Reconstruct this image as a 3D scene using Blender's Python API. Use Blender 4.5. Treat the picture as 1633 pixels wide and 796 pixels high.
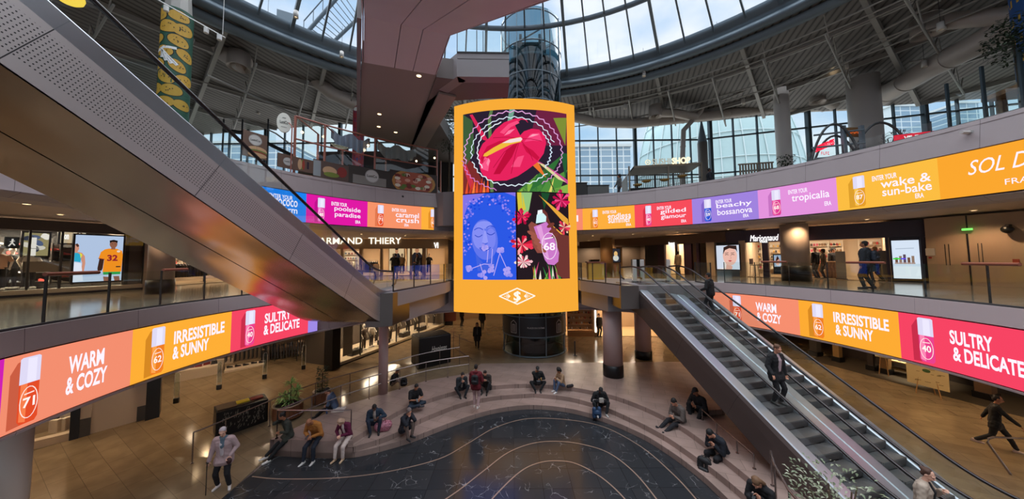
import bpy, bmesh, math, random
import numpy as np
from math import sin, cos, pi, radians, sqrt, hypot, atan2
from mathutils import Vector, Matrix
random.seed(7)
S = bpy.context.scene
COL = S.collection
for o in list(bpy.data.objects): bpy.data.objects.remove(o)
# ------------------------------------------------------------ camera, sky, exposure
F, PPX, PPY, CZ = 490.0, 816.5, 385.0, 6.5
TH, PT = radians(.5), radians(3.2)
fw = Vector((0, cos(PT), sin(PT))); U0 = Vector((0, -sin(PT), cos(PT))); X0 = Vector((1, 0, 0))
cr = cos(TH)*X0 - sin(TH)*U0; cu = sin(TH)*X0 + cos(TH)*U0
CAMP = Vector((0, 0, CZ))
cd = bpy.data.cameras.new('camera'); cam = bpy.data.objects.new('camera', cd); COL.objects.link(cam)
cd.sensor_fit = 'HORIZONTAL'; cd.sensor_width = 36; cd.lens = F*36/1633
cd.shift_x = 0; cd.shift_y = -(398-PPY)/1633
cd.clip_start = .05; cd.clip_end = 500
M3 = Matrix((cr, cu, -fw)).transposed()
cam.matrix_world = Matrix.Translation(CAMP) @ M3.to_4x4()
S.camera = cam
def ray(x, y): return fw + (x-PPX)/F*cr - (y-PPY)/F*cu
def G(x, y, z):
    d = ray(x, y); return CAMP + d*((z-CZ)/d.z)
def D(x, y, Y):
    d = ray(x, y); return CAMP + d*(Y/d.y)
def onC(x, y, C, R):       # where the view line meets a vertical cylinder
    d = ray(x, y); a = d.x**2+d.y**2; b = -2*(d.x*C[0]+d.y*C[1]); c = C[0]**2+C[1]**2-R*R
    t = (-b+sqrt(b*b-4*a*c))/(2*a); return CAMP+d*t

w = bpy.data.worlds.new('sky'); S.world = w; w.use_nodes = True
nt = w.node_tree; nt.nodes.clear()
out = nt.nodes.new('ShaderNodeOutputWorld'); bg = nt.nodes.new('ShaderNodeBackground')
tc = nt.nodes.new('ShaderNodeTexCoord'); mp = nt.nodes.new('ShaderNodeMapping'); nz = nt.nodes.new('ShaderNodeTexNoise')
rp = nt.nodes.new('ShaderNodeValToRGB')
mp.inputs['Scale'].default_value = (1.3, 1.3, 2.6); nz.inputs['Scale'].default_value = 2.2; nz.inputs['Detail'].default_value = 7
rp.color_ramp.elements[0].position = .38; rp.color_ramp.elements[0].color = (.46, .64, .87, 1)
rp.color_ramp.elements[1].position = .56; rp.color_ramp.elements[1].color = (.86, .9, .97, 1)
nt.links.new(tc.outputs['Generated'], mp.inputs[0]); nt.links.new(mp.outputs[0], nz.inputs[0])
nt.links.new(nz.outputs[0], rp.inputs[0]); nt.links.new(rp.outputs[0], bg.inputs[0]); nt.links.new(bg.outputs[0], out.inputs[0])
bg.inputs[1].default_value = .64
S.view_settings.view_transform = 'Standard'; S.view_settings.look = 'None'; S.view_settings.gamma = 1
S.view_settings.use_curve_mapping = False; S.view_settings.exposure = 0.85
S.cycles.max_bounces = 9; S.cycles.diffuse_bounces = 4; S.cycles.glossy_bounces = 4; S.cycles.transparent_max_bounces = 14
S.cycles.transmission_bounces = 4; S.cycles.sample_clamp_indirect = 4; S.cycles.caustics_reflective = False; S.cycles.caustics_refractive = False

sl = bpy.data.lights.new('overcast_daylight', 'SUN'); sl.energy = 3.7; sl.angle = radians(100); sl.color = (.93, .96, 1)
so = bpy.data.objects.new('overcast_daylight', sl); so.rotation_euler = (radians(-8), radians(4), 0); COL.objects.link(so)
def spot(name, loc, power, ang=120, col=(1, .72, .42), r=.07, rot=(0, 0, 0)):
    l = bpy.data.lights.new(name, 'SPOT'); l.energy = power; l.color = col; l.spot_size = radians(ang); l.spot_blend = .6; l.shadow_soft_size = r
    o = bpy.data.objects.new(name, l); o.location = loc; o.rotation_euler = rot; COL.objects.link(o); return o
def area(name, loc, size, power, col=(1, .78, .52), rot=(0, 0, 0), sy=None):
    l = bpy.data.lights.new(name, 'AREA'); l.energy = power; l.color = col; l.shape = 'RECTANGLE'; l.size = size; l.size_y = sy or size
    o = bpy.data.objects.new(name, l); o.location = loc; o.rotation_euler = rot; COL.objects.link(o); return o
# ------------------------------------------------------------ materials
def lin(h):
    h = h.lstrip('#'); v = [int(h[i:i+2], 16)/255 for i in (0, 2, 4)]
    return tuple(c/12.92 if c <= .04045 else ((c+.055)/1.055)**2.4 for c in v)
MC = {}
def mat(hexc, rough=.6, metal=0, spec=.5, key=None):
    k = key or (hexc, rough, metal)
    if k in MC: return MC[k]
    m = bpy.data.materials.new('paint_%s' % hexc.lstrip('#')); m.use_nodes = True
    b = m.node_tree.nodes['Principled BSDF']; b.inputs['Base Color'].default_value = (*lin(hexc), 1)
    b.inputs['Roughness'].default_value = rough; b.inputs['Metallic'].default_value = metal
    MC[k] = m; return m
def emit(hexc, s=1.0):
    k = ('e', hexc, s); s = s*.60
    if k in MC: return MC[k]
    m = bpy.data.materials.new('light_%s' % hexc.lstrip('#')); m.use_nodes = True; t = m.node_tree; t.nodes.clear()
    e = t.nodes.new('ShaderNodeEmission'); o = t.nodes.new('ShaderNodeOutputMaterial')
    e.inputs[0].default_value = (*lin(hexc), 1); e.inputs[1].default_value = s; t.links.new(e.outputs[0], o.inputs[0])
    MC[k] = m; return m
def glass(name, tint=(.9, .96, .95), refl=1.0, rough=.0):
    if name in MC: return MC[name]
    m = bpy.data.materials.new(name); m.use_nodes = True; t = m.node_tree; t.nodes.clear()
    tr = t.nodes.new('ShaderNodeBsdfTransparent'); gl = t.nodes.new('ShaderNodeBsdfGlossy'); mx = t.nodes.new('ShaderNodeMixShader')
    fr = t.nodes.new('ShaderNodeLayerWeight'); pw = t.nodes.new('ShaderNodeMath'); pw.operation = 'POWER'; pw.inputs[1].default_value = 4; ad = t.nodes.new('ShaderNodeMath'); ad.inputs[1].default_value = .06; mu = t.nodes.new('ShaderNodeMath'); o = t.nodes.new('ShaderNodeOutputMaterial')
    fr.inputs[0].default_value = .5; mu.operation = 'MULTIPLY'; mu.inputs[1].default_value = refl
    tr.inputs[0].default_value = (*tint, 1); gl.inputs[1].default_value = rough; gl.inputs[0].default_value = (1, 1, 1, 1)
    t.links.new(fr.outputs['Facing'], pw.inputs[0]); t.links.new(pw.outputs[0], ad.inputs[0]); t.links.new(ad.outputs[0], mu.inputs[0]); t.links.new(mu.outputs[0], mx.inputs[0]); t.links.new(tr.outputs[0], mx.inputs[1])
    t.links.new(gl.outputs[0], mx.inputs[2]); t.links.new(mx.outputs[0], o.inputs[0]); MC[name] = m; return m
def nodes_mat(name, build, rough=.5, metal=0):
    if name in MC: return MC[name]
    m = bpy.data.materials.new(name); m.use_nodes = True; t = m.node_tree; b = t.nodes['Principled BSDF']
    b.inputs['Roughness'].default_value = rough; b.inputs['Metallic'].default_value = metal
    build(t, b); MC[name] = m; return m
def nn(t, ty, **kw):
    n = t.nodes.new(ty)
    for k, v in kw.items():
        if k in n.inputs.keys(): n.inputs[k].default_value = v
        else: setattr(n, k, v)
    return n
def ramp(t, src, stops):
    r = t.nodes.new('ShaderNodeValToRGB'); e = r.color_ramp.elements
    while len(e) < len(stops): e.new(.5)
    for i, (p, c) in enumerate(stops): e[i].position = p; e[i].color = (*c, 1) if len(c) == 3 else c
    t.links.new(src, r.inputs[0]); return r.outputs[0]
def objco(t, sc=(1, 1, 1), rot=(0, 0, 0)):
    c = t.nodes.new('ShaderNodeTexCoord'); m = t.nodes.new('ShaderNodeMapping'); m.inputs['Scale'].default_value = sc
    m.inputs['Rotation'].default_value = rot
    t.links.new(c.outputs['Object'], m.inputs[0]); return m.outputs[0]
def tiles(c1, c2, mortar, w_, h_, rot=0, msz=.008, noise=.25):
    def f(t, b):
        br = nn(t, 'ShaderNodeTexBrick'); co = objco(t, rot=(0, 0, rot)); t.links.new(co, br.inputs['Vector'])
        br.inputs['Color1'].default_value = (*c1, 1); br.inputs['Color2'].default_value = (*c2, 1); br.inputs['Mortar'].default_value = (*mortar, 1)
        br.inputs['Scale'].default_value = 1; br.inputs['Brick Width'].default_value = w_; br.inputs['Row Height'].default_value = h_
        br.inputs['Mortar Size'].default_value = msz; br.inputs['Bias'].default_value = 0
        n = nn(t, 'ShaderNodeTexNoise'); n.inputs['Scale'].default_value = 1.7; n.inputs['Detail'].default_value = 8; t.links.new(co, n.inputs['Vector'])
        mx = nn(t, 'ShaderNodeMixRGB', blend_type='MULTIPLY'); mx.inputs[0].default_value = 1
        r = ramp(t, n.outputs[0], [(.3, (1-noise,)*3), (.7, (1+.0,)*3)])
        t.links.new(br.outputs[0], mx.inputs[1]); t.links.new(r, mx.inputs[2]); t.links.new(mx.outputs[0], b.inputs['Base Color'])
    return f
M_floor = nodes_mat('polished_beige_stone_tiles', tiles((.25, .18, .11), (.21, .15, .092), (.15, .11, .07), 1.2, .6, .5), .14)
M_floor1 = nodes_mat('upper_floor_stone_tiles', tiles((.30, .25, .19), (.24, .2, .15), (.12, .1, .07), 1.2, .6, .3), .12)
M_step = nodes_mat('pink_stone_paving', tiles((.35, .245, .21), (.29, .205, .175), (.16, .11, .09), 1.1, .55, .35), .38)
def marble(t, b):
    co = objco(t)
    n = nn(t, 'ShaderNodeTexNoise'); n.inputs['Scale'].default_value = 1.1; n.inputs['Detail'].default_value = 4; t.links.new(co, n.inputs['Vector'])
    ad = nn(t, 'ShaderNodeMixRGB', blend_type='ADD'); ad.inputs[0].default_value = .9; t.links.new(co, ad.inputs[1]); t.links.new(n.outputs[1], ad.inputs[2])
    v = nn(t, 'ShaderNodeTexVoronoi', feature='DISTANCE_TO_EDGE'); v.inputs['Scale'].default_value = 2.3; t.links.new(ad.outputs[0], v.inputs['Vector'])
    n2 = nn(t, 'ShaderNodeTexNoise'); n2.inputs['Scale'].default_value = 2.3; n2.inputs['Detail'].default_value = 3; t.links.new(co, n2.inputs['Vector'])
    l1 = ramp(t, v.outputs['Distance'], [(0, (1,)*3), (.02, (.0,)*3)]); l2 = ramp(t, n2.outputs[0], [(.53, (0,)*3), (.68, (1,)*3)])
    mu = nn(t, 'ShaderNodeMixRGB', blend_type='MULTIPLY'); mu.inputs[0].default_value = 1; t.links.new(l1, mu.inputs[1]); t.links.new(l2, mu.inputs[2])
    br = nn(t, 'ShaderNodeTexBrick'); t.links.new(co, br.inputs['Vector']); br.inputs['Scale'].default_value = 1
    br.inputs['Color1'].default_value = (.022, .024, .028, 1); br.inputs['Color2'].default_value = (.03, .031, .034, 1); br.inputs['Mortar'].default_value = (.008, .008, .009, 1)
    br.inputs['Brick Width'].default_value = .9; br.inputs['Row Height'].default_value = .9; br.inputs['Mortar Size'].default_value = .006; br.offset = 0
    mx = nn(t, 'ShaderNodeMixRGB'); t.links.new(mu.outputs[0], mx.inputs[0]); t.links.new(br.outputs[0], mx.inputs[1]); mx.inputs[2].default_value = (.3, .3, .31, 1)
    t.links.new(mx.outputs[0], b.inputs['Base Color'])
M_marble = nodes_mat('black_veined_marble', marble, .15)
M_marble.node_tree.nodes['Principled BSDF'].inputs['IOR'].default_value = 1.42
def panel_seams(col, seam, w_, h_, uv=True, ms=.006):
    def f(t, b):
        c = t.nodes.new('ShaderNodeTexCoord'); br = nn(t, 'ShaderNodeTexBrick'); t.links.new(c.outputs['UV' if uv else 'Object'], br.inputs['Vector']); br.offset = 0
        br.inputs['Color1'].default_value = (*col, 1); br.inputs['Color2'].default_value = (*[x*.97 for x in col], 1); br.inputs['Mortar'].default_value = (*seam, 1)
        br.inputs['Scale'].default_value = 1; br.inputs['Brick Width'].default_value = w_; br.inputs['Row Height'].default_value = h_; br.inputs['Mortar Size'].default_value = ms
        t.links.new(br.outputs[0], b.inputs['Base Color'])
    return f
M_fascia = nodes_mat('grey_mauve_fascia_panel', panel_seams((.40, .335, .335), (.12, .1, .1), 2.4, 50), .55)
M_fascia1 = nodes_mat('mauve_gallery_fascia', panel_seams((.56, .46, .46), (.15, .12, .12), 2.4, 50), .5)  # lighter copy of the fascia colour, making up for weak light on this ring
M_white = nodes_mat('pale_panel', panel_seams((.5, .46, .45), (.25, .22, .22), 1.8, 50), .45)
M_ceil = mat('#c4b6ac', .7)
M_clad = nodes_mat('champagne_metal_cladding', panel_seams((.5, .42, .36), (.12, .1, .09), 2.6, 50), .3, .85)
def perf(t, b):
    c = t.nodes.new('ShaderNodeTexCoord'); sx = t.nodes.new('ShaderNodeSeparateXYZ'); t.links.new(c.outputs['UV'], sx.inputs[0])
    def m(op, a, v=None):
        n = t.nodes.new('ShaderNodeMath'); n.operation = op
        for i, q in enumerate((a, v)):
            if q is None: continue
            if isinstance(q, (int, float)): n.inputs[i].default_value = q
            else: t.links.new(q, n.inputs[i])
        return n.outputs[0]
    P = .05
    def cell(s): return m('SUBTRACT', m('FRACT', m('DIVIDE', s, P)), .5)
    fx, fy = cell(sx.outputs[0]), cell(sx.outputs[1])
    r = m('SQRT', m('ADD', m('MULTIPLY', fx, fx), m('MULTIPLY', fy, fy)))
    dot = m('LESS_THAN', r, .2)
    band = m('MULTIPLY', m('GREATER_THAN', sx.outputs[1], .38), m('LESS_THAN', sx.outputs[1], .95))
    dd = m('MULTIPLY', dot, band)
    seam = m('LESS_THAN', m('ABSOLUTE', m('SUBTRACT', m('FRACT', m('DIVIDE', sx.outputs[0], 2.6)), .5)), .0025)
    tot = m('MAXIMUM', dd, seam)
    mx = nn(t, 'ShaderNodeMixRGB'); t.links.new(tot, mx.inputs[0]); mx.inputs[1].default_value = (.40, .36, .35, 1); mx.inputs[2].default_value = (.03, .028, .03, 1)
    t.links.new(mx.outputs[0], b.inputs['Base Color'])
M_perf = nodes_mat('perforated_metal_side', perf, .42, .55)
def under(t, b):
    n = nn(t, 'ShaderNodeTexNoise'); n.inputs['Scale'].default_value = .45; n.inputs['Detail'].default_value = 1
    t.links.new(objco(t), n.inputs['Vector']); bp = nn(t, 'ShaderNodeBump'); bp.inputs['Strength'].default_value = .5; bp.inputs['Distance'].default_value = .35
    t.links.new(n.outputs[0], bp.inputs['Height']); t.links.new(bp.outputs[0], b.inputs['Normal'])
    b.inputs['Base Color'].default_value = (.42, .34, .28, 1)
M_under = nodes_mat('satin_steel_underside', under, .26, .95)
def underpink(t, b):
    under(t, b); b.inputs['Base Color'].default_value = (.66, .58, .60, 1)
M_under2 = nodes_mat('pinkish_panel_underside', underpink, .5, .08)
def deck(t, b):
    w_ = nn(t, 'ShaderNodeTexWave'); w_.inputs['Scale'].default_value = .9; t.links.new(objco(t, rot=(0, 0, .35)), w_.inputs['Vector'])
    r = ramp(t, w_.outputs[0], [(.0, (.07, .065, .06)), (.3, (.19, .175, .165)), (1, (.23, .21, .2))]); t.links.new(r, b.inputs['Base Color'])
M_deck = nodes_mat('corrugated_roof_deck', deck, .6, .2)
M_steel = mat('#6d7a83', .45, .2); M_steelL = mat('#a09c96', .5, .2); M_dark = mat('#1c1a1b', .45); M_black = mat('#0c0c0e', .35)
M_duct = mat('#b4aaa2', .5, .2); M_mull = mat('#3a464d', .4, .4)
M_pillar = mat('#a8978f', .4); M_rail = mat('#9a8f8c', .25, .9); M_hrail = mat('#1a1212', .25)
M_glass = glass('balustrade_glass', (.86, .93, .91), 1.0); M_fglass = glass('facade_glass', (.80, .9, .92), .6)
M_sglass = glass('skylight_glass', (.93, .96, .98), .5); M_lift = glass('lift_glass', (.17, .30, .35), 1.1); M_shop = glass('shop_window_glass', (.93, .93, .9), 1.1)
M_wood = nodes_mat('warm_wood', lambda t, b: (lambda wv: t.links.new(ramp(t, wv.outputs[0], [(0, (.25, .12, .05)), (1, (.42, .22, .1))]), b.inputs['Base Color']))(
    (lambda n: (n.inputs['Scale'].__setattr__('default_value', 3), n.inputs['Distortion'].__setattr__('default_value', 4), t.links.new(objco(t), n.inputs['Vector']), n)[-1])(t.nodes.new('ShaderNodeTexWave'))), .4)
# ------------------------------------------------------------ mesh builder
class MB:
    def __init__(s): s.v = []; s.f = []; s.m = []; s.sm = []; s.uv = {}
    def add(s, vs, fs, mi=0, smooth=False, uvs=None):
        o = len(s.v); s.v += [tuple(v) for v in vs]
        for k, f in enumerate(fs):
            s.f.append(tuple(o+i for i in f)); s.m.append(mi); s.sm.append(smooth)
            if uvs: s.uv[len(s.f)-1] = [uvs[i] for i in f]
        return s
    def box(s, c, sz, rz=0, mi=0, bev=0):
        hx, hy, hz = sz[0]/2, sz[1]/2, sz[2]/2; ca, sa = cos(rz), sin(rz); vs = []
        if bev:
            b = bev
            for z, k in ((-hz, b), (-hz+b, 0), (hz-b, 0), (hz, b)):
                for x, y in ((-hx+b, -hy+k), (hx-b, -hy+k), (hx-k, -hy+b), (hx-k, hy-b), (hx-b, hy-k), (-hx+b, hy-k), (-hx+k, hy-b), (-hx+k, -hy+b)):
                    vs.append((c[0]+x*ca-y*sa, c[1]+x*sa+y*ca, c[2]+z))
            fs = [tuple(range(7, -1, -1)), tuple(range(24, 32))]
            for r in range(3):
                for i in range(8): j = (i+1) % 8; fs.append((r*8+i, r*8+j, r*8+8+j, r*8+8+i))
            return s.add(vs, fs, mi)
        for z in (-hz, hz):
            for x, y in ((-hx, -hy), (hx, -hy), (hx, hy), (-hx, hy)): vs.append((c[0]+x*ca-y*sa, c[1]+x*sa+y*ca, c[2]+z))
        return s.add(vs, [(3, 2, 1, 0), (4, 5, 6, 7), (0, 1, 5, 4), (1, 2, 6, 5), (2, 3, 7, 6), (3, 0, 4, 7)], mi)
    def cyl(s, p0, p1, r0, r1=None, n=16, mi=0, smooth=True, caps=True):
        r1 = r0 if r1 is None else r1; p0, p1 = Vector(p0), Vector(p1); d = (p1-p0)
        if d.length < 1e-6: return s
        q = d.to_track_quat('Z', 'Y'); a, b = q @ Vector((1, 0, 0)), q @ Vector((0, 1, 0)); vs = []
        for p, r in ((p0, r0), (p1, r1)):
            for i in range(n): t = 2*pi*i/n; vs.append(p+a*(r*cos(t))+b*(r*sin(t)))
        s.add(vs, [(i, (i+1) % n, n+(i+1) % n, n+i) for i in range(n)], mi, smooth)
        if caps: s.add(vs[:n], [tuple(range(n-1, -1, -1))], mi); s.add(vs[n:], [tuple(range(n))], mi)
        return s
    def tube(s, pts, r, n=8, mi=0, closed=False):
        pts = [Vector(p) for p in pts]; N = len(pts); rings = []; up = Vector((0, 0, 1))
        for i, p in enumerate(pts):
            a = pts[i-1] if (i > 0 or closed) else p; b = pts[(i+1) % N] if (i < N-1 or closed) else p
            d = (b-a).normalized(); x = d.cross(up)
            if x.length < 1e-3: x = Vector((1, 0, 0))
            x.normalize(); y = x.cross(d); rr = r[i] if isinstance(r, (list, tuple)) else r
            rings.append([p+x*(rr*cos(2*pi*k/n))+y*(rr*sin(2*pi*k/n)) for k in range(n)])
        vs = [v for q in rings for v in q]; fs = []
        for i in range(N if closed else N-1):
            j = (i+1) % N
            for k in range(n): fs.append((i*n+k, i*n+(k+1) % n, j*n+(k+1) % n, j*n+k))
        s.add(vs, fs, mi, True)
        if not closed: s.add(rings[0], [tuple(range(n))], mi); s.add(rings[-1], [tuple(range(n-1, -1, -1))], mi)
        return s
    def lathe(s, c, prof, n=24, mi=0, a0=0, a1=2*pi, smooth=True, uvh=False):
        full = abs(a1-a0-2*pi) < 1e-6; m = n if full else n+1; vs = []; uvs = []
        h = 0
        for j, (r, z) in enumerate(prof):
            if j: h += hypot(r-prof[j-1][0], z-prof[j-1][1])
            for i in range(m): t = a0+(a1-a0)*i/n; vs.append((c[0]+r*cos(t), c[1]+r*sin(t), c[2]+z)); uvs.append((t*prof[0][0], h))
        fs = []
        for j in range(len(prof)-1):
            for i in range(n): k = (i+1) % m; fs.append((j*m+i, j*m+k, (j+1)*m+k, (j+1)*m+i))
        return s.add(vs, fs, mi, smooth, uvs)
    def prism(s, poly, z0, z1, mi=0, top=True, bot=True):
        n = len(poly); vs = [(p[0], p[1], z0) for p in poly]+[(p[0], p[1], z1) for p in poly]
        s.add(vs, [(i, (i+1) % n, n+(i+1) % n, n+i) for i in range(n)], mi)
        if top: s.add(vs[n:], [tuple(range(n))], mi)
        if bot: s.add(vs[:n], [tuple(range(n-1, -1, -1))], mi)
        return s
    def sphere(s, c, r, n=12, m=8, mi=0):
        r = r if isinstance(r, (tuple, list)) else (r, r, r); vs = []
        for j in range(m+1):
            a = pi*j/m
            for i in range(n): t = 2*pi*i/n; vs.append((c[0]+r[0]*sin(a)*cos(t), c[1]+r[1]*sin(a)*sin(t), c[2]-r[2]*cos(a)))
        return s.add(vs, [(j*n+i, j*n+(i+1) % n, (j+1)*n+(i+1) % n, (j+1)*n+i) for j in range(m) for i in range(n)], mi, True)
    def mesh(s, name, mats):
        me = bpy.data.meshes.new(name); me.from_pydata(s.v, [], s.f)
        for m in (mats if isinstance(mats, (list, tuple)) else [mats]): me.materials.append(m)
        me.polygons.foreach_set('material_index', s.m); me.polygons.foreach_set('use_smooth', s.sm)
        if s.uv:
            ul = me.uv_layers.new(name='UVMap')
            for fi, us in s.uv.items():
                p = me.polygons[fi]
                for k, li in enumerate(p.loop_indices): ul.data[li].uv = us[k]
        me.update(); return me
def obj(name, mb, mats, parent=None, **k):
    me = mb.mesh(name, mats) if isinstance(mb, MB) else mb
    o = bpy.data.objects.new(name, me); COL.objects.link(o)
    if parent is not None:
        o.parent = parent
    if k: tag(o, **k)
    return o
def objw(name, mb, mats, parent):     # a part whose shape was laid out in world coordinates
    o = obj(name, mb, mats, parent)
    if parent.parent is None:
        o.matrix_parent_inverse = (Matrix.Translation(parent.location) @ Matrix.Rotation(parent.rotation_euler[2], 4, 'Z')).inverted()
    return o
def tag(o, label=None, cat=None, group=None, kind=None):
    if label: o['label'] = label
    if cat: o['category'] = cat
    if group: o['group'] = group
    if kind: o['kind'] = kind
    return o
def thing(name, label, cat, loc=(0, 0, 0), rz=0, group=None):
    o = bpy.data.objects.new(name, None); COL.objects.link(o); o.location = loc; o.rotation_euler = (0, 0, rz); o.empty_display_size = .1
    return tag(o, label, cat, group)
def struct(name, mb, mats, **k):
    o = obj(name, mb, mats); o['kind'] = 'structure'; return tag(o, **k)
def kids(o): return [c for c in COL.objects if c.parent == o]
def dup(o, loc=None, rz=None, parent=None, **k):
    c = o.copy(); COL.objects.link(c)
    if parent is not None: c.parent = parent
    if loc is not None: c.location = loc
    if rz is not None: c.rotation_euler = (0, 0, rz)
    for ch in CH.get(o.name, None) or kids(o): dup(ch, parent=c)
    return tag(c, **k)
CH = {}
def loc3(p, z=None): return (p[0], p[1], p[2] if z is None else z)
def wp(o, x, y, z=0):       # local to world for a thing placed with rz
    a = o.rotation_euler[2]; return (o.location[0]+x*cos(a)-y*sin(a), o.location[1]+x*sin(a)+y*cos(a), o.location[2]+z)
# ------------------------------------------------------------ flat pictures and lettering
TXT = {}
def text2d(body, bold=0.0, shear=0.0):
    k = (body, bold, shear)
    if k in TXT: return TXT[k]
    c = bpy.data.curves.new('t', 'FONT'); c.body = body; c.size = 1; c.offset = bold; c.shear = shear; c.resolution_u = 3; c.fill_mode = 'BOTH'
    o = bpy.data.objects.new('t', c); COL.objects.link(o); dg = bpy.context.evaluated_depsgraph_get(); dg.update()
    me = bpy.data.meshes.new_from_object(o.evaluated_get(dg), depsgraph=dg)
    vs = [(v.co.x, v.co.y) for v in me.vertices]; fs = [tuple(p.vertices) for p in me.polygons]
    bpy.data.objects.remove(o); bpy.data.meshes.remove(me)
    x0, x1 = min(v[0] for v in vs), max(v[0] for v in vs); y0, y1 = min(v[1] for v in vs), max(v[1] for v in vs)
    TXT[k] = ([((x-x0)/(x1-x0), (y-y0)/(y1-y0)) for x, y in vs], fs, (x1-x0), (y1-y0)); return TXT[k]
def scribble(pc, x0, y0, x1, y1, c, lay=3, n=7):      # lettering too small to read
    for i in range(n):
        x = x0+(x1-x0)*(i+.5)/n; w_ = (x1-x0)/n*.32; h = y1-y0; pc.rect(x-w_, y0, x-w_*.3, y1, c, lay)
        if i % 3 != 1: pc.rect(x-w_, y1-h*.22, x+w_, y1, c, lay)
        if i % 2: pc.rect(x-w_, y0, x+w_, y0+h*.22, c, lay)
        else: pc.rect(x-w_, y0+h*.4, x+w_*.8, y0+h*.6, c, lay)
class Pic:
    """flat artwork in its own plane: x to the right, y up, lay = order of the layers"""
    def __init__(s): s.p = []; s.cols = []
    def ci(s, c):
        if c not in s.cols: s.cols.append(c)
        return s.cols.index(c)
    def poly(s, pts, c, lay=1): s.p.append((list(pts), [tuple(range(len(pts)))], s.ci(c), lay)); return s
    def rect(s, x0, y0, x1, y1, c, lay=1): return s.poly([(x0, y0), (x1, y0), (x1, y1), (x0, y1)], c, lay)
    def ell(s, cx, cy, rx, ry, c, lay=1, n=20, rot=0):
        return s.poly([(cx+rx*cos(t)*cos(rot)-ry*sin(t)*sin(rot), cy+rx*cos(t)*sin(rot)+ry*sin(t)*cos(rot)) for t in [2*pi*i/n for i in range(n)]], c, lay)
    def line(s, pts, wd, c, lay=1, closed=False):
        n = len(pts)
        for i in range(n if closed else n-1):
            (x0, y0), (x1, y1) = pts[i], pts[(i+1) % n]; L = hypot(x1-x0, y1-y0) or 1; ex, ey = (x1-x0)/L*wd*.3, (y1-y0)/L*wd*.3; nx, ny = -(y1-y0)/L*wd/2, (x1-x0)/L*wd/2
            s.poly([(x0-ex+nx, y0-ey+ny), (x0-ex-nx, y0-ey-ny), (x1+ex-nx, y1+ey-ny), (x1+ex+nx, y1+ey+ny)], c, lay)
        return s
    def ring(s, cx, cy, rx, ry, wd, c, lay=1, n=24): return s.line([(cx+rx*cos(2*pi*i/n), cy+ry*sin(2*pi*i/n)) for i in range(n)], wd, c, lay, True)
    def text(s, body, x0, y0, x1, y1, c, lay=3, bold=.0, shear=0, skew=0):
        vs, fs, _, _ = text2d(body, bold, shear)
        s.p.append(([(x0+(x1-x0)*a, y0+(y1-y0)*b+skew*a) for a, b in vs], fs, s.ci(c), lay)); return s
    def build(s, name, mapf, parent=None, cut=None, mk=emit, step=.004, clip=None):
        bm = bmesh.new()
        for pts, fs, ci, lay in s.p:
            vv = [bm.verts.new((x, y, lay*step)) for x, y in pts]
            for f in fs:
                try: fc = bm.faces.new([vv[i] for i in f]); fc.material_index = ci
                except ValueError: pass
        if clip:
            for co, no in (((clip[0], 0, 0), (-1, 0, 0)), ((clip[2], 0, 0), (1, 0, 0)), ((0, clip[1], 0), (0, -1, 0)), ((0, clip[3], 0), (0, 1, 0))):
                bmesh.ops.bisect_plane(bm, geom=bm.verts[:]+bm.edges[:]+bm.faces[:], plane_co=co, plane_no=no, clear_outer=True)
        if cut:
            xs = [v.co.x for v in bm.verts]; x = min(xs)+cut
            while x < max(xs):
                bmesh.ops.bisect_plane(bm, geom=bm.verts[:]+bm.edges[:]+bm.faces[:], plane_co=(x, 0, 0), plane_no=(1, 0, 0)); x += cut
        bmesh.ops.triangulate(bm, faces=[f for f in bm.faces if len(f.verts) > 4])
        for v in bm.verts: v.co = Vector(mapf(v.co.x, v.co.y, v.co.z))
        me = bpy.data.meshes.new(name); bm.to_mesh(me); bm.free()
        for c in s.cols: me.materials.append(mk(c) if isinstance(c, str) else c)
        return objw(name, me, None, parent) if parent is not None else obj(name, me, None)
def plane_map(org, xd, up=(0, 0, 1)):
    org, xd, up = Vector(org), Vector(xd).normalized(), Vector(up).normalized(); n = xd.cross(up)
    return lambda x, y, l: org+xd*x+up*y+n*l      # n points to the viewer when xd runs to the viewer's right
matte = lambda c: mat(c, .6)
# ------------------------------------------------------------ the building: levels round the atrium
C1, R1 = (1.1, 9.9), 11.73
C2, R2 = (1.17, 7.55), 14.36
C1H = (C1[0], C1[1], 0); C2H = (C2[0], C2[1], 0)
def arc(C, R, a0, a1, n=24): return [(C[0]+R*cos(a0+(a1-a0)*i/n), C[1]+R*sin(a0+(a1-a0)*i/n)) for i in range(n+1)]
def ang(C, p): return atan2(p[1]-C[1], p[0]-C[0])
# plaza: marble, three curved steps, platform
Medge = [(-8.75, 11.6), (-8.0, 11.53), (-7.1, 11.45), (-6.3, 11.42), (-5.6, 11.5), (-4.7, 11.9), (-3.86, 12.42), (-2.64, 13.42), (-1.1, 14.42), (.63, 14.88), (2.36, 14.6), (3.84, 13.74), (4.99, 12.5), (5.5, 11.55), (5.85, 10.6), (6.05, 9.65), (6.15, 8), (6.0, 5), (5.6, 0), (5.2, -4)]
E1 = [(-5.75, 11.43), (-4.95, 11.95), (-4.4, 12.5), (-4.1, 13.1), (-3.4, 13.85), (-2.42, 14.7), (-1.0, 15.35), (.7, 15.62), (1.27, 15.6), (2.7, 15.2), (4.0, 14.3), (4.85, 13.3), (5.6, 12.1), (6.05, 10.9), (6.4, 9.6), (6.55, 8), (6.4, 5), (6.0, 0), (5.6, -4)]
E0 = [(-5.95, 11.41), (-5.6, 12.2), (-5.2, 13.1), (-4.75, 13.9), (-4.01, 14.66), (-2.9, 15.5), (-1.9, 15.92), (-.5, 16.22), (1.0, 16.3), (2.6, 16.0), (4.28, 15.2), (5.25, 14.35), (6.05, 13.2), (6.55, 11.9), (6.8, 10.4), (6.95, 9.0), (6.95, 7.5), (6.8, 5), (6.4, 0), (6.0, -4)]
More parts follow.
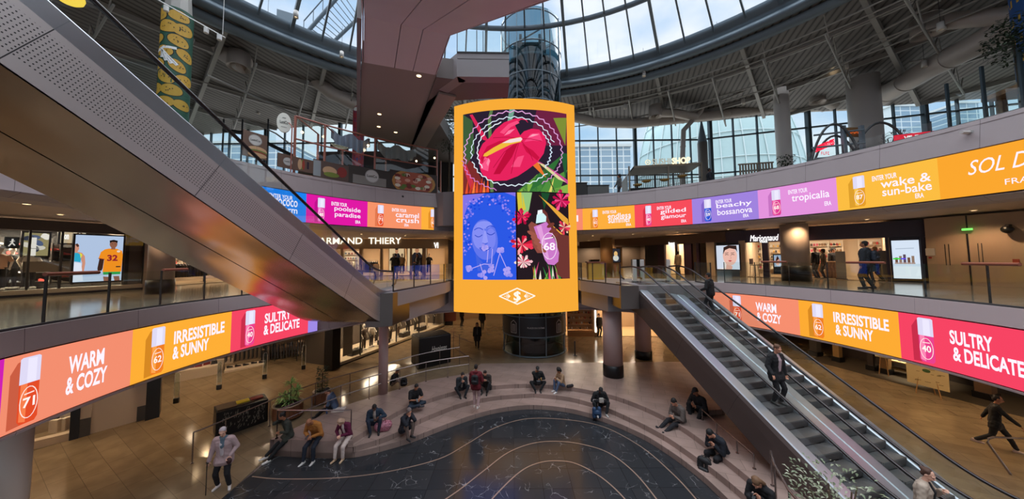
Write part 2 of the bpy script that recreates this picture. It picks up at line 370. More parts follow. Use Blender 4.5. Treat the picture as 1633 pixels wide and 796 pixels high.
def smooth(pts, k=4):
    P = [Vector(p) for p in pts]; out = []
    for i in range(len(P)-1):
        p0, p1, p2, p3 = P[max(i-1, 0)], P[i], P[i+1], P[min(i+2, len(P)-1)]
        for j in range(k):
            t = j/k; out.append(tuple(.5*((2*p1)+(-p0+p2)*t+(2*p0-5*p1+4*p2-p3)*t*t+(-p0+3*p1-3*p2+p3)*t**3)))
    out.append(tuple(P[-1])); return out
Ms, E1s, E0s = smooth(Medge), smooth(E1), smooth(E0)
def gz(x, y): return -.6+.6*min(max((y-11.5)/8, 0), 1)        # the left concourse climbs gently to the back
LE = [(-8.86, 11.56), (-8.45, 12.4), (-7.9, 13.6), (-7.3, 14.4), (-6.6, 15.05), (-5.6, 16.0), (-4.7, 16.85), (-3.6, 17.4), (-2.5, 17.9), (-2.0, 19.5)]
m = MB(); base = [(p[0], p[1], -.6) for p in Ms]
m.add([(-14, 11.6, -.6)]+[(-14, -5, -.6), (5.2, -5, -.6)]+[tuple(p) for p in reversed(base)], [tuple(range(len(base)+3))])
# the marble stops along a line left of the seats
m = MB(); poly = [(-8.9, -5)]+[(5.2, -5)]+[p for p in reversed(Ms)]+[(-8.75, 11.6)]
m.add([(p[0], p[1], -.605) for p in poly], [tuple(range(len(poly)))]); struct('floor', m, M_marble, label='black white-veined marble floor of the sunken plaza')
# inlaid brass-like curves in the marble
def inlay(pxs):
    P = smooth([tuple(G(x, y, -.597)[:2]) for x, y in pxs], 6); q = MB(); vs = []
    for i, p in enumerate(P):
        a, b = P[max(i-1, 0)], P[min(i+1, len(P)-1)]; dx, dy = b[0]-a[0], b[1]-a[1]; L = hypot(dx, dy); nx, ny = -dy/L*.022, dx/L*.022
        vs += [(p[0]+nx, p[1]+ny, -.597), (p[0]-nx, p[1]-ny, -.597)]
    q.add(vs, [(2*i, 2*i+1, 2*i+3, 2*i+2) for i in range(len(P)-1)]); return q
for i, (px, lb) in enumerate([([(402, 760), (450, 764), (540, 762), (620, 752), (700, 732), (745, 708), (790, 682), (840, 668), (900, 669), (960, 680), (1020, 711), (1070, 753), (1110, 796), (1160, 860)], 'outermost pale curved inlay line in the marble'),
                  ([(560, 860), (650, 830), (720, 790), (770, 752), (810, 722), (850, 707), (890, 704), (930, 709), (970, 722), (1010, 752), (1050, 800), (1090, 860)], 'middle pale curved inlay line in the marble'),
                  ([(740, 850), (790, 790), (830, 752), (860, 738), (890, 735), (920, 740), (960, 762), (1000, 800), (1030, 850)], 'innermost pale curved inlay line in the marble')]):
    o = struct('trim_%d' % (i+1), inlay(px), mat('#9a8272', .3, .3), label=lb)
# platform with stepped edge
m = MB(); back = [(-2.0, 19.5), (45, 19.5), (45, -4)]
poly = list(E0s)+[(45, -4), (45, 19.5)]+list(reversed(LE))
m.add([(p[0], p[1], 0) for p in poly], [tuple(range(len(poly)))])
def riser(P, z0, z1): m.add([(p[0], p[1], z1) for p in P]+[(p[0], p[1], z0) for p in P], [(i, i+1, len(P)+i+1, len(P)+i) for i in range(len(P)-1)])
riser(E0s, -.2, 0); riser(E1s, -.4, -.2); riser(Ms, -.6, -.4); riser([p for p in Ms if p[0] < -5.7], -.6, 0); riser(LE, -.62, 0)
def band(A, B, z):
    pl = list(A)+list(reversed(B)); m.add([(p[0], p[1], z) for p in pl], [tuple(range(len(pl)))])
band(E0s, E1s, -.2); band(E1s, [p for p in Ms if p[0] > -5.8 or p[1] < 11], -.4)
fr = [p for p in Ms if p[0] < -5.7]
pl = fr+[(-5.95, 11.5), (-5.9, 11.7), (-8.7, 11.75)]; m.add([(p[0], p[1], 0.001) for p in pl], [tuple(range(len(pl)))])
m.add([(-12, -5, -.63), (12, -5, -.63), (12, 19, -.63), (-12, 19, -.63)], [(0, 1, 2, 3)])
struct('floor', m, M_step, label='pink stone stepped platform round the plaza')
# left concourse, back hall
m = MB(); ys = [-5, 3, 8, 11.56]+[p[1] for p in LE[1:]]+[19.5]
rows = []
for y in [-5, 3, 8, 11.56]: rows.append((y, -8.66 if y < 11 else -8.86))
for p in LE[1:]: rows.append((p[1], p[0]))
vs = []
for y, xl in rows:
    for x in (-45, xl): vs.append((x, y, gz(x, y)))
fs = [(2*i, 2*i+1, 2*i+3, 2*i+2) for i in range(len(rows)-1)]
m.add(vs, fs); m.add([(-45, 19.5, 0), (45, 19.5, 0), (45, 75, 0), (-45, 75, 0)], [(0, 1, 2, 3)])
struct('floor', m, M_floor, label='polished beige stone floor of the ground concourse')
m = MB(); pts = [(9.6, -4), (45, -4), (45, 19.5), (12.2, 19.5), (11, 14)]
m.add([(p[0], p[1], .012) for p in pts], [tuple(range(5))]); struct('floor', m, M_floor, label='polished golden floor right of the escalators')
# ring slabs
def clipy(m, y, mt):
    me = m.mesh('slab', mt); bm = bmesh.new(); bm.from_mesh(me)
    bmesh.ops.bisect_plane(bm, geom=bm.verts[:]+bm.edges[:]+bm.faces[:], plane_co=(0, y, 0), plane_no=(0, 1, 0), clear_outer=True)
    bmesh.ops.bisect_plane(bm, geom=bm.verts[:]+bm.edges[:]+bm.faces[:], plane_co=(18, y, 0), plane_no=(.33, 1, 0), clear_outer=True)
    bm.to_mesh(me); bm.free(); return me
def ring_slab(name, C, R, zt, zc, a0, a1, Mtop, lab):
    m = MB(); m.lathe((C[0], C[1], 0), [(R+.12, zt), (60, zt)], 72, 0, a0, a1, False)
    struct('floor_%s' % name, clipy(m, 28.7, Mtop) if zt > 9 else m, Mtop, label='polished floor of the %s gallery' % lab)
    m = MB(); m.lathe((C[0], C[1], 0), [(60, zc), (R+1.15, zc)], 72, 0, a0, a1, False)
    struct('ceiling_%s' % name, m, M_ceil, label='pale ceiling below the %s gallery' % lab)
ring_slab('first', C1, R1, 5.1, 3.25, 0, 2*pi, M_floor1, 'first')
ring_slab('second', C2, R2, 10.8, 8.4, 0, 2*pi, M_floor1, 'second')
m = MB(); m.lathe((*C1, 0), [(R1+.13, 5.1), (R1+.13, 5.14), (R1, 5.14), (R1-.02, 4.65), (R1+.02, 4.63), (R1+.16, 4.63), (R1+.16, 3.08), (R1, 3.06), (R1+.02, 3.0), (R1+.5, 2.95), (R1+1.15, 3.25)], 120, 0, 0, 2*pi, False)
struct('trim_10', m, M_fascia1, label='grey mauve fascia round the first gallery edge')
m = MB(); m.lathe((*C2, 0), [(R2+.35, 10.8), (R2+.35, 10.95), (R2+.15, 10.95), (R2, 9.99), (R2+.02, 9.97), (R2+.18, 9.97), (R2+.18, 8.43), (R2-.02, 8.4), (R2+.02, 8.36), (R2+.35, 8.24), (R2+.9, 8.2), (R2+1.15, 8.4)], 120, 0, 0, 2*pi, False)
struct('trim_11', m, M_fascia, label='grey mauve parapet round the second gallery edge')
# ------------------------------------------------------------ landings beside the central lift
def landing(poly, inset, tilt, n, lab):
    m = MB(); m.prism(poly, 4.5, 5.11, 0); struct('trim_%d' % n, m, M_white, label=lab)
    m = MB(); m.prism(inset, 3.62, 4.46, 0); struct('trim_%d' % (n+1), m, M_white, label='lower stepped box of the '+lab)
landing([(-5.05, 12.95), (-3.95, 18.3), (-3.8, 21.6), (-9.4, 20.2), (-8.9, 12.95)], [(-5.0, 14.4), (-4.3, 18.3), (-4.2, 21.4), (-8.9, 19.9), (-8.6, 14.4)], 0, 20, 'pale landing at the foot of the left escalators')
landing([(4.15, 21.5), (4.15, 18.9), (5.3, 15.15), (9.8, 15.15), (10.2, 17.0), (10.1, 20)], [(4.3, 21.4), (4.3, 19.2), (5.1, 16.6), (9.6, 16.6), (9.9, 19)], 0, 22, 'pale landing at the head of the right escalators')
m = MB(); m.prism([(-4.0, 21.7), (-4.0, 20.0), (4.3, 20.0), (4.3, 21.7)], 4.4, 5.105); struct('trim_24', m, M_white, label='short floor strip joining the two landings behind the big screen')
m = MB(); m.prism([(-5.15, 21.6), (-5.15, 20.6), (-4.55, 20.2), (-3.4, 20.0), (4.2, 20.0), (4.2, 21.8)], 8.7, 10.95); struct('trim_25', m, M_white, label='pale projecting box of the second gallery left of the big screen')
# columns
def column(name, x, y, z0, z1, r, mt, lab, base=0, cone=None, rb=None):
    t = thing(name, lab, 'column', (x, y, z0))
    m = MB(); m.lathe((x, y, 0), [(0, z0+base), (r, z0+base), (r, z1), (0, z1)], 28, 0); objw('shaft', m, mt, t)
    if base: m = MB(); rb = rb or r+.03; m.lathe((x, y, 0), [(0, z0), (rb, z0), (rb, z0+base), (r, z0+base+.01)], 28, 0); objw('base', m, M_black, t)
    if cone: m = MB(); m.lathe((x, y, 0), [(r*.97, z1), (.06, z1+cone)], 12, 0, smooth=False); objw('capital', m, M_steel, t)
    return t
M_pinkp = mat('#b89e99', .35)
column('round_column', -6.35, 15.35, 0, 3.9, .22, M_pinkp, 'slim pinkish column standing on the steps under the left landing')
column('round_column', 5.55, 17.4, 0, 3.7, .52, M_pinkp, 'thick pinkish column with black base under the right landing', .62)
column('round_column', 8.45, 20.3, 0, 3.3, .5, M_pinkp, 'thick pinkish column with black base behind the first right one', .5)
column('round_column', -11.9, 7.6, -.6, 3.3, .24, mat('#d8c9be', .4), 'wide pale clad column at the lower left corner under the gallery')
column('round_column', 16.1, 17.5, 5.1, 8.3, .62, mat('#a39387', .5), 'beige round column with black base before the perfume shop', .85)
column('round_column', -15.6, 13.7, 5.1, 8.3, .42, mat('#9c8c84', .5), 'pale narrow column right of the sports shop window', .6)
column('round_column', 8.6, 28.0, 5.1, 8.3, .55, mat('#a07a50', .4), 'warm brown column in the hall right of the big screen')
column('round_column', 6.5, 38.0, 0, 3.25, .5, M_pinkp, 'distant pale column deep in the ground hall')
p = D(1251, 250, 23.5)
column('round_column', p.x, 23.5, 10.4, D(1248, 95, 23.5).z, .48, mat('#dcd6d2', .5), 'tall pale grey round column before the glass facade', 0, 3.6)
p = D(1378, 170, 21)
column('round_column', p.x, 21, 10.4, D(1374, 125, 21).z, .82, mat('#c9c1bb', .45), 'fat grey round column behind the arched kiosk')
p = D(1120, 230, 26.2)
column('round_column', p.x, 26.2, 10.4, 16.4, .38, mat('#6f6862', .6), 'dark slim round column behind the sushi counter', 0, 1.9)
# ------------------------------------------------------------ central lift
LX, LY, LR = 1.55, 22.6, 2.25
t = thing('panoramic_lift', 'round dark glass panoramic lift shaft in the centre of the mall', 'lift', (LX, LY, 0))
m = MB(); m.lathe((LX, LY, 0), [(LR, .12), (LR, 24)], 40, 0); objw('glass_shaft', m, M_lift, t)
for z in [.06, 1.32, 2.62, 4.4, 8.2, 11.6, 15.2, 17.4, 19.4, 21.6, 23.8]:
    m = MB(); m.lathe((LX, LY, 0), [(LR+.02, z-.04), (LR+.05, z), (LR+.02, z+.04), (LR-.03, z+.04), (LR-.03, z-.04), (LR+.02, z-.04)], 40, 0); objw('ring', m, M_steel, t)
for k in range(8):
    a = 2*pi*k/8+.28; x, y = LX+(LR+.02)*cos(a), LY+(LR+.02)*sin(a)
    m = MB(); m.box((x, y, 12), (.05, .05, 24), a); objw('mullion', m, M_steel, t)
m = MB(); m.lathe((LX, LY, 0), [(LR+.03, 1.36), (LR+.03, 2.56)], 40, 0, -pi-.1, .1); sb = objw('sign_band', m, mat('#1d191b', .4), t); sb['label'] = 'black curved sign band'
def bandmap(x, y, l):
    a = -pi/2+x/LR-.04; return (LX+(LR+.05+l)*cos(a), LY+(LR+.05+l)*sin(a), y)
pc = Pic(); pc.text('PLACE DU DÔME', -.5, 1.9, .62, 2.03, '#cfc7c4', 1, .008)
for cx in (-1.5, 1.75):
    pc.line([(cx-.22, 1.55), (cx-.22, 2.2), (cx, 2.38), (cx+.22, 2.2), (cx+.22, 1.55)], .035, '#cfc7c4', 1, True)
    for k in (-.1, .0, .1): pc.line([(cx+k, 1.62), (cx+k, 2.1)], .03, '#cfc7c4', 1)
    pc.line([(cx-.1, 2.1), (cx+.1, 2.1)], .03, '#cfc7c4', 1)
pc.build('sign_lettering', bandmap, sb, .2, lambda c: mat(c, .5), .003)
m = MB(); m.box((LX, LY, .06), (3.2, 3.2, .12)); objw('pit', m, M_dark, t)
for dx in (-.75, .75): m = MB(); m.box((LX+dx, LY+.6, 12), (.2, .3, 24)); objw('guide_rail', m, M_dark, t)
for i in range(16): m = MB(); z = 8.5+i*1.0; m.tube([(LX-.75, LY+.5, z), (LX+.75, LY+.5, z+(.9 if i % 2 else 0))], .06, 6); m.box((LX, LY+.9, z), (1.9, .1, .25)); objw('cross_brace', m, M_dark, t)
m = MB(); m.box((LX, LY+1.4, 12), (2.6, .1, 24)); objw('rear_wall', m, mat('#26343a', .4), t)
m = MB(); m.lathe((LX, LY, 0), [(0, 18.2), (1.7, 18.2), (1.75, 18.3), (1.75, 18.5), (0, 18.5)], 24); m.lathe((LX, LY, 0), [(1.75, 20.9), (1.75, 21.1), (0, 21.2)], 24); cb = objw('lift_cabin', m, mat('#30393d', .4), t)
m = MB()
for k in range(10): a = 2*pi*k/10; m.box((LX+1.7*cos(a), LY+1.7*sin(a), 19.7), (.08, .3, 2.5), a)
objw('cabin_posts', m, mat('#59666b', .4), cb)
m = MB(); m.lathe((LX, LY, 0), [(0, .6), (1.5, .6), (1.5, .75), (0, .75)], 24); m.box((LX, LY+1, 1.6), (2.2, .12, 2.6)); objw('machinery', m, M_dark, t)
# ------------------------------------------------------------ escalators
def esc_path(L, run, slope, top=1.6, bot=1.6, n=7):
    """centre path of the step line in (s, z), s from the upper landing outwards and down; knees rounded"""
    P = [(-top, 0)]
    for i in range(n+1):
        a = i/n; s0 = -.7+1.4*a; P.append((s0, -slope*1.4*.5*a*a))
    P.append((run-.7, -slope*(run-.7)))
    for i in range(1, n+1):
        a = i/n; P.append((run-.7+1.4*a, -slope*(run-.7)-slope*1.4*(a-.5*a*a)))
    P.append((run+bot, -slope*run)); return P
def escalator(name, lab, O, dirv, perp, run, slope, t0, wst, dl, dr, glassm, under_z, side_l, side_r, sidemat, undermat, deckmat, knee_lo, group):
    """O: upper knee point (world) of local t=0; dirv: horizontal unit vector going down; perp: across; step lane starts at t0 with outer decks dl (left) and dr (right)"""
    dv, pv = Vector((*dirv, 0)), Vector((*perp, 0)); O = Vector(O); P = esc_path(0, run, slope)
    T = thing(name, lab, 'escalator', tuple(O+pv*(t0+wst/2)), 0, group)
    W = lambda s, t, z: tuple(O+dv*s+pv*t+Vector((0, 0, z)))
    def strip(t_a, z_a, t_b, z_b, m, mi=0, PP=P, uvs=False):
        vs = []; uv = []; h = 0
        for i, (s, z) in enumerate(PP):
            if i: h += hypot(s-PP[i-1][0], z-PP[i-1][1])
            vs += [W(s, t_a, z+z_a), W(s, t_b, z+z_b)]; uv += [(h, 0), (h, hypot(t_b-t_a, z_b-z_a))]
        m.add(vs, [(2*i, 2*i+1, 2*i+3, 2*i+2) for i in range(len(PP)-1)], mi, True, uv)
    a, b = t0-dl, t0+wst+dr
    if side_l or side_r:
        m = MB(); Q = [(s, z) for s, z in P]
        tt = a if side_l else b; bulge = -.0
        vs = []; uv = []; h = 0
        prof = [(0, 0), (.05, -.12), (.05, -.5), (0, -under_z)] if side_l else [(0, 0), (0, -under_z)]
        K = len(prof); h = 0
        sgn = -1 if side_l else 1
        for i, (s, z) in enumerate(P):
            if i: h += hypot(s-P[i-1][0], z-P[i-1][1])
            hh = 0
            for k, (o_, dz) in enumerate(prof):
                vs.append(W(s, tt+sgn*o_, z+dz+.02)); uv.append((h-dz*.5, -dz*.86))
        fs = []
        for i in range(len(P)-1):
            for k in range(K-1): fs.append((i*K+k, i*K+k+1, (i+1)*K+k+1, (i+1)*K+k))
        m.add(vs, fs, 0, False, uv)
        e0 = P[0]; m.add([W(e0[0], a, .02), W(e0[0], b, .02), W(e0[0], b, -under_z), W(e0[0], a, -under_z)], [(0, 1, 2, 3)], 0, False, [(.3, 0), (1.5, 0), (1.5, 1), (.3, 1)])
        objw('side_panel', m, sidemat, T)
    m = MB(); nseg = 1
    for k in range(nseg): strip(a+(b-a)*k/nseg+.012, -under_z, a+(b-a)*(k+1)/nseg-.012, -under_z, m)
    objw('underside', m, undermat, T)
    # decks (skirt tops) each side of the steps
    for (x0, x1, nm) in ((a, t0, 'deck'), (t0+wst, b, 'deck')):
        if x1-x0 < .02: continue
        m = MB(); strip(x0, .02, x0+.03, .06, m); strip(x0+.03, .06, x1-.03, .06, m); strip(x1-.03, .06, x1, .02, m); strip(x1, .02, x1, -.3, m); strip(x0, .02, x0, -.3, m)
        objw('deck', m, deckmat, T)
        m = MB(); c = x1-.05 if x0 < t0-.001 else x0+.05
        m2 = MB(); strip(c-.006, .06, c-.006, .84, m2); objw('glass_panel', m2, glassm, T)
        ex = [(s, z) for s, z in P]
        pts = [W(s, c, z+.9) for s, z in ex]
        e, g_ = ex[0], ex[-1]
        pts = [W(e[0]+.25, c, .2), W(e[0]+.02, c, .28), W(e[0]-.18, c, .55), W(e[0]-.1, c, .82)]+pts[1:-1]+[W(g_[0]+.1, c, g_[1]+.82), W(g_[0]+.18, c, g_[1]+.55), W(g_[0], c, g_[1]+.28), W(g_[0]-.25, c, g_[1]+.2)]
        m.tube(pts, .042, 8); objw('handrail', m, M_hrail, T)
    # steps
    ns = int(run/.4)
    for k in range(ns+1):
        s = k*.4+.2; z = -slope*(k*.4)
        if s > run: break
        m = MB(); Pq = []
        c = Vector(W(s, t0+wst/2, z-slope*.4*.5))
        st = MB(); zt = z-.01-slope*.2
        v = [W(s-.2, t0+.02, zt), W(s+.19, t0+.02, zt), W(s+.2, t0+.02, zt-.03), W(s+.17, t0+.02, zt-slope*.4), W(s-.2, t0+.02, zt-slope*.4)]
        v2 = [W(s-.2, t0+wst-.02, zt), W(s+.19, t0+wst-.02, zt), W(s+.2, t0+wst-.02, zt-.03), W(s+.17, t0+wst-.02, zt-slope*.4), W(s-.2, t0+wst-.02, zt-slope*.4)]
        st.add(v+v2, [(0, 1, 6, 5), (1, 2, 7, 6), (2, 3, 8, 7), (4, 3, 2, 1, 0), (5, 6, 7, 8, 9), (3, 4, 9, 8)], 0)
        objw('step', st, M_stepm, T)
    m = MB(); m.add([W(-1.6, t0, .0), W(.02, t0, 0), W(.02, t0+wst, 0), W(-1.6, t0+wst, 0)], [(0, 1, 2, 3)]); objw('comb_plate', m, M_rail, T)
    return T
def stepm(t, b):
    w_ = nn(t, 'ShaderNodeTexWave'); w_.inputs['Scale'].default_value = 14; t.links.new(objco(t, rot=(0, 0, .24)), w_.inputs['Vector'])
    t.links.new(ramp(t, w_.outputs[0], [(.3, (.09, .08, .08)), (.6, (.22, .2, .195))]), b.inputs['Base Color'])
M_stepm = nodes_mat('ribbed_escalator_step', stepm, .4, .6)
M_edeck = nodes_mat('brushed_escalator_deck', lambda t, b: b.inputs['Base Color'].__setattr__('default_value', (.5, .52, .56, 1)), .28, .7)
M_tside = nodes_mat('brown_metal_truss_side', panel_seams((.11, .082, .075), (.04, .03, .03), 2.6, 50), .45, .4)
# right pair, rising away from the camera
n_ = hypot(.25, 1); dR = (.25/n_, -1/n_); pR = (1/n_, .25/n_); slR = .595/n_; runR = 5.12/slR
OR = (6.12, 15.55, 5.12)
escR = escalator('escalator', 'right-hand escalator pair, flight nearer the plaza, with brown metal side', OR, dR, pR, runR, slR, .4, 1.0, .4, .36, M_glass, 1.25, True, False, M_tside, M_under, M_edeck, 0, 'escalators between ground and first floor')
escR2 = escalator('escalator', 'right-hand escalator pair, flight farther from the plaza', OR, dR, pR, runR, slR, 2.16, 1.0, .4, .4, M_glass, 1.25, False, True, M_tside, M_under, M_edeck, 0, 'escalators between ground and first floor')
# left pair, climbing toward the camera: built from its upper end
n_ = hypot(.126, 1); uL = (.126/n_, 1/n_); pL = (1/n_, -.126/n_); slL = .577/n_; runL = 6.1/slL
kx, ky = -5.4, 12.9
OL = Vector((kx, ky, 5.1)) - Vector((*uL, 0))*runL + Vector((0, 0, 6.1))
escL = escalator('escalator', 'left escalator pair, flight nearer the atrium, with perforated metal side', OL, uL, pL, runL, slL, -1.36, 1.0, .36, .36, M_glass, 1.3, False, True, M_perf, M_under, M_edeck, 0, 'escalators between first and second floor')
escL2 = escalator('escalator', 'left escalator pair, flight nearer the sports shop', OL, uL, pL, runL, slL, -3.1, 1.0, .2, .36, M_glass, 1.3, True, False, M_under, M_under, M_edeck, 0, 'escalators between first and second floor')
# copper newel blocks where the trusses meet the landings
m = MB(); m.prism([(5.27, 15.08), (6.16, 15.08), (6.16, 16.4), (5.27, 16.4)], 4.0, 5.12); struct('trim_26', m, M_clad, label='copper-toned cladding where the right escalator meets its landing')
m = MB(); m.prism([(-5.42, 12.7), (-5.0, 12.95), (-4.85, 14.6), (-6, 14.6), (-6, 12.7)], 3.75, 5.1); struct('trim_27', m, M_clad, label='copper-toned cladding at the foot of the left escalator')
m = MB(); m.prism([(OL.x-3.4, OL.y-1.5), (OL.x+.1, OL.y-1.5), (OL.x+.1, OL.y-5), (OL.x-8, OL.y-5)], 10.1, 11.2); struct('trim_28', m, M_white, label='landing slab at the head of the left escalators')
# ------------------------------------------------------------ balustrades of the first gallery
def balustrade(lab, C, R, z, a0, a1, H=1.1, wood=(), n=None, postw=.045, grp=None):
    L = abs(a1-a0)*R; n = n or max(2, round(L/1.3)); am = (a0+a1)/2
    T = thing('glass_balustrade', lab, 'balustrade', (C[0]+R*cos(am), C[1]+R*sin(am), z), 0, grp)
    m = MB(); m.lathe((*C, 0), [(R, z+.02), (R, z+H)], max(12, n*3), 0, a0, a1); objw('glass_panes', m, M_glass, T)
    m = MB(); m.lathe((*C, 0), [(R-.03, z), (R-.03, z+.05), (R+.03, z+.05), (R+.03, z)], max(12, n*3), 0, a0, a1); objw('base_channel', m, M_dark, T)
    for i in range(n+1):
        a = a0+(a1-a0)*i/n; m = MB(); m.box((C[0]+(R+.03)*cos(a), C[1]+(R+.03)*sin(a), z+H/2), (.05, postw*.45, H), a); objw('post', m, M_dark, T)
    for (b0, b1) in wood:
        m = MB(); k = 8; m.tube([(C[0]+(R+.03)*cos(b0+(b1-b0)*i/k), C[1]+(R+.03)*sin(b0+(b1-b0)*i/k), z+H+.02) for i in range(k+1)], .045, 8); objw('handrail', m, M_woodr, T)
    return T
M_woodr = mat('#8a4a34', .35)
def a1of(px, py=440): a = ang(C1, onC(px, py, C1, R1+.08)); return a+2*pi if a < -pi/2 else a
RB = R1+.08
aLnear = a1of(-60, 540)
balustrade('glass balustrade with dark posts along the first gallery before the sports shop', C1, RB, 5.14, a1of(440), aLnear, 1.08, [(a1of(75, 430), a1of(160, 430)), (a1of(262, 430), a1of(300, 430))])
aR0 = a1of(1155); aRn = a1of(1640)
balustrade('glass balustrade with dark posts along the first gallery before the perfume shop', C1, RB, 5.14, a1of(1700), aR0, 1.08, [(a1of(1254, 420), a1of(1213, 420)), (a1of(1410, 420), a1of(1349, 420)), (a1of(1624, 420), a1of(1533, 420))])
def straight_bal(lab, pts, z, H=1.1, n=3, cols=None):
    T = thing('glass_balustrade', lab, 'balustrade', (pts[0][0], pts[0][1], z))
    for (p, q) in zip(pts[:-1], pts[1:]):
        m = MB(); m.add([(p[0], p[1], z), (q[0], q[1], z), (q[0], q[1], z+H), (p[0], p[1], z+H)], [(0, 1, 2, 3)]); objw('glass_pane', m, M_glass, T)
        L = hypot(q[0]-p[0], q[1]-p[1]); k = max(1, round(L/1.5)); a = atan2(q[1]-p[1], q[0]-p[0])
        for i in range(k+1): m = MB(); m.box((p[0]+(q[0]-p[0])*i/k, p[1]+(q[1]-p[1])*i/k, z+H/2), (.03, .05, H), a); objw('post', m, M_dark, T)
        m = MB(); m.box(((p[0]+q[0])/2, (p[1]+q[1])/2, z+.03), (L, .07, .06), a); objw('base_channel', m, M_dark, T)
    return T
straight_bal('glass balustrade on the left landing beside the big screen', [(-5.12, 13.3), (-4.05, 18.3), (-3.9, 20.0)], 5.11)
straight_bal('glass balustrade on the right landing beside the big screen', [(4.25, 20.0), (4.25, 18.95), (5.35, 15.3)], 5.11)
straight_bal('glass balustrade closing the left escalator landing to the west', [(-8.95, 13.2), (-9.3, 19.0)], 5.11)
straight_bal('glass balustrade closing the right escalator landing to the east', [(9.9, 15.4), (10.2, 17.2)], 5.11)
# ------------------------------------------------------------ roof, skylight, facade
SC, SR, SZ = (0.0, 4.2), 20.0, 20.5
SCH = (*SC, 0)
m = MB(); m.lathe(SCH, [(SR+.5, SZ-.1), (62, SZ-4.3)], 96, 0, 0, 2*pi, False); struct('ceiling_roof', clipy(m, 28.8, M_deck), M_deck, label='dark corrugated roof deck around the skylight')
def rim(prof, mt, lab, k):
    m = MB(); m.lathe(SCH, prof, 96, 0); struct('trim_%d' % k, m, mt, label=lab)
rim([(SR-.25, SZ+.9), (SR-.25, SZ+.55), (SR+.1, SZ+.5), (SR+.1, SZ+.1), (SR-.1, SZ+.05), (SR-.1, SZ-.25), (SR+.35, SZ-.3), (SR+.5, SZ-.05)], M_steel, 'blue grey steel ring beam of the skylight', 40)
rim([(SR+.75, SZ-.2), (SR+.75, SZ-.6), (SR+1.1, SZ-.65), (SR+1.1, SZ-.2)], M_steel, 'outer steel ring under the skylight edge', 41)
def sz(r): return SZ+.7+1.9*(1-(r/SR)**2)
NR = 76
sky = thing('skylight', 'large round glass skylight with radial steel bars over the atrium', 'skylight', (0, 4.2, SZ+.6))
m = MB(); m.lathe(SCH, [(r, sz(r)) for r in (SR-.1, 15.5, 10, 5, 1)], 76, 0); objw('glazing', m, M_sglass, sky)
for k in range(NR):
    a = 2*pi*k/NR+.02; big = k % 4 == 0; w0, h0 = (.09, .34) if big else (.05, .2); rs = [SR-.1, 15.5, 10, 5 if big else 7]
    y = SC[1]+SR*sin(a)
    if y < 0: continue
    m = MB()
    for r0, r1 in zip(rs[:-1], rs[1:]):
        vs = []
        for r in (r0, r1):
            for (tq, zq) in ((-w0, 0), (w0, 0), (w0, -h0), (-w0, -h0)): vs.append((SC[0]+r*cos(a)-tq*sin(a), SC[1]+r*sin(a)+tq*cos(a), sz(r)+zq))
        m.add(vs, [(0, 1, 5, 4), (1, 2, 6, 5), (2, 3, 7, 6), (3, 0, 4, 7), (0, 3, 2, 1), (4, 5, 6, 7)])
    objw('glazing_bar', m, M_steel, sky)
for r in (15.5, 10, 5):
    m = MB(); m.lathe(SCH, [(r-.09, sz(r)), (r+.09, sz(r)), (r+.09, sz(r)-.25), (r-.09, sz(r)-.25), (r-.09, sz(r))], 76); objw('ring_bar', m, M_steel, sky)
def rz_(x, y): return SZ-.1-(hypot(x-SC[0], y-SC[1])-SR-.5)*4.2/41.5       # height of the deck underside
# beams and purlins under the deck
def beam(name, p, q, w_, h, mt, lab, grp=None):
    p, q = Vector(p), Vector(q); d = (q-p); a = atan2(d.y, d.x); n = Vector((-sin(a), cos(a), 0))*w_/2
    m = MB(); vs = [p+n, p-n, q-n, q+n]; vs = [tuple(v) for v in vs]+[tuple(v+Vector((0, 0, -h))) for v in vs]
    m.add(vs, [(0, 1, 2, 3), (7, 6, 5, 4), (0, 4, 5, 1), (1, 5, 6, 2), (2, 6, 7, 3), (3, 7, 4, 0)])
    o = struct(name, m, mt, label=lab); return o
bi = 50
for k in range(26):
    a = 2*pi*k/26+.06; r0, r1 = SR+1.1, min(44, 24.0/max(sin(a), .01), 30.0/max(.33*cos(a)+sin(a), .01))
    if r1 < r0+1: continue
    p = (SC[0]+r0*cos(a), SC[1]+r0*sin(a)); q = (SC[0]+r1*cos(a), SC[1]+r1*sin(a))
    if SC[1]+SR*sin(a) < 2: continue
    beam('beam_%d' % bi, (*p, rz_(*p)-.02), (*q, rz_(*q)-.02), .22, .45, M_steelL, 'radial roof beam'); bi += 1
for r in (24, 28.5, 33, 38):
    m = MB(); z = rz_(SC[0]+r, SC[1]); m.lathe(SCH, [(r-.08, z), (r-.08, z-.3), (r+.08, z-.3), (r+.08, z)], 72, 0, -.1, pi+.1, False); struct('beam_%d' % bi, clipy(m, 28.5, M_steelL), M_steelL, label='ring purlin under the roof'); bi += 1
for k in range(24):
    a = .1+k*.128; c_, s_ = cos(a), sin(a)
    r1 = min(36, 23.6/max(s_, .01), 29.5/max(.33*c_+s_, .01))
    if r1 < 23: continue
    P = [(SC[0]+r*c_, SC[1]+r*s_) for r in [21.8+i*1.15 for i in range(int((r1-21.8)/1.15)+1)]]
    m = MB(); m.tube([(x, y, rz_(x, y)-1.25) for x, y in P[::max(1, len(P)-1)]], .055, 6)
    for i in range(len(P)-1): p, q = P[i], P[i+1]; m.tube([(*p, rz_(*p)-(1.25 if i % 2 else .1)), (*q, rz_(*q)-(.1 if i % 2 else 1.25))], .035, 5)
    struct('beam_%d' % bi, m, M_steelL, label='thin zigzag truss under the roof'); bi += 1
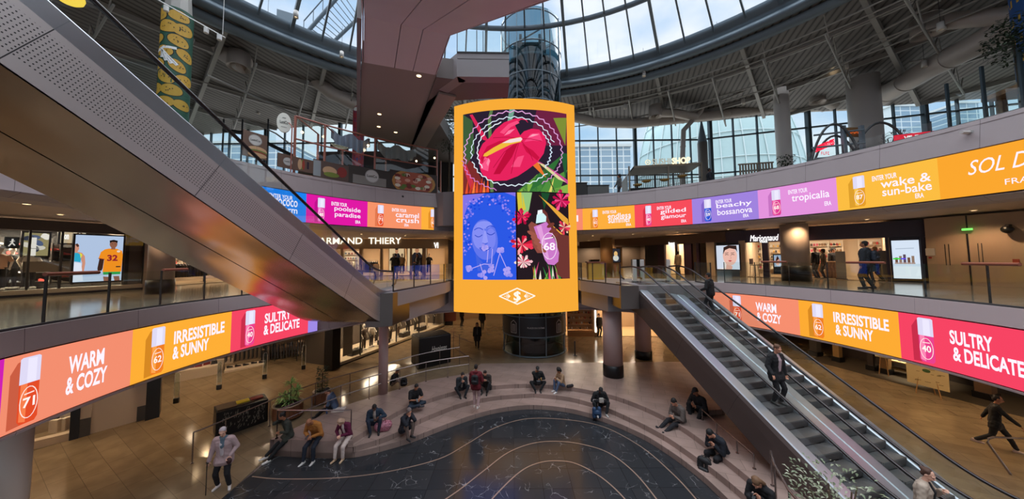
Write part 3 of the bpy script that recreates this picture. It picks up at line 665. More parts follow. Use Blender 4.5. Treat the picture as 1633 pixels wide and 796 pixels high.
# pipes and cable trays that follow the roof
def pipe(pts, r, mt, lab, name='ceiling_pipe', grp=None, n=8):
    m = MB(); m.tube(pts, r, n); return tag(obj(name, m, mt), lab, 'pipe', grp)
def roofpt(x, y, dz): return (x, y, rz_(x, y)-dz)
for i, (r, dz) in enumerate([(21.9, .75), (22.5, .8), (23.1, .7), (25.4, .8), (26.2, .9), (27.1, .75)]):
    a0, a1 = [(.15, 1.5), (.1, 1.3), (.2, 1.1), (.2, 1.4), (.1, 1.2), (1.7, 2.9)][i]
    pipe([roofpt(SC[0]+r*cos(a0+(a1-a0)*k/20), SC[1]+r*sin(a0+(a1-a0)*k/20), dz) for k in range(21)], .05, M_steelL, 'thin grey pipe curving under the roof round the skylight', grp='thin pipes under the roof')
for i, (px0, py0, px1, py1, Y0, Y1) in enumerate([(350, 60, 560, 112, 20, 24), (330, 120, 520, 205, 17, 26), (940, 170, 1240, 130, 26, 24), (930, 150, 1300, 95, 25.5, 21), (1100, 180, 1400, 60, 26, 20), (1450, 100, 1633, 60, 19, 15), (1180, 170, 1500, 0, 26, 15), (1210, 172, 1530, 6, 26, 15)]):
    p, q = D(px0, py0, Y0), D(px1, py1, Y1); pipe([tuple(p), tuple(q)], .07, M_steelL, ['straight grey rod in the roof left of the bridge', 'long grey rod crossing the left roof', 'straight pipe above the glass facade', 'upper straight pipe above the glass facade', 'slanting conduit right of the skylight', 'short conduit at the far right roof', 'first of two parallel cable rods under the right roof', 'second of two parallel cable rods under the right roof'][i])
# air ducts
def duct(lab, pts, r, mouth=None):
    T = thing('air_duct', lab, 'duct', tuple(pts[0])); m = MB(); m.tube(pts, r, 18); objw('duct_pipe', m, M_duct, T)
    P = [Vector(p) for p in pts]
    for a, b in zip(P[:-1], P[1:]):
        L = (b-a).length; k = int(L/2.4)
        for i in range(1, k+1):
            c = a+(b-a)*i/(k+1); d = (b-a).normalized()*.03; m = MB(); m.cyl(c-d, c+d, r+.03, None, 18); objw('joint_band', m, M_duct, T)
    if mouth:
        c, rr, h = mouth; m = MB(); m.lathe(c, [(rr*.72, h*.1), (rr*.72, -h*.4), (rr, -h*.45), (rr*1.04, -h*.5), (rr, -h*.4), (rr, h*.5), (0, h*.5)], 24); objw('outlet', m, M_duct, T)
        m = MB(); m.lathe(c, [(0, -h*.1), (rr*.72, -h*.1)], 24); objw('outlet_grille', m, M_black, T)
    return T
duct('long round duct running above the glass facade', [tuple(D(915, 187, 27)), tuple(D(960, 196, 27)), tuple(D(1010, 197, 27)), tuple(D(1130, 185, 26.6)), tuple(D(1225, 173, 26.4)), tuple(D(1360, 168, 25.6))], .42)
duct('short round duct elbow with outlet over the sushi counter', [tuple(D(1110, 187, 26)), tuple(D(1075, 180, 26)), tuple(D(1045, 180, 25.6))], .36, (tuple(D(1045, 178, 25.4)), .5, 1.0))
duct('thin white pipe bending down from the roof to the sushi counter', [tuple(D(1120, 122, 26)), tuple(D(1123, 165, 26)), tuple(D(1117, 178, 26)), tuple(D(1090, 208, 26)), tuple(D(1088, 260, 26)), tuple(D(1089, 300, 26))], .2)
duct('big round duct rising to the upper right corner', [tuple(D(1390, 164, 23)), tuple(D(1480, 110, 18.5)), tuple(D(1560, 70, 16)), tuple(D(1650, 20, 14.2))], .62)
duct('round duct with downward outlet at the upper right', [tuple(D(1660, 18, 14)), tuple(D(1590, 26, 15)), tuple(D(1490, 36, 16.5))], .42, (tuple(D(1478, 41, 16.6)), .62, 1.1))
duct('small round duct with outlet left of the fat column', [tuple(D(1330, 168, 25)), tuple(D(1305, 155, 24.5))], .38, (tuple(D(1303, 155, 24.3)), .5, .9))
duct('wide round duct behind the potato column', [tuple(D(165, 60, 19)), tuple(D(250, 33, 19)), tuple(D(285, 38, 19)), tuple(D(390, 103, 19.5))], .62, (tuple(D(381, 97, 19.3)), .6, 1.0))
duct('dark round duct bending above the food kiosk', [tuple(D(495, 122, 23)), tuple(D(530, 150, 23)), tuple(D(570, 168, 24))], .5)
# track of spotlights upper left
T = thing('spotlight_track', 'white hanging lighting track with small spots left of the bridge', 'lighting track', tuple(D(300, 30, 13)))
m = MB(); p, q = D(245, -4, 13), D(359, 60, 13.4); m.tube([tuple(p), tuple(q)], .025, 6); objw('rail', m, mat('#d8d6d2', .4), T)
m = MB(); h = D(355, 55, 13.4); m.tube([tuple(h), (h.x, h.y, h.z+3)], .012, 6); objw('hanger', m, mat('#d8d6d2', .4), T)
for px, py in ((265, 13), (329, 48), (350, 59)):
    c = D(px, py, 13.3); m = MB(); m.cyl((c.x, c.y, c.z-.14), (c.x, c.y, c.z+.1), .09, .09, 12); objw('spot', m, mat('#d8d6d2', .4), T)
# small pendants under the roof
pd0 = None
def ceiling_spot(px, py, Y, lab='small pale cylinder lamp hanging from the roof'):
    global pd0
    c = D(px, py, Y)
    if pd0 is None:
        pd0 = thing('cylinder_lamp', lab, 'lamp', (0, 0, 0), 0, 'small cylinder lamps under the roof')
        m = MB(); m.lathe((0, 0, 0), [(0, .2), (.12, .2), (.13, -.2), (.10, -.2), (.1, -.1), (0, -.1)], 16); obj('lamp_body', m, mat('#c9c4be', .5), pd0)
        m = MB(); m.tube([(0, 0, .2), (0, 0, 2.0)], .01, 6); obj('wire', m, M_dark, pd0)
        m = MB(); m.lathe((0, 0, 0), [(0, -.11), (.09, -.11)], 12); obj('bulb', m, emit('#ffe2b0', 1.6), pd0); pd0.location = c
        CH[pd0.name] = kids(pd0); return pd0
    return dup(pd0, loc=c)
for px, py, Y in [(427, 33, 19), (408, 137, 24), (545, 87, 20), (412, 178, 26), (472, 23, 17), (1474, 102, 18), (1500, 42, 15), (1349, 105, 20), (1185, 162, 24), (997, 170, 25), (1027, 118, 22), (1145, 80, 20), (1285, 16, 17)]: ceiling_spot(px, py, Y)
# glowing strip lamps
for px, py, Y, L, rot, lab in [(342, 130, 24, 1.6, .1, 'glowing strip lamp under the left roof'), (1350, 109, 21, 2.2, 0, 'glowing strip lamp above the fat grey column')]:
    c = D(px, py, Y); T = thing('strip_lamp', lab, 'lamp', tuple(c)); m = MB(); m.box((c.x, c.y, c.z+.06), (L+.1, .22, .08), rot); objw('housing', m, M_steelL, T)
    
    for s in (-.4, .4): m = MB(); m.tube([(c.x+s*L, c.y, c.z+.08), (c.x+s*L, c.y, rz_(c.x, c.y))], .012, 5); objw('hanger', m, M_dark, T)
    m = MB(); m.box((c.x, c.y, c.z), (L, .16, .05), rot); objw('tube', m, emit('#ffdf9a', 3.5), T); area('strip_light', (c.x, c.y, c.z-.1), L, 60, (1, .8, .5), (pi, 0, 0), .3)
# potato column & other wrapped columns
def wrapped(px0, py0, px1, py1, Y, r, fn, lab, cone=3.2, nm='wrapped_column', zb=None):
    p = D((px0), py0, Y); q = D(px1, py1, Y); x = (p.x+q.x)/2; T = thing(nm, lab, 'column', (x, Y, 10.8))
    m = MB(); m.lathe((x, Y, 0), [(r, zb or 10.8), (r, p.z)], 28); objw('shaft', m, fn[0], T)
    if cone: m = MB(); m.lathe((x, Y, 0), [(r*.9, p.z), (.3, p.z+cone)], 10, smooth=False); objw('capital', m, M_steelL, T)
    sh = [c for c in COL.objects if c.parent == T][0]
    def mp_(u, v, l): a = -pi/2+u/r+.35; return (x+(r+l)*cos(a), Y+(r+l)*sin(a), v)
    fn[1](mp_, x, p.z, r, sh); return T
def potatoes(mp_, x, zt, r, sh):
    pc = Pic(); random.seed(3); W_ = pi*r
    z = zt-.4; row = 0
    while z > zt-7.5:
        for k in range(3):
            u = -W_*.7+k*1.15*r*1.15+(row % 2)*.6*r+random.uniform(-.1, .1); rr = random.uniform(.56, .7)*r; rot = random.uniform(-.7, .3)
            pc.ell(u, z, rr*1.22, rr*.86, '#15130f', 1, 18, rot); pc.ell(u, z, rr*1.12, rr*.78, '#c69a34', 2, 18, rot)
            for _ in range(5):
                a_, d_ = random.uniform(0, 6.3), random.uniform(.1, .7); pc.ell(u+cos(a_)*d_*rr, z+sin(a_)*d_*rr*.6, .028, .028, '#4a3510', 3, 6)
        z -= r*1.12; row += 1
    c0, z0 = -.15, zt-2.2
    for k, (dx, dz) in enumerate([(-.28, -.35), (-.1, -.5), (.08, -.6), (.25, -.62)]): pc.line([(c0-.1, z0), (c0+dx*.4+.05, z0+dz*.5), (c0+dx+.2, z0+dz)], .13, '#e9e9ea', 4); pc.line([(c0-.1, z0), (c0+dx+.18, z0+dz)], .015, '#222222', 5)
    pc.line([(c0-.35, z0-.05), (c0, z0+.12), (c0+.4, z0+.15)], .12, '#e9e9ea', 4)
    pc.line([(c0-.55, z0-2.6), (c0-.1, z0-2.75), (c0+.3, z0-3.2), (c0+.5, z0-3.7)], .3, '#e9e9ea', 4); pc.ell(c0-.4, z0-2.65, .26, .2, '#e9e9ea', 4); pc.ell(c0-.38, z0-2.62, .09, .09, '#222222', 6)
    pc.build('potato_print', mp_, sh, .22, lambda c: mat(c, .6), .004)
M_green = mat('#245240', .55)
wrapped(288, 22, 272, 178, 14.5, .55, (M_green, potatoes), 'round column wrapped in a yellow potato print on green')
def redblue(mp_, x, zt, r, sh):
    pc = Pic()
    for k in range(9):
        z = zt-.5-k*.75; pc.line([(-1.2, z), (-.6, z+.3), (0, z-.1), (.7, z+.35), (1.3, z)], .26, '#2a3f78', 1); pc.line([(-1.2, z+.16), (-.6, z+.46), (0, z+.06), (.7, z+.5)], .04, '#101014', 2)
    pc.ell(-.1, zt-.3, .3, .16, '#e8e6e2', 3)
    pc.build('print', mp_, sh, .22, lambda c: mat(c, .6), .004)
wrapped(571, 172, 573, 215, 24, .42, (mat('#9a2a33', .55), redblue), 'round column wrapped in a red and blue print beside the bridge', 0)
def blueyel(mp_, x, zt, r, sh):
    pc = Pic()
    for k in range(7): z = zt-.6-k*.9; pc.line([(-1.4, z), (-.5, z+.45), (.4, z-.2), (1.3, z+.3)], .3, '#c79a2e', 1); pc.ell(.5, z+.25, .2, .12, '#e6e4df', 2)
    pc.build('print', mp_, sh, .22, lambda c: mat(c, .6), .004)
wrapped(1647, -20, 1652, 95, 13, .55, (mat('#1c4a86', .55), blueyel), 'round column wrapped in a blue and yellow print at the far right', 0)
# yellow lamp top left
c = D(110, -2, 6.2); T = thing('pendant_lamp', 'round yellow pendant lamp at the top left edge', 'lamp', tuple(c)); m = MB(); m.lathe(tuple(c), [(0, -.08), (.13, -.08), (.19, -.03), (.21, .05), (.19, .14), (0, .16)], 28); objw('shade', m, emit('#ffd74a', 1.0), T)
m = MB(); m.tube([tuple(c+Vector((0, 0, .16))), tuple(c+Vector((0, 0, 2.4)))], .012, 6); objw('wire', m, M_dark, T)
# glass facade: plane y = 28.6, bowed to the camera at the right; mullions and transoms
def fac_y(x): return 28.6 if x < 18 else 28.6-(x-18)*.33
xs = [-46+i*1.75 for i in range(0, 60)]
FA = thing('glass_facade', 'tall glass curtain wall with dark mullions behind the upper level', 'glass wall', (10, 28.6, 10.8))
m = MB(); pts = [(x, fac_y(x)) for x in (-46, 0, 18, 30, 52)]
for p, q in zip(pts[:-1], pts[1:]): m.add([(p[0], p[1], 10.8), (q[0], q[1], 10.8), (q[0], q[1], 20), (p[0], p[1], 20)], [(0, 1, 2, 3)])
objw('glazing', m, M_fglass, FA)
mull = None
for i, x in enumerate(xs):
    if -10 < x < 3: continue
    big = i % 4 == 1; m = MB(); m.box((x, fac_y(x), 15.2), ((.26, .34, 9.6) if big else (.09, .18, 9.6))); objw('mullion', m, M_mull, FA)
for z in (10.6, 14.25, 17.6, 19.6):
    m = MB()
    for p, q in zip(pts[:-1], pts[1:]):
        L = hypot(q[0]-p[0], q[1]-p[1]); m.box(((p[0]+q[0])/2, (p[1]+q[1])/2, z), (L, .16, .12), atan2(q[1]-p[1], q[0]-p[0]))
    objw('transom', m, M_mull, FA)
# outside: pale domed glass building, modern white block
M_out = nodes_mat('pale_glass_building', panel_seams((.55, .66, .66), (.75, .8, .8), 2.2, 50), .25)
def outb(t, b):
    br = nn(t, 'ShaderNodeTexBrick'); t.links.new(objco(t, rot=(pi/2, 0, 0)), br.inputs['Vector']); br.offset = 0
    for k, c in (('Color1', (.33, .42, .5, 1)), ('Color2', (.26, .36, .46, 1)), ('Mortar', (.75, .76, .76, 1))): br.inputs[k].default_value = c
    br.inputs['Scale'].default_value = 1; br.inputs['Brick Width'].default_value = 2.6; br.inputs['Row Height'].default_value = 1.5; br.inputs['Mortar Size'].default_value = .12; t.links.new(br.outputs[0], b.inputs['Base Color'])
M_outb = nodes_mat('office_glass', outb, .2)
c = D(1130, 330, 60); T = thing('glass_dome_building', 'pale domed glass building outside the facade', 'building', (c.x, 62, 0))
m = MB(); m.lathe((52, 80, 0), [(20*cos(a)**.6 if a < 1.5 else 0, 8+44*sin(a)) for a in [i*pi/2/14 for i in range(15)]], 40, 0, pi, 2*pi); objw('glass_shell', m, mat('#b9cccb', .35), T)
for k in range(15):
    a = pi+pi*k/14; m = MB(); m.tube([(52+(20*cos(b)**.6+.12)*cos(a), 80+(20*cos(b)**.6+.12)*sin(a), 8+44*sin(b)+.05) for b in [i*1.5/12 for i in range(13)]], .13, 6); objw('rib', m, mat('#d5dedd', .4), T)
for b in (.05, .15, .25, .35, .45, .6, .8): m = MB(); r = 20*cos(b)**.6+.15; m.tube([(52+r*cos(pi+pi*i/24), 80+r*sin(pi+pi*i/24), 8+44*sin(b)) for i in range(25)], .1, 6); objw('hoop', m, mat('#d5dedd', .4), T)
for (px0, px1, ptop, Y, lab) in [(880, 1005, 235, 70, 'low glass office block outside left of the dome'), (1420, 1470, 170, 80, 'distant tower outside the right facade'), (1530, 1560, 165, 82, 'narrow distant tower outside the right facade'), (300, 460, 230, 70, 'glass office block outside the left facade')]:
    p, q = D(px0, ptop, Y), D(px1, ptop, Y); m = MB(); m.box(((p.x+q.x)/2, Y+5, p.z/2), (q.x-p.x, 10, p.z)); T = thing('office_block', lab, 'building', ((p.x+q.x)/2, Y, 0)); objw('walls', m, M_outb, T)
    m = MB(); m.box(((p.x+q.x)/2, Y+5, p.z+.3), (q.x-p.x+.6, 10.6, .6)); objw('roof_edge', m, mat('#d8d8d6'), T)
m = MB(); m.add([(-120, 29, -.1), (120, 29, -.1), (120, 160, -.1), (-120, 160, -.1)], [(0, 1, 2, 3)]); struct('ground', m, mat('#9a9890'), label='pale paving outside the mall')
# ------------------------------------------------------------ overhead bridge and escalator underside
def P3(px, py, z): return tuple(G(px, py, z))
T = thing('overhead_bridge', 'pinkish panelled bridge and escalator underside crossing overhead', 'bridge', P3(640, 110, 15.2))
zA = 15.2
BL, BR = P3(577, 99, zA), P3(696, 120, zA); AL, AR = P3(577, 26, zA), P3(719, 57, zA)
FL, FR = P3(573, 215, zA), P3(654, 236, zA)
TL, TR = P3(570, -60, 12.2), P3(905, -9, 11.2)
def lerp(a, b, t): return tuple(a[i]+(b[i]-a[i])*t for i in range(3))
def slabquad(a, b, c, d, h, mt, nm, par): # a,b near; c,d far
    m = MB(); up = (0, 0, h); vs = [a, b, c, d]+[tuple(Vector(v)+Vector(up)) for v in (a, b, c, d)]
    m.add(vs, [(3, 2, 1, 0), (4, 5, 6, 7), (0, 1, 5, 4), (1, 2, 6, 5), (2, 3, 7, 6), (3, 0, 4, 7)]); return objw(nm, m, mt, par)
cuts = [0, .02, .42, .67, .985, 1]
for k in range(5):
    g = .004
    t0, t1 = cuts[k]+g, cuts[k+1]-g
    slabquad(lerp(TL, TR, t0), lerp(TL, TR, t1), lerp(AL, AR, t1), lerp(AL, AR, t0), 1.0, M_under2, 'sloping_panel', T)
    slabquad(lerp(AL, AR, t0), lerp(AL, AR, t1), lerp(BL, BR, t1), lerp(BL, BR, t0), 1.0, M_under2, 'flat_panel', T)
slabquad(BL, BR, FR, FL, 1.0, mat('#968a84', .5), 'ceiling_panel', T)
m = MB(); m.box((0, 0, 0), (1, 1, 1)); c_ = lerp(BL, FL, .5)
sd = MB()
def sidewall(a, b, w_, z0, z1, mb):
    a, b = Vector(a), Vector(b); d = (b-a); n = Vector((-d.y, d.x, 0)).normalized()*w_
    mb.add([tuple(Vector((v.x, v.y, z))) for v in (a, b, b+n, a+n) for z in (z0, z1)], [(0, 1, 3, 2), (2, 3, 5, 4), (4, 5, 7, 6), (6, 7, 1, 0), (0, 2, 4, 6), (1, 7, 5, 3)])
sidewall(AL, FL, .16, 15.1, 16.9, sd); objw('side_parapet', sd, M_white, T)
cb = thing('round_downlight', 'small glowing downlight in the overhead bridge ceiling', 'downlight', (0, 0, 0), 0, 'downlights in the overhead bridge')
m = MB(); m.lathe((0, 0, 0), [(.11, 0), (.13, -.02), (.15, 0)], 16); obj('trim_ring', m, M_steelL, cb)
m = MB(); m.lathe((0, 0, 0), [(0, -.006), (.11, -.006)], 16); obj('lens', m, emit('#ffd59a', 4), cb); CH[cb.name] = kids(cb)
sp = [(668, 121), (605, 182), (604, 202), (631, 211)]
for i, (px, py) in enumerate(sp):
    p = G(px, py, zA-.01)
    if i == 0: cb.location = p
    else: dup(cb, loc=p)
# dark deck of the third level to the back, with white box beams
mm = MB(); poly = [FR[:2], BR[:2], P3(694, 141, zA)[:2], P3(728, 124, zA)[:2], P3(815, 124, zA)[:2]]
poly = [FR, BR, P3(729, 124, zA), P3(812, 126, zA)]
poly = [(p[0], p[1]) for p in poly]+[(-.15, 16.0), (-4.6, 16.4), (-4.35, 27.5), (-9, 27.5)]
mm.prism(poly, 15.11, 16.1); struct('ceiling_bridge', mm, mat('#6a605c', .6), label='dark ceiling of the third level deck behind the big screen')
mm = MB(); a, b, c = P3(700, 143, 15.1), P3(729, 122, 15.1), P3(812, 123, 15.1); sidewall(b, a, -.5, 15.1, 16.25, mm)
struct('beam_90', mm, M_white, label='pale box beam turning toward the overhead bridge')
mm = MB(); sidewall(b, c, .5, 15.1, 15.95, mm); struct('beam_91', mm, M_white, label='pale box beam beside the lift shaft')
mm = MB(); sidewall(b, c, .5, 15.98, 16.25, mm); struct('beam_92', mm, M_white, label='upper strip of the pale beam beside the lift shaft')
straight_bal('glass balustrade of the third level left of the lift', [b[:2], c[:2]], 16.25, 1.1)
p, q = P3(656, 236, 15.2), P3(700, 143, 15.2); mm = MB(); sidewall(p, q, .9, 15.0, 15.25, mm); struct('beam_93', mm, mat('#8f827c', .5), label='pale slanting strip under the dark ceiling')
m = MB(); m.add([FR, BR, P3(704, 142, zA), P3(672, 236, zA)], [(0, 1, 2, 3)]); objw('edge_filler', m, mat('#968a84', .5), T)
# gangway hanging at the skylight edge (top, left of the bridge)
T = thing('maintenance_gangway', 'steel maintenance gangway hanging at the skylight edge', 'gangway', tuple(D(500, 50, 20)))
a, b, c, d = D(484, 58, 20), D(545, -12, 20), D(572, 28, 21), D(520, 78, 21)
for k, (p, q) in enumerate([(a, b), (d, c)]): m = MB(); m.tube([tuple(p), tuple(q)], .12, 8); objw('side_beam', m, M_steel, T)
for i in range(12):
    t = i/11; m = MB(); m.tube([tuple(a+(b-a)*t), tuple(d+(c-d)*t)], .03, 6); objw('rung', m, M_steel, T)
a2, b2 = a+Vector((0, 0, 1.1)), b+Vector((0, 0, 1.1))
m = MB(); m.tube([tuple(a2), tuple(b2)], .04, 6); objw('guard_rail', m, M_steel, T)
for i in range(5): m = MB(); m.tube([tuple(a+(b-a)*(i/4)), tuple(a2+(b2-a2)*(i/4))], .03, 6); objw('guard_post', m, M_steel, T)
m = MB(); c = D(455, 34, 20.5); m.box(tuple(c), (.9, .5, 1.1), .5); objw('end_box', m, M_steel, T)
# fine wall behind the ground/first levels (dark back)
for (nm, a, b, z0, z1, mt, lab) in [('wall_back', (-45, 74), (45, 74), 0, 10.8, mat('#4a3c30', .7), 'far back wall of the mall'), ('wall_left', (-44, -5), (-44, 75), 0, 10.8, mat('#3a322c', .7), 'far left wall'), ('wall_right', (44, -5), (44, 75), 0, 10.8, mat('#3a322c', .7), 'far right wall')]:
    m = MB(); L = hypot(b[0]-a[0], b[1]-a[1]); m.box(((a[0]+b[0])/2, (a[1]+b[1])/2, (z0+z1)/2), (L, .2, z1-z0), atan2(b[1]-a[1], b[0]-a[0])); struct(nm, m, mt, label=lab)
# ------------------------------------------------------------ the big curved screen
LC, LRd = (.22, 27.0), 8.5
def tot(u, v, l):      # u metres along the curve (0 = middle), v = height
    a = -pi/2+u/LRd; return (LC[0]+(LRd+l)*cos(a), LC[1]+(LRd+l)*sin(a), v)
ZB, ZT = D(822, 500.5, 18.5).z, D(822, 157, 18.5).z
UW = 4.05
T = thing('curved_led_totem', 'tall curved orange advertising screen hanging in front of the central lift', 'screen', (.2, 18.9, ZB))
m = MB(); aa = UW/LRd
m.lathe((*LC, 0), [(LRd-.45, ZB), (LRd-.03, ZB), (LRd-.03, ZT), (LRd-.45, ZT), (LRd-.45, ZB)], 48, 0, -pi/2-aa, -pi/2+aa); objw('housing', m, M_black, T)
for sgn in (-1, 1):
    a = -pi/2+sgn*aa; m = MB(); m.add([(LC[0]+r*cos(a), LC[1]+r*sin(a), z) for r, z in ((LRd-.45, ZB), (LRd, ZB), (LRd, ZT), (LRd-.45, ZT))], [(0, 1, 2, 3)]); objw('side_cheek', m, M_black, T)
Hh = ZT-ZB
ph = lambda px, py: ((px-822)/(921-723)*2*UW*1.0, ZB+(500-py)/(500-157)*Hh)      # layout measures taken along the screen
pc = Pic(); OR_ = '#f0a636'; pc.rect(-UW, ZB, UW, ZT, OR_, 1)
sc_ = 2*UW/198
def XY(px, py): # correct for the rows getting narrower to the top
    k = 191+(py-157)/343*7; return ((px-822)/k*2*UW, ZB+(500.5-py-((px-822)/99)**2*(-(py-411)/343*13 if py > 411 else (411-py)/254*11.5))/(343.5)*Hh)
def pl(*pts): return [XY(x, y) for x, y in pts]
x0, y1 = XY(740.5, 192); x1 = -x0+.02; xm = XY(824, 380)[0]; yT, yM, yB = XY(822, 175)[1], XY(822, 310)[1], XY(822, 448)[1]
FX0, FX1 = XY(742, 250)[0], XY(903.5, 250)[0]
pc.rect(FX0, yM+.03, FX1, yT, '#2a1f30', 2)
import random as _r
_r.seed(11)
def U(fx): return FX0+(FX1-FX0)*fx
def V(fy): return yM+(yT-yM)*fy
# crops of the first picture: fraction coordinates of the flower panel
def FP(*pts): return [(U(x), V(y)) for x, y in pts]
pc.poly(FP((.62, .55), (1, .6), (1, 1), (.7, 1)), '#6b2140', 3); pc.poly(FP((.0, .3), (.12, .5), (.1, .9), (0, 1)), '#3c5a38', 3)
pc.poly(FP((.0, .0), (.25, .0), (.12, .35), (.0, .5)), '#7a2b2a', 3); pc.poly(FP((.28, .9), (.3, 1), (.27, 1), (.25, .9), (.27, .0), (.3, .0)), '#5b7a4a', 3)
pc.poly(FP((.45, 1), (.5, 1), (.42, .6), (.4, .6)), '#6fa08c', 3)
pc.poly(FP((.07, .98), (.1, .98), (.26, .62), (.2, .65)), '#d02552', 4); pc.poly(FP((.0, .35), (.03, .38), (.13, .08), (.08, .05)), '#c43148', 4)
for (a, b, c, col) in [((.5, 0), (.95, .48), (.72, .0), '#2f6b35'), ((.6, 0), (1, .3), (.9, 0), '#4d8a3c'), ((.75, 0), (1, .12), (1, 0), '#86b04a'), ((.52, .0), (.7, .22), (.62, 0), '#7fae45'), ((.8, .0), (.86, .2), (.83, 0), '#d9cf6a'), ((.93, .5), (1, .5), (.98, .15), '#245a33'), ((.86, .92), (1, .95), (.98, .6), '#7a8a35')]: pc.poly(FP(a, b, c), col, 4)
for k in range(7): x = .02+.035*k; pc.poly(FP((x, 0), (x+.03, 0), (x+.015+_r.uniform(0, .04), _r.uniform(.12, .24))), ['#e0502c', '#c63a24', '#f07a3a'][k % 3], 5)
pc.poly(FP((.62, .33), (.70, .36), (1.0, .12), (1.0, .17), (.72, .37), (.66, .38)), '#c2488c', 6); pc.poly(FP((.64, .34), (.7, .38), (.78, .18), (.74, .22)), '#e2732e', 6); pc.poly(FP((.7, .36), (.76, .34), (.98, .14), (.9, .17)), '#d9cf98', 7)
pc.line(FP((.72, .34), (.78, .25), (.86, .02)), .06, '#3d3a22', 8)
leaf = [(.545, .68), (.50, .80), (.55, .87), (.60, .88), (.62, .83), (.58, .885), (.50, .885), (.40, .84), (.32, .76), (.27, .67), (.20, .60), (.16, .50), (.165, .38), (.18, .27), (.21, .20), (.30, .14), (.42, .14), (.52, .19), (.60, .26), (.70, .36), (.76, .47), (.785, .60), (.77, .70), (.72, .76), (.65, .765), (.58, .73)]
pc.poly(FP(*[(x, y) for x, y in leaf]), '#e0225a', 9)
def inner(col, pts, lay): pc.poly(FP(*pts), col, lay)
inner('#f24c7c', [(.36, .72), (.44, .82), (.52, .86), (.54, .83), (.46, .78), (.40, .70)], 10); inner('#c4123f', [(.18, .42), (.24, .56), (.36, .62), (.50, .62), (.30, .50), (.20, .36)], 10)
inner('#f35586', [(.18, .30), (.22, .44), (.27, .40), (.25, .26)], 10); inner('#b80f38', [(.53, .60), (.42, .50), (.30, .22), (.36, .22), (.47, .42)], 10); inner('#f0437a', [(.58, .60), (.64, .70), (.72, .72), (.75, .62), (.66, .62)], 10)
inner('#c4123f', [(.56, .58), (.66, .50), (.72, .42), (.70, .38), (.60, .48)], 10); inner('#ff86a6', [(.235, .36), (.255, .42), (.27, .38), (.25, .32)], 11); inner('#ff9cb4', [(.62, .66), (.66, .70), (.72, .70), (.66, .67)], 11); inner('#f77aa0', [(.40, .68), (.44, .74), (.5, .76), (.45, .70)], 11)
inner('#f24c7c', [(.46, .30), (.52, .42), (.58, .44), (.54, .30)], 10)
for q in ([(.54, .62), (.40, .48), (.30, .30)], [(.54, .62), (.50, .45), (.46, .22)], [(.55, .62), (.62, .50), (.66, .38)], [(.54, .64), (.44, .66), (.3, .66)], [(.56, .64), (.64, .64), (.74, .62)]): pc.line(FP(*q), .035, '#a80d35', 11)
pc.poly(FP((.565, .635), (.55, .66), (.45, .635), (.30, .54), (.215, .475), (.205, .445), (.24, .44), (.34, .50), (.46, .57), (.55, .60)), '#e9b63c', 13); pc.poly(FP((.565, .635), (.55, .655), (.45, .63), (.38, .59), (.46, .59), (.55, .61)), '#ecd6d8', 14)
def squig(rx, ry, a0, a1, col, wd, amp, n, cx=.48, cy=.50, seed=1):
    _r.seed(seed); pts = []
    for i in range(n+1):
        a = a0+(a1-a0)*i/n; k = 1+amp*((-1)**i)*_r.uniform(.4, 1); pts.append((cx+rx*cos(a)*k, cy+ry*sin(a)*k))
    pc.line(FP(*pts), wd, col, 16)
squig(.39, .40, .3, 3.3, '#d8e6f4', .055, .03, 34, seed=2); squig(.39, .42, 3.4, 5.6, '#dff0f8', .055, .03, 26, seed=3)
squig(.33, .36, 1.9, 3.7, '#e8eef8', .06, .025, 20, seed=4); squig(.35, .35, -.6, .7, '#cfe2f2', .06, .03, 18, seed=5); squig(.46, .47, .0, 3.4, '#dba0d6', .06, .03, 44, seed=6); squig(.46, .47, 5.3, 6.28, '#d79bd2', .05, .03, 16, seed=7); squig(.49, .49, 3.3, 4.4, '#cf7fc6', .05, .03, 18, seed=8)
# blue duotone portrait: a smiling woman with a big round head of curls, flowers in her hand
xL0, xL1 = XY(740.5, 380)[0], XY(822.5, 380)[0]
def BP(*pts): return [(xL0+(xL1-xL0)*x, yB+(yM-yB)*y) for x, y in pts]
pc.rect(xL0, yB, xL1, yM-.0, '#7f6fe0', 2)
pc.poly(BP((.0, .0), (1, 0), (1, .95), (.8, 1), (.45, 1), (.1, .86), (.0, .70)), '#2a55dd', 3)
_r.seed(5)
bx0, by0, bw, bh = xL0, yB, xL1-xL0, yM-yB
for k in range(230):
    a = _r.uniform(-.4, pi+.6); d = _r.gauss(.44, .05); x, y = .5+d*cos(a)*1.05, .56+d*sin(a)*.92
    if 0.02 < x < .98 and .02 < y < .98: pc.ell(bx0+bw*x, by0+bh*y, .07, .06, ['#8f7fe8', '#1d46d8', '#6f74e6', '#a58de6', '#1740cf'][k % 5], 4, 7)
pc.ell(bx0+bw*.43, by0+bh*.46, bw*.245, bh*.235, '#5f72e4', 6, 26, .12); pc.poly(BP((.26, .30), (.42, .18), (.60, .30), (.62, .12), (.3, .1)), '#3f5fd8', 5)
pc.ell(bx0+bw*.33, by0+bh*.50, bw*.13, bh*.15, '#8089ec', 7, 18, .1); pc.ell(bx0+bw*.55, by0+bh*.47, bw*.09, bh*.12, '#7580ea', 7, 18); pc.ell(bx0+bw*.42, by0+bh*.63, bw*.15, bh*.045, '#8790ee', 7, 16)
for (x, t_) in ((.32, .0), (.55, .02)):
    pc.line([(bx0+bw*(x-.07+.14*k/6), by0+bh*(.515+t_-.022*sin(pi*k/6))) for k in range(7)], .045, '#1c3cb4', 8); pc.line([(bx0+bw*(x-.08+.16*k/6), by0+bh*(.575+t_+.022*sin(pi*k/6))) for k in range(7)], .05, '#2c4ac8', 8)
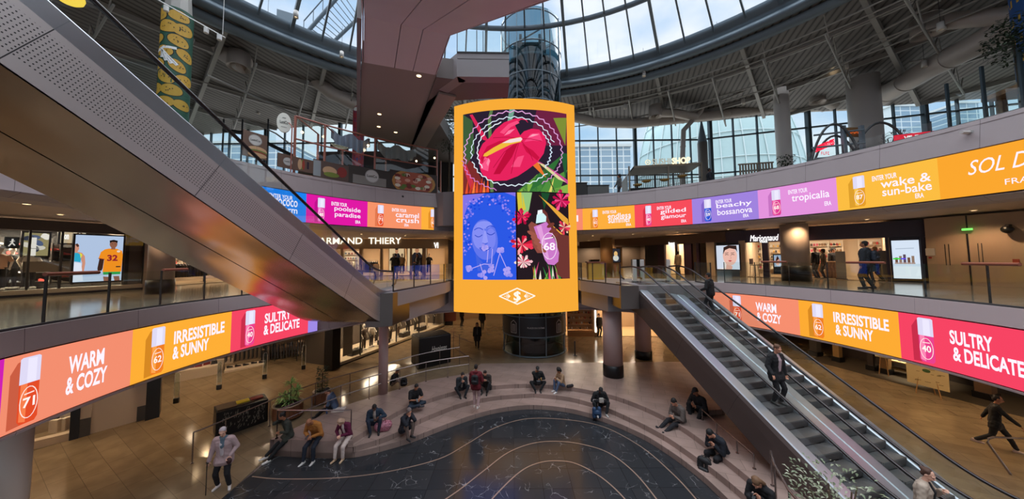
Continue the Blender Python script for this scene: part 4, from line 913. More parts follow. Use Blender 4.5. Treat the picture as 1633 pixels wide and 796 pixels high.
pc.poly(BP((.43, .56), (.46, .56), (.50, .43), (.47, .415), (.41, .415), (.385, .43)), '#9096f0', 8); pc.line(BP((.40, .42), (.44, .41), (.49, .42)), .04, '#2f4ccc', 9)
pc.poly(BP((.33, .365), (.38, .375), (.44, .365), (.50, .375), (.56, .37), (.50, .335), (.44, .325), (.38, .335)), '#3450cc', 9); pc.poly(BP((.36, .363), (.44, .355), (.53, .366), (.48, .343), (.41, .34)), '#b4b4f4', 10)
for q in ([(.15, .12), (.42, .18), (.60, .17)], [(.48, .2), (.5, .34)], [(.56, .18), (.58, .35)], [(.7, .32), (.85, .1)], [(.72, .32), (.6, .05)], [(.35, .18), (.42, .04)]): pc.line(BP(*q), .045, '#b9a8ee', 11)
for x, y, r_ in ((.15, .11, .11), (.55, .13, .1), (.85, .09, .11), (.72, .35, .08), (.44, .37, .07), (.4, .05, .14)):
    for k in range(7): pc.ell(bx0+bw*(x+_r.uniform(-.5, .5)*r_), by0+bh*(y+_r.uniform(-.35, .35)*r_), .13, .12, ['#a99bea', '#8d8ae8'][k % 2], 12, 9)
# third picture: hand with a pink spray bottle among flowers
xR0, xR1 = XY(824.5, 380)[0], XY(905, 380)[0]
def RP(*pts): return [(xR0+(xR1-xR0)*x, yB+(yM-yB)*y) for x, y in pts]
rx0, ry0, rw, rh = xR0, yB, xR1-xR0, yM-yB
pc.rect(xR0, yB, xR1, yM, '#241a20', 2)
pc.poly(RP((.08, 1), (.28, 1), (.22, .8), (.12, .66)), '#8fbf7a', 3); pc.poly(RP((.0, 1), (.1, 1), (.16, .8), (.02, .78)), '#d2c03c', 3)
pc.poly(RP((.45, 1), (.62, 1), (.5, .8)), '#1c4a2c', 3)
_r.seed(9)
def floret(cx, cy, r_, cols, n=16, lay=5):
    for k in range(n): a = 2*pi*k/n+_r.uniform(-.2, .2); L = r_*_r.uniform(.6, 1); pc.poly(RP((cx, cy), (cx+L*cos(a-.18), cy+L*sin(a-.18)*.6), (cx+L*1.15*cos(a), cy+L*1.15*sin(a)*.6), (cx+L*cos(a+.18), cy+L*sin(a+.18)*.6)), cols[k % len(cols)], lay)
floret(.08, .72, .17, ['#d4154c', '#a80f3a', '#ef3a6a']); floret(.08, .40, .2, ['#e83350', '#c01a34', '#f6a0a0']); floret(.85, .92, .2, ['#d51a58', '#b01048', '#f0508a']); floret(.9, .6, .14, ['#e8405a', '#e9c9a8', '#b92244']); floret(.1, .2, .16, ['#f0b8c0', '#e0506a', '#f6e0d8'])
for k in range(18): x = _r.uniform(.25, .95); pc.poly(RP((x, 0), (x+.05, 0), (x+_r.uniform(-.1, .12), _r.uniform(.08, .22))), ['#2f7a3c', '#7fae45', '#d04a7a', '#e8e2d0', '#e0602c'][k % 5], 4)
pc.poly(RP((.40, .97), (.5, .92), (.98, .70), (1, .62), (.85, .68), (.6, .84)), '#e0a23c', 6); pc.poly(RP((.66, .62), (1, .45), (1, .40), (.72, .56)), '#e9a93a', 6)
pc.poly(RP((1, .50), (.82, .52), (.64, .62), (.58, .70), (.56, .76), (.50, .80), (.42, .80), (.38, .76), (.42, .72), (.5, .72), (.53, .55), (.66, .38), (.74, .05), (.86, 0), (1, 0)), '#6b3430', 7)
pc.poly(RP((.20, .62), (.26, .66), (.38, .62), (.40, .55), (.42, .46), (.50, .40), (.46, .30), (.36, .30), (.28, .38), (.25, .50)), '#8a4a40', 7)
pc.poly(RP((.30, .60), (.54, .66), (.62, .60), (.78, .30), (.76, .20), (.68, .16), (.56, .17), (.50, .22)), '#c777c4', 9); pc.poly(RP((.35, .6), (.44, .62), (.58, .24), (.54, .22)), '#dc9bd6', 10)
pc.poly(RP((.34, .64), (.53, .66), (.54, .72), (.48, .76), (.36, .74)), '#cdeef0', 10); pc.poly(RP((.37, .74), (.47, .76), (.46, .80), (.38, .79)), '#e8f4f6', 11)
for (fx, fy) in ((.27, .52), (.33, .46), (.38, .40), (.44, .34)): pc.ell(rx0+rw*fx, ry0+rh*fy, .34, .12, '#9b5548', 12, 12, -.5)
for (fx, fy) in ((.62, .62), (.66, .56), (.70, .5)): pc.ell(rx0+rw*fx, ry0+rh*fy, .28, .12, '#74392f', 12, 12, .5)
pc.ring(rx0+rw*.59, ry0+rh*.38, .48, .80, .035, '#f3e6f2', 13); pc.text('68', rx0+rw*.48, ry0+rh*.33, rx0+rw*.70, ry0+rh*.42, '#f8eef6', 14, .02); pc.line([(rx0+rw*.5, ry0+rh*.46), (rx0+rw*.66, ry0+rh*.48)], .07, '#f3e6f2', 14)
pc.rect(FX0, yM-.02, FX1, yM+.04, '#191018', 18); pc.rect(XY(822.5, 380)[0], yB, XY(824.8, 380)[0], yM, '#191018', 18)
# diamond emblem
ex, ey = XY(823.5, 473.5); dw, dh = 1.06, .47
pc.line([(ex-dw, ey), (ex, ey+dh), (ex+dw, ey), (ex, ey-dh)], .07, '#fff4e6', 3, True); pc.text('S', ex-.22, ey-.26, ex+.22, ey+.26, '#fff4e6', 3, .03); pc.text('J', ex-.2, ey-.38, ex+.08, ey+.30, '#fff4e6', 3, .0)
for s_ in (-1, 1):
    for k in range(5): a = (k-2)*.45; pc.line([(ex+s_*.42, ey), (ex+s_*(.42+.26*cos(a)), ey+.2*sin(a))], .03, '#fff4e6', 3)
    pc.line([(ex+s_*.78, ey), (ex+s_*.68, ey)], .03, '#fff4e6', 3)
pc.build('display', tot, T, .3, emit, .003)
for dx in (-2.4, 2.4): m = MB(); m.cyl((.2+dx, 19.4, ZT), (.2+dx, 19.4, 21.5), .03, None, 8); objw('suspension_rod', m, M_dark, T)
# ------------------------------------------------------------ ring advertising bands
SKIN = {'71': ('#dd4a26', '#f07a48'), '62': ('#e87a22', '#f5a04a'), '40': ('#e4408a', '#f684b0'), '59': ('#2a4fc8', '#4a74e2'), '68': ('#d83a8c', '#ef7ab4'), '87': ('#e09a28', '#f0c050'), '48': ('#d84aa8', '#ef7fd0')}
def bottle(pc, cx, z0, z1, num, shadow, sw=None, slant=0.0):
    H = z1-z0; W_ = H*.26; a, b = SKIN[num]; zc = z0+H*.60
    pc.poly([(cx-W_*.95, z0-.02), (cx-W_*.2, z0), (cx-W_*.2, z1-.04), (cx-W_*.62, z1-H*.06), (cx-W_*.95, z1-H*.22)], shadow, 2)
    w_ = W_*.5
    pc.poly([(cx-w_+.05, z0), (cx+w_-.05, z0), (cx+w_, z0+.08), (cx+w_, zc), (cx-w_, zc), (cx-w_, z0+.08)], a, 3); pc.poly([(cx-w_*.85, z0+.07), (cx-w_*.2, z0+.03), (cx-w_*.2, zc), (cx-w_*.85, zc)], b, 4)
    pc.poly([(cx-w_*1.02, zc), (cx+w_*1.02, zc), (cx+w_*1.02, z1-.03), (cx+w_*.8, z1), (cx-w_*.8, z1), (cx-w_*1.02, z1-.03)], '#d9d4ee', 4); pc.poly([(cx-w_*.3, zc+.01), (cx+w_*.6, zc+.01), (cx+w_*.6, z1-.04), (cx-w_*.3, z1-.03)], '#e6e2f6', 5)
    pc.ring(cx, z0+H*.31, w_*.86, H*.235, H*.012, '#fbe3dc', 6, 20); pc.text(num, cx-w_*.6, z0+H*.235, cx+w_*.6, z0+H*.385, '#fff0ea', 7, .025)
    pc.line([(cx-w_*.45, z0+H*.44), (cx+w_*.45, z0+H*.45)], H*.018, '#fbe3dc', 6)
def ledband(name, lab, C, R, z0, z1, segs, px_a, px_b):
    """segs: list of (px0, px1, colour, items)"""
    zm = (z0+z1)/2
    def uof(px): return -ang(C, onC(px, PYM(px), C, R))*R
    PYM = lambda px: 340 if z0 > 6 else 560
    def am(u, v, l): a = -u/R; return (C[0]+(R-l)*cos(a), C[1]+(R-l)*sin(a), v)
    u0, u1 = uof(px_a), uof(px_b)
    if u1 < u0: u1 += 2*pi*R
    def uu(px):
        v = uof(px); return v+2*pi*R if v < u0-20 else v
    T = thing(name, lab, 'screen', am((u0+u1)/2, z0, 0)); m = MB(); n = 40
    m.lathe((*C, 0), [(R+.14, z0), (R+.02, z0), (R+.02, z1), (R+.14, z1)], n, 0, -u1/R, -u0/R); objw('housing', m, M_black, T)
    for (a, b, col, items) in segs:
        pc = Pic(); ua, ub = uu(a), uu(b); pc.rect(ua, z0, ub, z1, col, 1); H = z1-z0
        for it in items:
            if it[0] == 'b': _, px, num, sh = it[:4]; f = it[4] if len(it) > 4 else (.06, .92); bottle(pc, uu(px), z0+H*f[0], z0+H*f[1], num, sh)
            elif it[0] == 't': _, body, pa, pb, fa, fb, bold = it[:7]; sh = it[7] if len(it) > 7 else 0; pc.text(body, uu(pa), z0+H*fa, uu(pb), z0+H*fb, '#f6eefc', 4, bold, sh)
        pc.build('advert_panel', am, T, .45, emit, .003, clip=(ua, z0, ub, z1))
    return T
def small(a, b, col, num, sh, pxb, l1, l2, tp, era=None, fb=.5):
    s = [('b', pxb, num, sh)]
    x0, x1, e0, e1 = tp
    s.append(('t', 'ENTER YOUR', e0, e1, .70, .84, .02))
    if l2: s.append(('t', l1, x0, x1, .48, .70, .012)); s.append(('t', l2, x0+(x1-x0)*.02, x1, .26, .48, .012))
    else: s.append(('t', l1, x0, x1, .38, .68, .012))
    if era: s.append(('t', 'ERA', era[0], era[1], .10 if l2 else .2, .22 if l2 else .33, .02))
    return (a, b, col, s)
Z2a, Z2b, Z1a, Z1b = 8.45, 9.95, 3.1, 4.61
ledband('led_banner', 'curved advertising band on the upper gallery left of the big screen', C2, R2-.0, Z2a, Z2b, [
    small(405, 488, '#1b7ee8', '59', '#1563c0', 380, 'rococo', 'charm', (438, 474, 428, 466)),
    small(488, 586, '#d9189f', '48', '#b8128a', 512, 'poolside', 'paradise', (533, 575, 528, 553), (567, 575)),
    small(586, 672, '#ef8f66', '71', '#d8734c', 607, 'caramel', 'crush', (631, 668, 625, 648), (645, 652)),
    (672, 692, '#f5ab3a', [('b', 691, '62', '#d98a28')])], 405, 692)
ledband('led_banner', 'long curved advertising band on the upper gallery right of the big screen', C2, R2-.0, Z2a, Z2b, [
    (905, 929, '#f0876a', [('t', 'I', 919, 922, .4, .7, .02)]),
    small(929, 1012, '#f5a93c', '62', '#d98a28', 949, 'endless', 'summer', (969, 1006, 961, 983), (998, 1006)),
    small(1012, 1104, '#ef4a58', '40', '#cf2f44', 1034, 'gilded', 'glamour', (1053, 1094, 1048, 1071), (1086, 1094)),
    small(1104, 1210, '#9b7fd8', '59', '#7e62c0', 1129, 'beachy', 'bossanova', (1143, 1200, 1142, 1168), (1185, 1194)),
    small(1210, 1337, '#dd8fd6', '68', '#c070bc', 1239, 'tropicalia', None, (1264, 1325, 1259, 1290), (1316, 1327)),
    small(1337, 1502, '#f4b740', '87', '#d69a2c', 1373, 'wake &', 'sun-bake', (1408, 1490, 1395, 1435), (1462, 1476)),
    (1502, 1900, '#f3a22e', [('t', 'SOL DE JANEIRO', 1550, 1880, .36, .78, .0, .35), ('t', 'FRAGRANCE MISTS', 1608, 1850, .14, .26, .0)])], 905, 1900)
def big(a, b, col, num, sh, pxb, l1, l2, x0, x1, x2, x3):
    return (a, b, col, [('b', pxb, num, sh, (.05, .95)), ('t', l1, x0, x1, .53, .80, .03), ('t', l2, x2, x3, .22, .49, .03)])
ledband('led_banner', 'curved advertising band on the lower gallery at the left', C1, R1, Z1a, Z1b, [
    (-60, 8, '#c81fae', []), big(8, 210, '#ec8a6c', '71', '#c45a40', 50, 'WARM', '& COZY', 110, 166, 108, 172), big(210, 367, '#f6a934', '62', '#cf8422', 251, 'IRRESISTIBLE', '& SUNNY', 276, 356, 275, 332),
    big(367, 490, '#ee4460', '40', '#c22c48', 397, 'SULTRY', '& DELICATE', 420, 462, 419, 476), (490, 505, '#9a86e0', [])], -60, 505)
ledband('led_banner', 'curved advertising band on the lower gallery at the right', C1, R1, Z1a, Z1b, [
    big(1120, 1278, '#ee8a6c', '71', '#c8624a', 1179, 'WARM', '& COZY', 1209, 1242, 1210, 1249), big(1278, 1437, '#f5a632', '62', '#cf8422', 1308, 'IRRESISTIBLE', '& SUNNY', 1333, 1421, 1335, 1395),
    big(1437, 1690, '#ef4260', '40', '#c22c48', 1479, 'SULTRY', '& DELICATE', 1517, 1585, 1520, 1632)], 1120, 1690)
# ------------------------------------------------------------ gallery ceiling lamps
dl0 = thing('ceiling_downlight', 'small round recessed downlight in the gallery ceiling', 'downlight', (0, 0, 0), 0, 'recessed gallery downlights')
m = MB(); m.lathe((0, 0, 0), [(.09, 0), (.12, -.015), (.14, 0)], 14); obj('trim_ring', m, M_steelL, dl0)
m = MB(); m.lathe((0, 0, 0), [(0, -.004), (.09, -.004)], 14); obj('lens', m, emit('#ffd9a0', 5), dl0); CH[dl0.name] = kids(dl0)
first = True
def downlights(C, R, z, radii, step, a0, a1, power, col=(1, .68, .38), every=1):
    global first
    i = 0
    for r in radii:
        a = a0
        while a < a1:
            p = (C[0]+(R+r)*cos(a), C[1]+(R+r)*sin(a), z-.01)
            if first: dl0.location = p; first = False
            else: dup(dl0, loc=p)
            if i % every == 0: spot('downlight_beam', (p[0], p[1], z-.05), power, 135, col, .06)
            i += 1; a += step/(R+r)
downlights(C1, R1, 3.25, (3.2, 6.6), 3.6, -.35, 3.5, 90, every=2)
downlights(C2, R2, 8.4, (2.6, 5.2), 3.2, -.2, 3.3, 110, every=2)
downlights(C1, R1, 3.25, (11.5, 17), 5, .9, 2.2, 150)
downlights(C1, R1, 3.25, (5, 9, 13), 3.6, 2.25, 2.95, 80, (1, .76, .5))  # extra downlights added to brighten the open clothes shop
downlights(C2, R2, 8.4, (9, 13, 18), 3.2, .95, 1.5, 150, (1, .74, .48), 2)
downlights(C1, R1, 3.25, (1.8, 5.0, 8.4), 2.8, -.25, .75, 85, (1, .72, .42), 2)  # more downlights, added to lift the dull floor on the right
# ------------------------------------------------------------ shops: helpers
class Fr:
    """a shop front: s runs along it (left to right for the viewer), t goes back behind it"""
    def __init__(s, a, b, z0):
        s.a = Vector((a[0], a[1], 0)); d = Vector((b[0]-a[0], b[1]-a[1], 0)); s.L = d.length; s.d = d/s.L; s.n = Vector((-s.d.y, s.d.x, 0)); s.z0 = z0
        s.rz = atan2(s.d.y, s.d.x)
    def W(s, x, t, z): v = s.a+s.d*x+s.n*t; return (v.x, v.y, s.z0+z)
    def s_of(s, px, py=430, t=0):
        r = ray(px, py); o = s.a+s.n*t; den = r.x*s.n.x+r.y*s.n.y; k = (o.x*s.n.x+o.y*s.n.y)/den; p = CAMP+r*k
        return (Vector((p.x, p.y, 0))-s.a).dot(s.d), p.z-s.z0
    def box(s, m, x0, x1, t0, t1, z0, z1, mi=0, bev=0): return m.box(s.W((x0+x1)/2, (t0+t1)/2, (z0+z1)/2), (x1-x0, t1-t0, z1-z0), s.rz, mi, bev)
    def map(s, t=-.02): return lambda x, y, l: s.W(x, t-l, y)
def shell(fr, x0, x1, dep, h, wallm, lab, floorm=None, ceilm=None, power=60, ncol=2, lcol=(1, .8, .58), nm='wall_shop', zlow=0):
    m = MB(); fr.box(m, x0, x1, dep, dep+.15, 0, h); fr.box(m, x0-.12, x0, .1, dep+.15, 0, h); fr.box(m, x1, x1+.12, .1, dep+.15, 0, h)
    struct(nm, m, wallm, label=lab)
    if floorm: m = MB(); fr.box(m, x0, x1, .05, dep, .0, .03); struct('floor_shop', m, floorm, label='floor of '+lab)
    for i in range(ncol):
        c = fr.W(x0+(x1-x0)*(i+.5)/ncol, dep*.45, h-.12); T = thing('ceiling_light_panel', 'lit ceiling panel in '+lab, 'lamp', c, fr.rz, 'light panels in '+lab)
        m = MB(); m.box((0, 0, .03), (1.3, .5, .06)); obj('housing', m, M_steelL, T); m = MB(); m.box((0, 0, -.01), (1.2, .4, .02)); obj('diffuser', m, emit('#ffe6c0', 2.2), T)
        area('shop_light', (c[0], c[1], c[2]-.06), 1.2, power, lcol, (0, 0, fr.rz), .4)
PROD = {}
def product(kind, col, loc, rz, lab, grp, cat='product'):
    k = (kind, col)
    if k in PROD: o = PROD[k].copy(); COL.objects.link(o)
    else:
        m = MB()
        if kind == 'box': m.box((0, 0, .09), (.1, .07, .18), 0, 0, .006); nm = 'carton'
        elif kind == 'bottle': m.lathe((0, 0, 0), [(0, 0), (.045, 0), (.05, .02), (.05, .12), (.018, .15), (.018, .19), (0, .19)], 10); nm = 'bottle'
        elif kind == 'shoe':
            m.add([(-.14, -.045, 0), (.14, -.05, 0), (.14, .05, 0), (-.14, .045, 0), (-.15, -.04, .10), (-.02, -.04, .09), (.13, -.035, .05), (.13, .035, .05), (-.02, .04, .09), (-.15, .04, .10), (-.09, -.035, .13), (-.09, .035, .13)],
                  [(3, 2, 1, 0), (0, 1, 6, 5, 4), (3, 9, 8, 7, 2), (1, 2, 7, 6), (4, 9, 3, 0), (6, 7, 8, 5), (5, 8, 11, 10), (10, 11, 9, 4), (4, 5, 10), (9, 11, 8)]); nm = 'shoe'
        elif kind == 'bag': m.add([(-.15, -.05, 0), (.15, -.05, 0), (.15, .05, 0), (-.15, .05, 0), (-.12, -.03, .2), (.12, -.03, .2), (.12, .03, .2), (-.12, .03, .2)], [(3, 2, 1, 0), (0, 1, 5, 4), (1, 2, 6, 5), (2, 3, 7, 6), (3, 0, 4, 7), (4, 5, 6, 7)]); m.tube([(-.07, 0, .2), (-.06, 0, .3), (.06, 0, .3), (.07, 0, .2)], .01, 6); nm = 'handbag'
        elif kind == 'garment':
            m.add([(-.02, -.2, 0), (.02, -.2, 0), (.02, .22, 0), (-.02, .22, 0), (-.035, -.17, .75), (.035, -.17, .75), (.035, .17, .75), (-.035, .17, .75), (-.02, -.05, .86), (.02, -.05, .86), (.02, .05, .86), (-.02, .05, .86)],
                  [(3, 2, 1, 0), (0, 1, 5, 4), (1, 2, 6, 5), (2, 3, 7, 6), (3, 0, 4, 7), (4, 5, 9, 8), (5, 6, 10, 9), (6, 7, 11, 10), (7, 4, 8, 11), (8, 9, 10, 11)]); m.tube([(0, 0, .86), (0, .02, .92), (0, 0, .95)], .006, 5); nm = 'hanging_garment'
        o = obj(nm, m, mat(col, .55)); PROD[k] = o
    o.location = loc; o.rotation_euler = (0, 0, rz); tag(o, lab, cat, grp); return o
def shelf_unit(fr, x0, x1, t, z0, z1, n, kind, cols, lab, plab, pgrp, pcat, dep=.32, step=.16, mt=None, glow=None, fill=.9, back=True):
    T = thing('display_shelf', lab, 'shelf', fr.W((x0+x1)/2, t, 0), 0); mt = mt or mat('#d8cdbd', .5)
    if back: m = MB(); fr.box(m, x0, x1, t+dep, t+dep+.03, z0-.05, z1+.1); objw('back_panel', m, glow or mt, T)
    for xx in (x0, x1): m = MB(); fr.box(m, xx-.02, xx+.02, t, t+dep, max(0, z0-.1), z1+.1); objw('upright', m, mt, T)
    for i in range(n):
        z = z0+(z1-z0)*i/max(1, n-1)*(1 if n > 1 else 0) if n > 1 else z0
        z = z0+(z1-z0-.25)*i/max(1, n-1)
        m = MB(); fr.box(m, x0, x1, t, t+dep, z-.03, z); objw('shelf_board', m, mt, T)
        x = x0+.12
        while x < x1-.1:
            if random.random() < fill:
                product(kind, random.choice(cols), fr.W(x, t+dep*.45, z+.001), fr.rz+(pi/2 if kind in ('garment',) else random.uniform(-.15, .15)), plab, pgrp, pcat)
            x += step*random.uniform(.9, 1.25)
    return T
def poster(name, lab, fr, px0, py0, px1, py1, t, draw, frame=M_black, cat='screen', border=.06, mk=emit):
    s0, z1 = fr.s_of(px0, py0, t); s1, z0 = fr.s_of(px1, py1, t)
    T = thing(name, lab, cat, fr.W((s0+s1)/2, t, z0)); m = MB(); fr.box(m, s0-border, s1+border, t, t+.12, z0-border, z1+border); objw('casing', m, frame, T)
    pc = Pic(); draw(pc, s0, z0, s1-s0, z1-z0); pc.build('picture', fr.map(t-.002), T, None, mk, .003, clip=(s0, z0, s1, z1)); return T
def lettering(name, lab, fr, body, px0, py0, px1, py1, t, col='#fff6e8', bold=.01, s=1.4, shear=0, cat='sign'):
    s0, z1 = fr.s_of(px0, py0, t); s1, z0 = fr.s_of(px1, py1, t); pc = Pic(); vs, fs, _, _ = text2d(body, bold, shear)
    m = MB(); P0 = [fr.W(s0+(s1-s0)*a, t-.05, z0+(z1-z0)*b) for a, b in vs]; m.add(P0, fs); P1 = [fr.W(s0+(s1-s0)*a, t, z0+(z1-z0)*b) for a, b in vs]; m.add(P1, [tuple(reversed(f)) for f in fs])
    return tag(obj(name, m, emit(col, s)), lab, cat)
# ------------------------------------------------------------ mannequins
def mannequin(loc, rz, top, legs, lab, cap=None, grp=None, skin='#d9d2c8'):
    T = thing('mannequin', lab, 'mannequin', loc, rz, grp); sk = mat(skin, .4)
    m = MB(); m.sphere((0, 0, 1.66), (.085, .105, .13), 12, 8); m.cyl((0, 0, 1.42), (0, 0, 1.58), .05, None, 10)
    for s in (-1, 1):
        m.tube([(s*.2, 0, 1.42), (s*.27, .02, 1.15), (s*.24, -.1, .92)], [.045, .038, .028], 8); m.sphere((s*.235, -.12, .86), (.03, .04, .06), 8, 6)
    obj('body', m, sk, T)
    m = MB(); m.lathe((0, 0, 0), [(.0, 1.47), (.07, 1.46), (.17, 1.42), (.19, 1.3), (.165, 1.1), (.175, .86), (.0, .85)], 14)
    m.v = [(x*1.05, y*.7, z) for x, y, z in m.v]
    for s in (-1, 1): m.tube([(s*.16, 0, 1.40), (s*.27, .01, 1.16)], [.075, .062], 8)
    obj('top', m, mat(top, .8), T)
    m = MB()
    for s in (-1, 1): m.tube([(s*.085, 0, .92), (s*.10, 0, .5), (s*.11, .02, .1)], [.105, .075, .055], 10)
    obj('trousers', m, mat(legs, .8), T)
    for s in (-1, 1): m = MB(); m.box((s*.11, -.05, .04), (.09, .26, .08), 0, 0, .02); obj('shoe', m, mat('#d8d4ce' if legs != '#d8d4ce' else '#222222', .5), T)
    if cap: m = MB(); m.lathe((0, 0, 1.70), [(.115, 0), (.11, .06), (.06, .1), (0, .11)], 14); m.box((0, -.14, 1.705), (.15, .12, .015)); obj('cap', m, mat(cap, .7), T)
    m = MB(); m.lathe((0, 0, 0), [(0, .015), (.2, .012), (.2, 0), (0, 0)], 16); obj('foot_plate', m, M_steelL, T)
    return T
# ------------------------------------------------------------ first gallery, right: perfume shop
M_purp = mat('#2a1626', .4); M_cream = mat('#cdb79a', .7); M_beige = mat('#a8917a', .6)
f = Fr(G(1165, 441, 5.1), G(1480, 451, 5.1), 5.1)
sx = lambda px, t=0: f.s_of(px, 430, t)[0]
shell(f, sx(1186), sx(1416), 5.2, 3.2, M_cream, 'the perfume shop', mat('#8a6f52', .3), None, 60, 3)
m = MB(); f.box(m, sx(1160), sx(1480), -.05, .25, 2.35, 3.2); struct('trim_60', m, M_purp, label='dark purple header over the perfume shop')
for a, b, k in ((1217, 1227, 61), (1415, 1420, 62), (1471, 1479, 63), (1186, 1188, 64)):
    m = MB(); f.box(m, sx(a), sx(b), -.06, .3, 0, 2.4); struct('trim_%d' % k, m, M_purp, label='dark purple upright of the perfume shop front')
m = MB(); f.box(m, sx(1420), sx(1471), .2, .3, 0, 2.4); struct('trim_65', m, M_purp, label='dark purple panel behind the tall screen')
lettering('shop_sign', 'white glowing Marionnaud sign over the perfume shop', f, 'Marionnaud', 1196, 375.5, 1242, 383.5, -.12, '#ffffff', .0, 1.5, .25)
lettering('shop_sign', 'small white PARIS line under the Marionnaud sign', f, 'PARIS', 1212, 384.5, 1224, 387, -.12, '#ffffff', .01, 1.4)
PC_ = ['#b0322e', '#e0d8cc', '#d9a84a', '#222022', '#c8546a', '#8a6a4a', '#e9e4dc', '#5a3a30']
for i, (a, b) in enumerate([(1192, 1216), (1228, 1250), (1284, 1322), (1324, 1346), (1372, 1412)]):
    shelf_unit(f, sx(a, 4.7), sx(b, 4.7), 4.7, .45, 2.35, 5, ['box', 'bottle'][i % 2], PC_, ['lit product shelf at the left end of the perfume shop', 'lit product shelf behind the dark post of the perfume shop', 'wide lit shelf behind the till of the perfume shop', 'lit shelf right of the till in the perfume shop', 'lit shelf at the right end of the perfume shop'][i],
               'small perfume product standing on a shop shelf', 'perfume products on the shop shelves', 'product', .3, .13, mat('#e4d8c6', .5), None, .97)
def counter(fr, x0, x1, t0, t1, h, lab, mt=M_wood):
    T = thing('shop_counter', lab, 'counter', fr.W((x0+x1)/2, (t0+t1)/2, 0)); m = MB(); fr.box(m, x0, x1, t0, t1, .05, h-.05); objw('body', m, mt, T); m = MB(); fr.box(m, x0-.03, x1+.03, t0-.03, t1+.03, h-.05, h); objw('top', m, mat('#c9a37a', .35), T); m = MB(); fr.box(m, x0+.04, x1-.04, t0+.04, t1-.04, 0, .05); objw('plinth', m, M_dark, T); return T
counter(f, sx(1316, 1.2), sx(1339, 1.2), 1.2, 1.9, 1.05, 'wooden till counter in the perfume shop')
counter(f, sx(1292, 2.6), sx(1312, 2.6), 2.6, 3.1, .95, 'low wooden counter at the back left of the perfume shop')
counter(f, sx(1385, 2.2), sx(1408, 2.2), 2.2, 2.8, .8, 'low display table at the right of the perfume shop', mat('#d8c6ae', .4))
for k, (px, lab) in enumerate(((1341, 'grey security gate in the middle of the perfume shop door'), (1410, 'grey security gate at the right of the perfume shop door'))):
    T = thing('security_gate', lab, 'security gate', f.W(sx(px), .35, 0)); m = MB(); f.box(m, sx(px)-.2, sx(px)+.2, .3, .4, .06, 1.65); objw('panel', m, mat('#7d7872', .4), T); m = MB(); f.box(m, sx(px)-.24, sx(px)+.24, .25, .45, 0, .06); objw('foot', m, M_dark, T)
def face(pc, x, z, w_, h):
    pc.rect(x, z, x+w_, z+h, '#c9d2e0', 1); cx, cy = x+w_*.60, z+h*.50
    pc.poly([(x, z), (x+w_*.4, z), (x+w_*.46, z+h*.3), (x+w_*.3, z+h*.34), (x+w_*.3, z+h*.05)], '#e9e4e0', 2)
    pc.ell(cx, cy+h*.06, w_*.31, h*.40, '#e3b3a4', 3, 24); pc.poly([(x+w_*.3, z+h*.62), (x+w_*.34, z+h*.92), (x+w_*.55, z+h), (x+w_*.9, z+h*.98), (x+w_*.93, z+h*.7), (x+w_*.86, z+h*.82), (x+w_*.6, z+h*.88), (x+w_*.4, z+h*.80)], '#33211d', 4)
    pc.poly([(cx-w_*.2, z+h*.3), (cx+w_*.1, z+h*.12), (cx+w_*.06, z), (cx-w_*.26, z)], '#d9a595', 2)
    for s in (-1, 1): pc.line([(cx+s*w_*.13-w_*.07, cy+h*.10), (cx+s*w_*.13, cy+h*.125), (cx+s*w_*.13+w_*.07, cy+h*.10)], h*.022, '#3a2320', 5); pc.line([(cx+s*w_*.13-w_*.08, cy+h*.17), (cx+s*w_*.13+w_*.07, cy+h*.19)], h*.02, '#4a2f28', 5)
    pc.line([(cx+w_*.02, cy+h*.1), (cx+w_*.06, cy-h*.04), (cx, cy-h*.05)], h*.015, '#c08a7a', 5); pc.poly([(cx-w_*.09, cy-h*.14), (cx, cy-h*.115), (cx+w_*.1, cy-h*.14), (cx, cy-h*.19)], '#b34a50', 5)
f6 = Fr((8.2, 33.5), tuple(G(1168, 441, 5.1))[:2], 5.1)
poster('beauty_poster', 'lit poster of a woman face beside the perfume shop', f6, 1142, 392, 1180, 430, -.1, face, M_purp)
def mini(pc, x, z, w_, h): pc.rect(x, z, x+w_, z+h, '#8fa3b8', 1); pc.ell(x+w_*.35, z+h*.66, w_*.2, h*.24, '#c9907c', 2); pc.poly([(x+w_*.1, z+h*.6), (x+w_*.35, z+h*.98), (x+w_*.6, z+h*.6), (x+w_*.5, z+h*.8)], '#2a1a1a', 3); pc.rect(x, z, x+w_, z+h*.36, '#16181a', 3); scribble(pc, x+w_*.2, z+h*.4, x+w_*.8, z+h*.5, '#ffffff', 4, 6)
poster('window_poster', 'small lit poster in the perfume shop window by the column', f, 1234, 407, 1252, 436, .3, mini)
def tallscreen(pc, x, z, w_, h):
    pc.rect(x, z, x+w_, z+h, '#cfdcec', 1); pc.rect(x, z, x+w_, z+h*.32, '#dfe6ee', 2)
    for k in range(5): pc.rect(x+w_*(.1+.15*k), z+h*.42, x+w_*(.2+.15*k), z+h*(.55+.04*(k % 3)), ['#6a4a3c', '#8d7464', '#5b4a5a'][k % 3], 3); pc.rect(x+w_*(.08+.15*k), z+h*.38, x+w_*(.22+.15*k), z+h*.42, '#a58f86', 3)
    pc.rect(x+w_*.02, z+h*.50, x+w_*.3, z+h*.535, '#39d63a', 4); pc.rect(x+w_*.3, z+h*.50, x+w_*.5, z+h*.535, '#5a3fe0', 4); pc.line([(x+w_*.15, z+h*.78), (x+w_*.8, z+h*.79)], h*.02, '#a9b6c6', 3)
poster('tall_screen', 'tall lit screen in a purple frame right of the perfume shop', f, 1421, 384, 1470, 445, .1, tallscreen, M_purp)
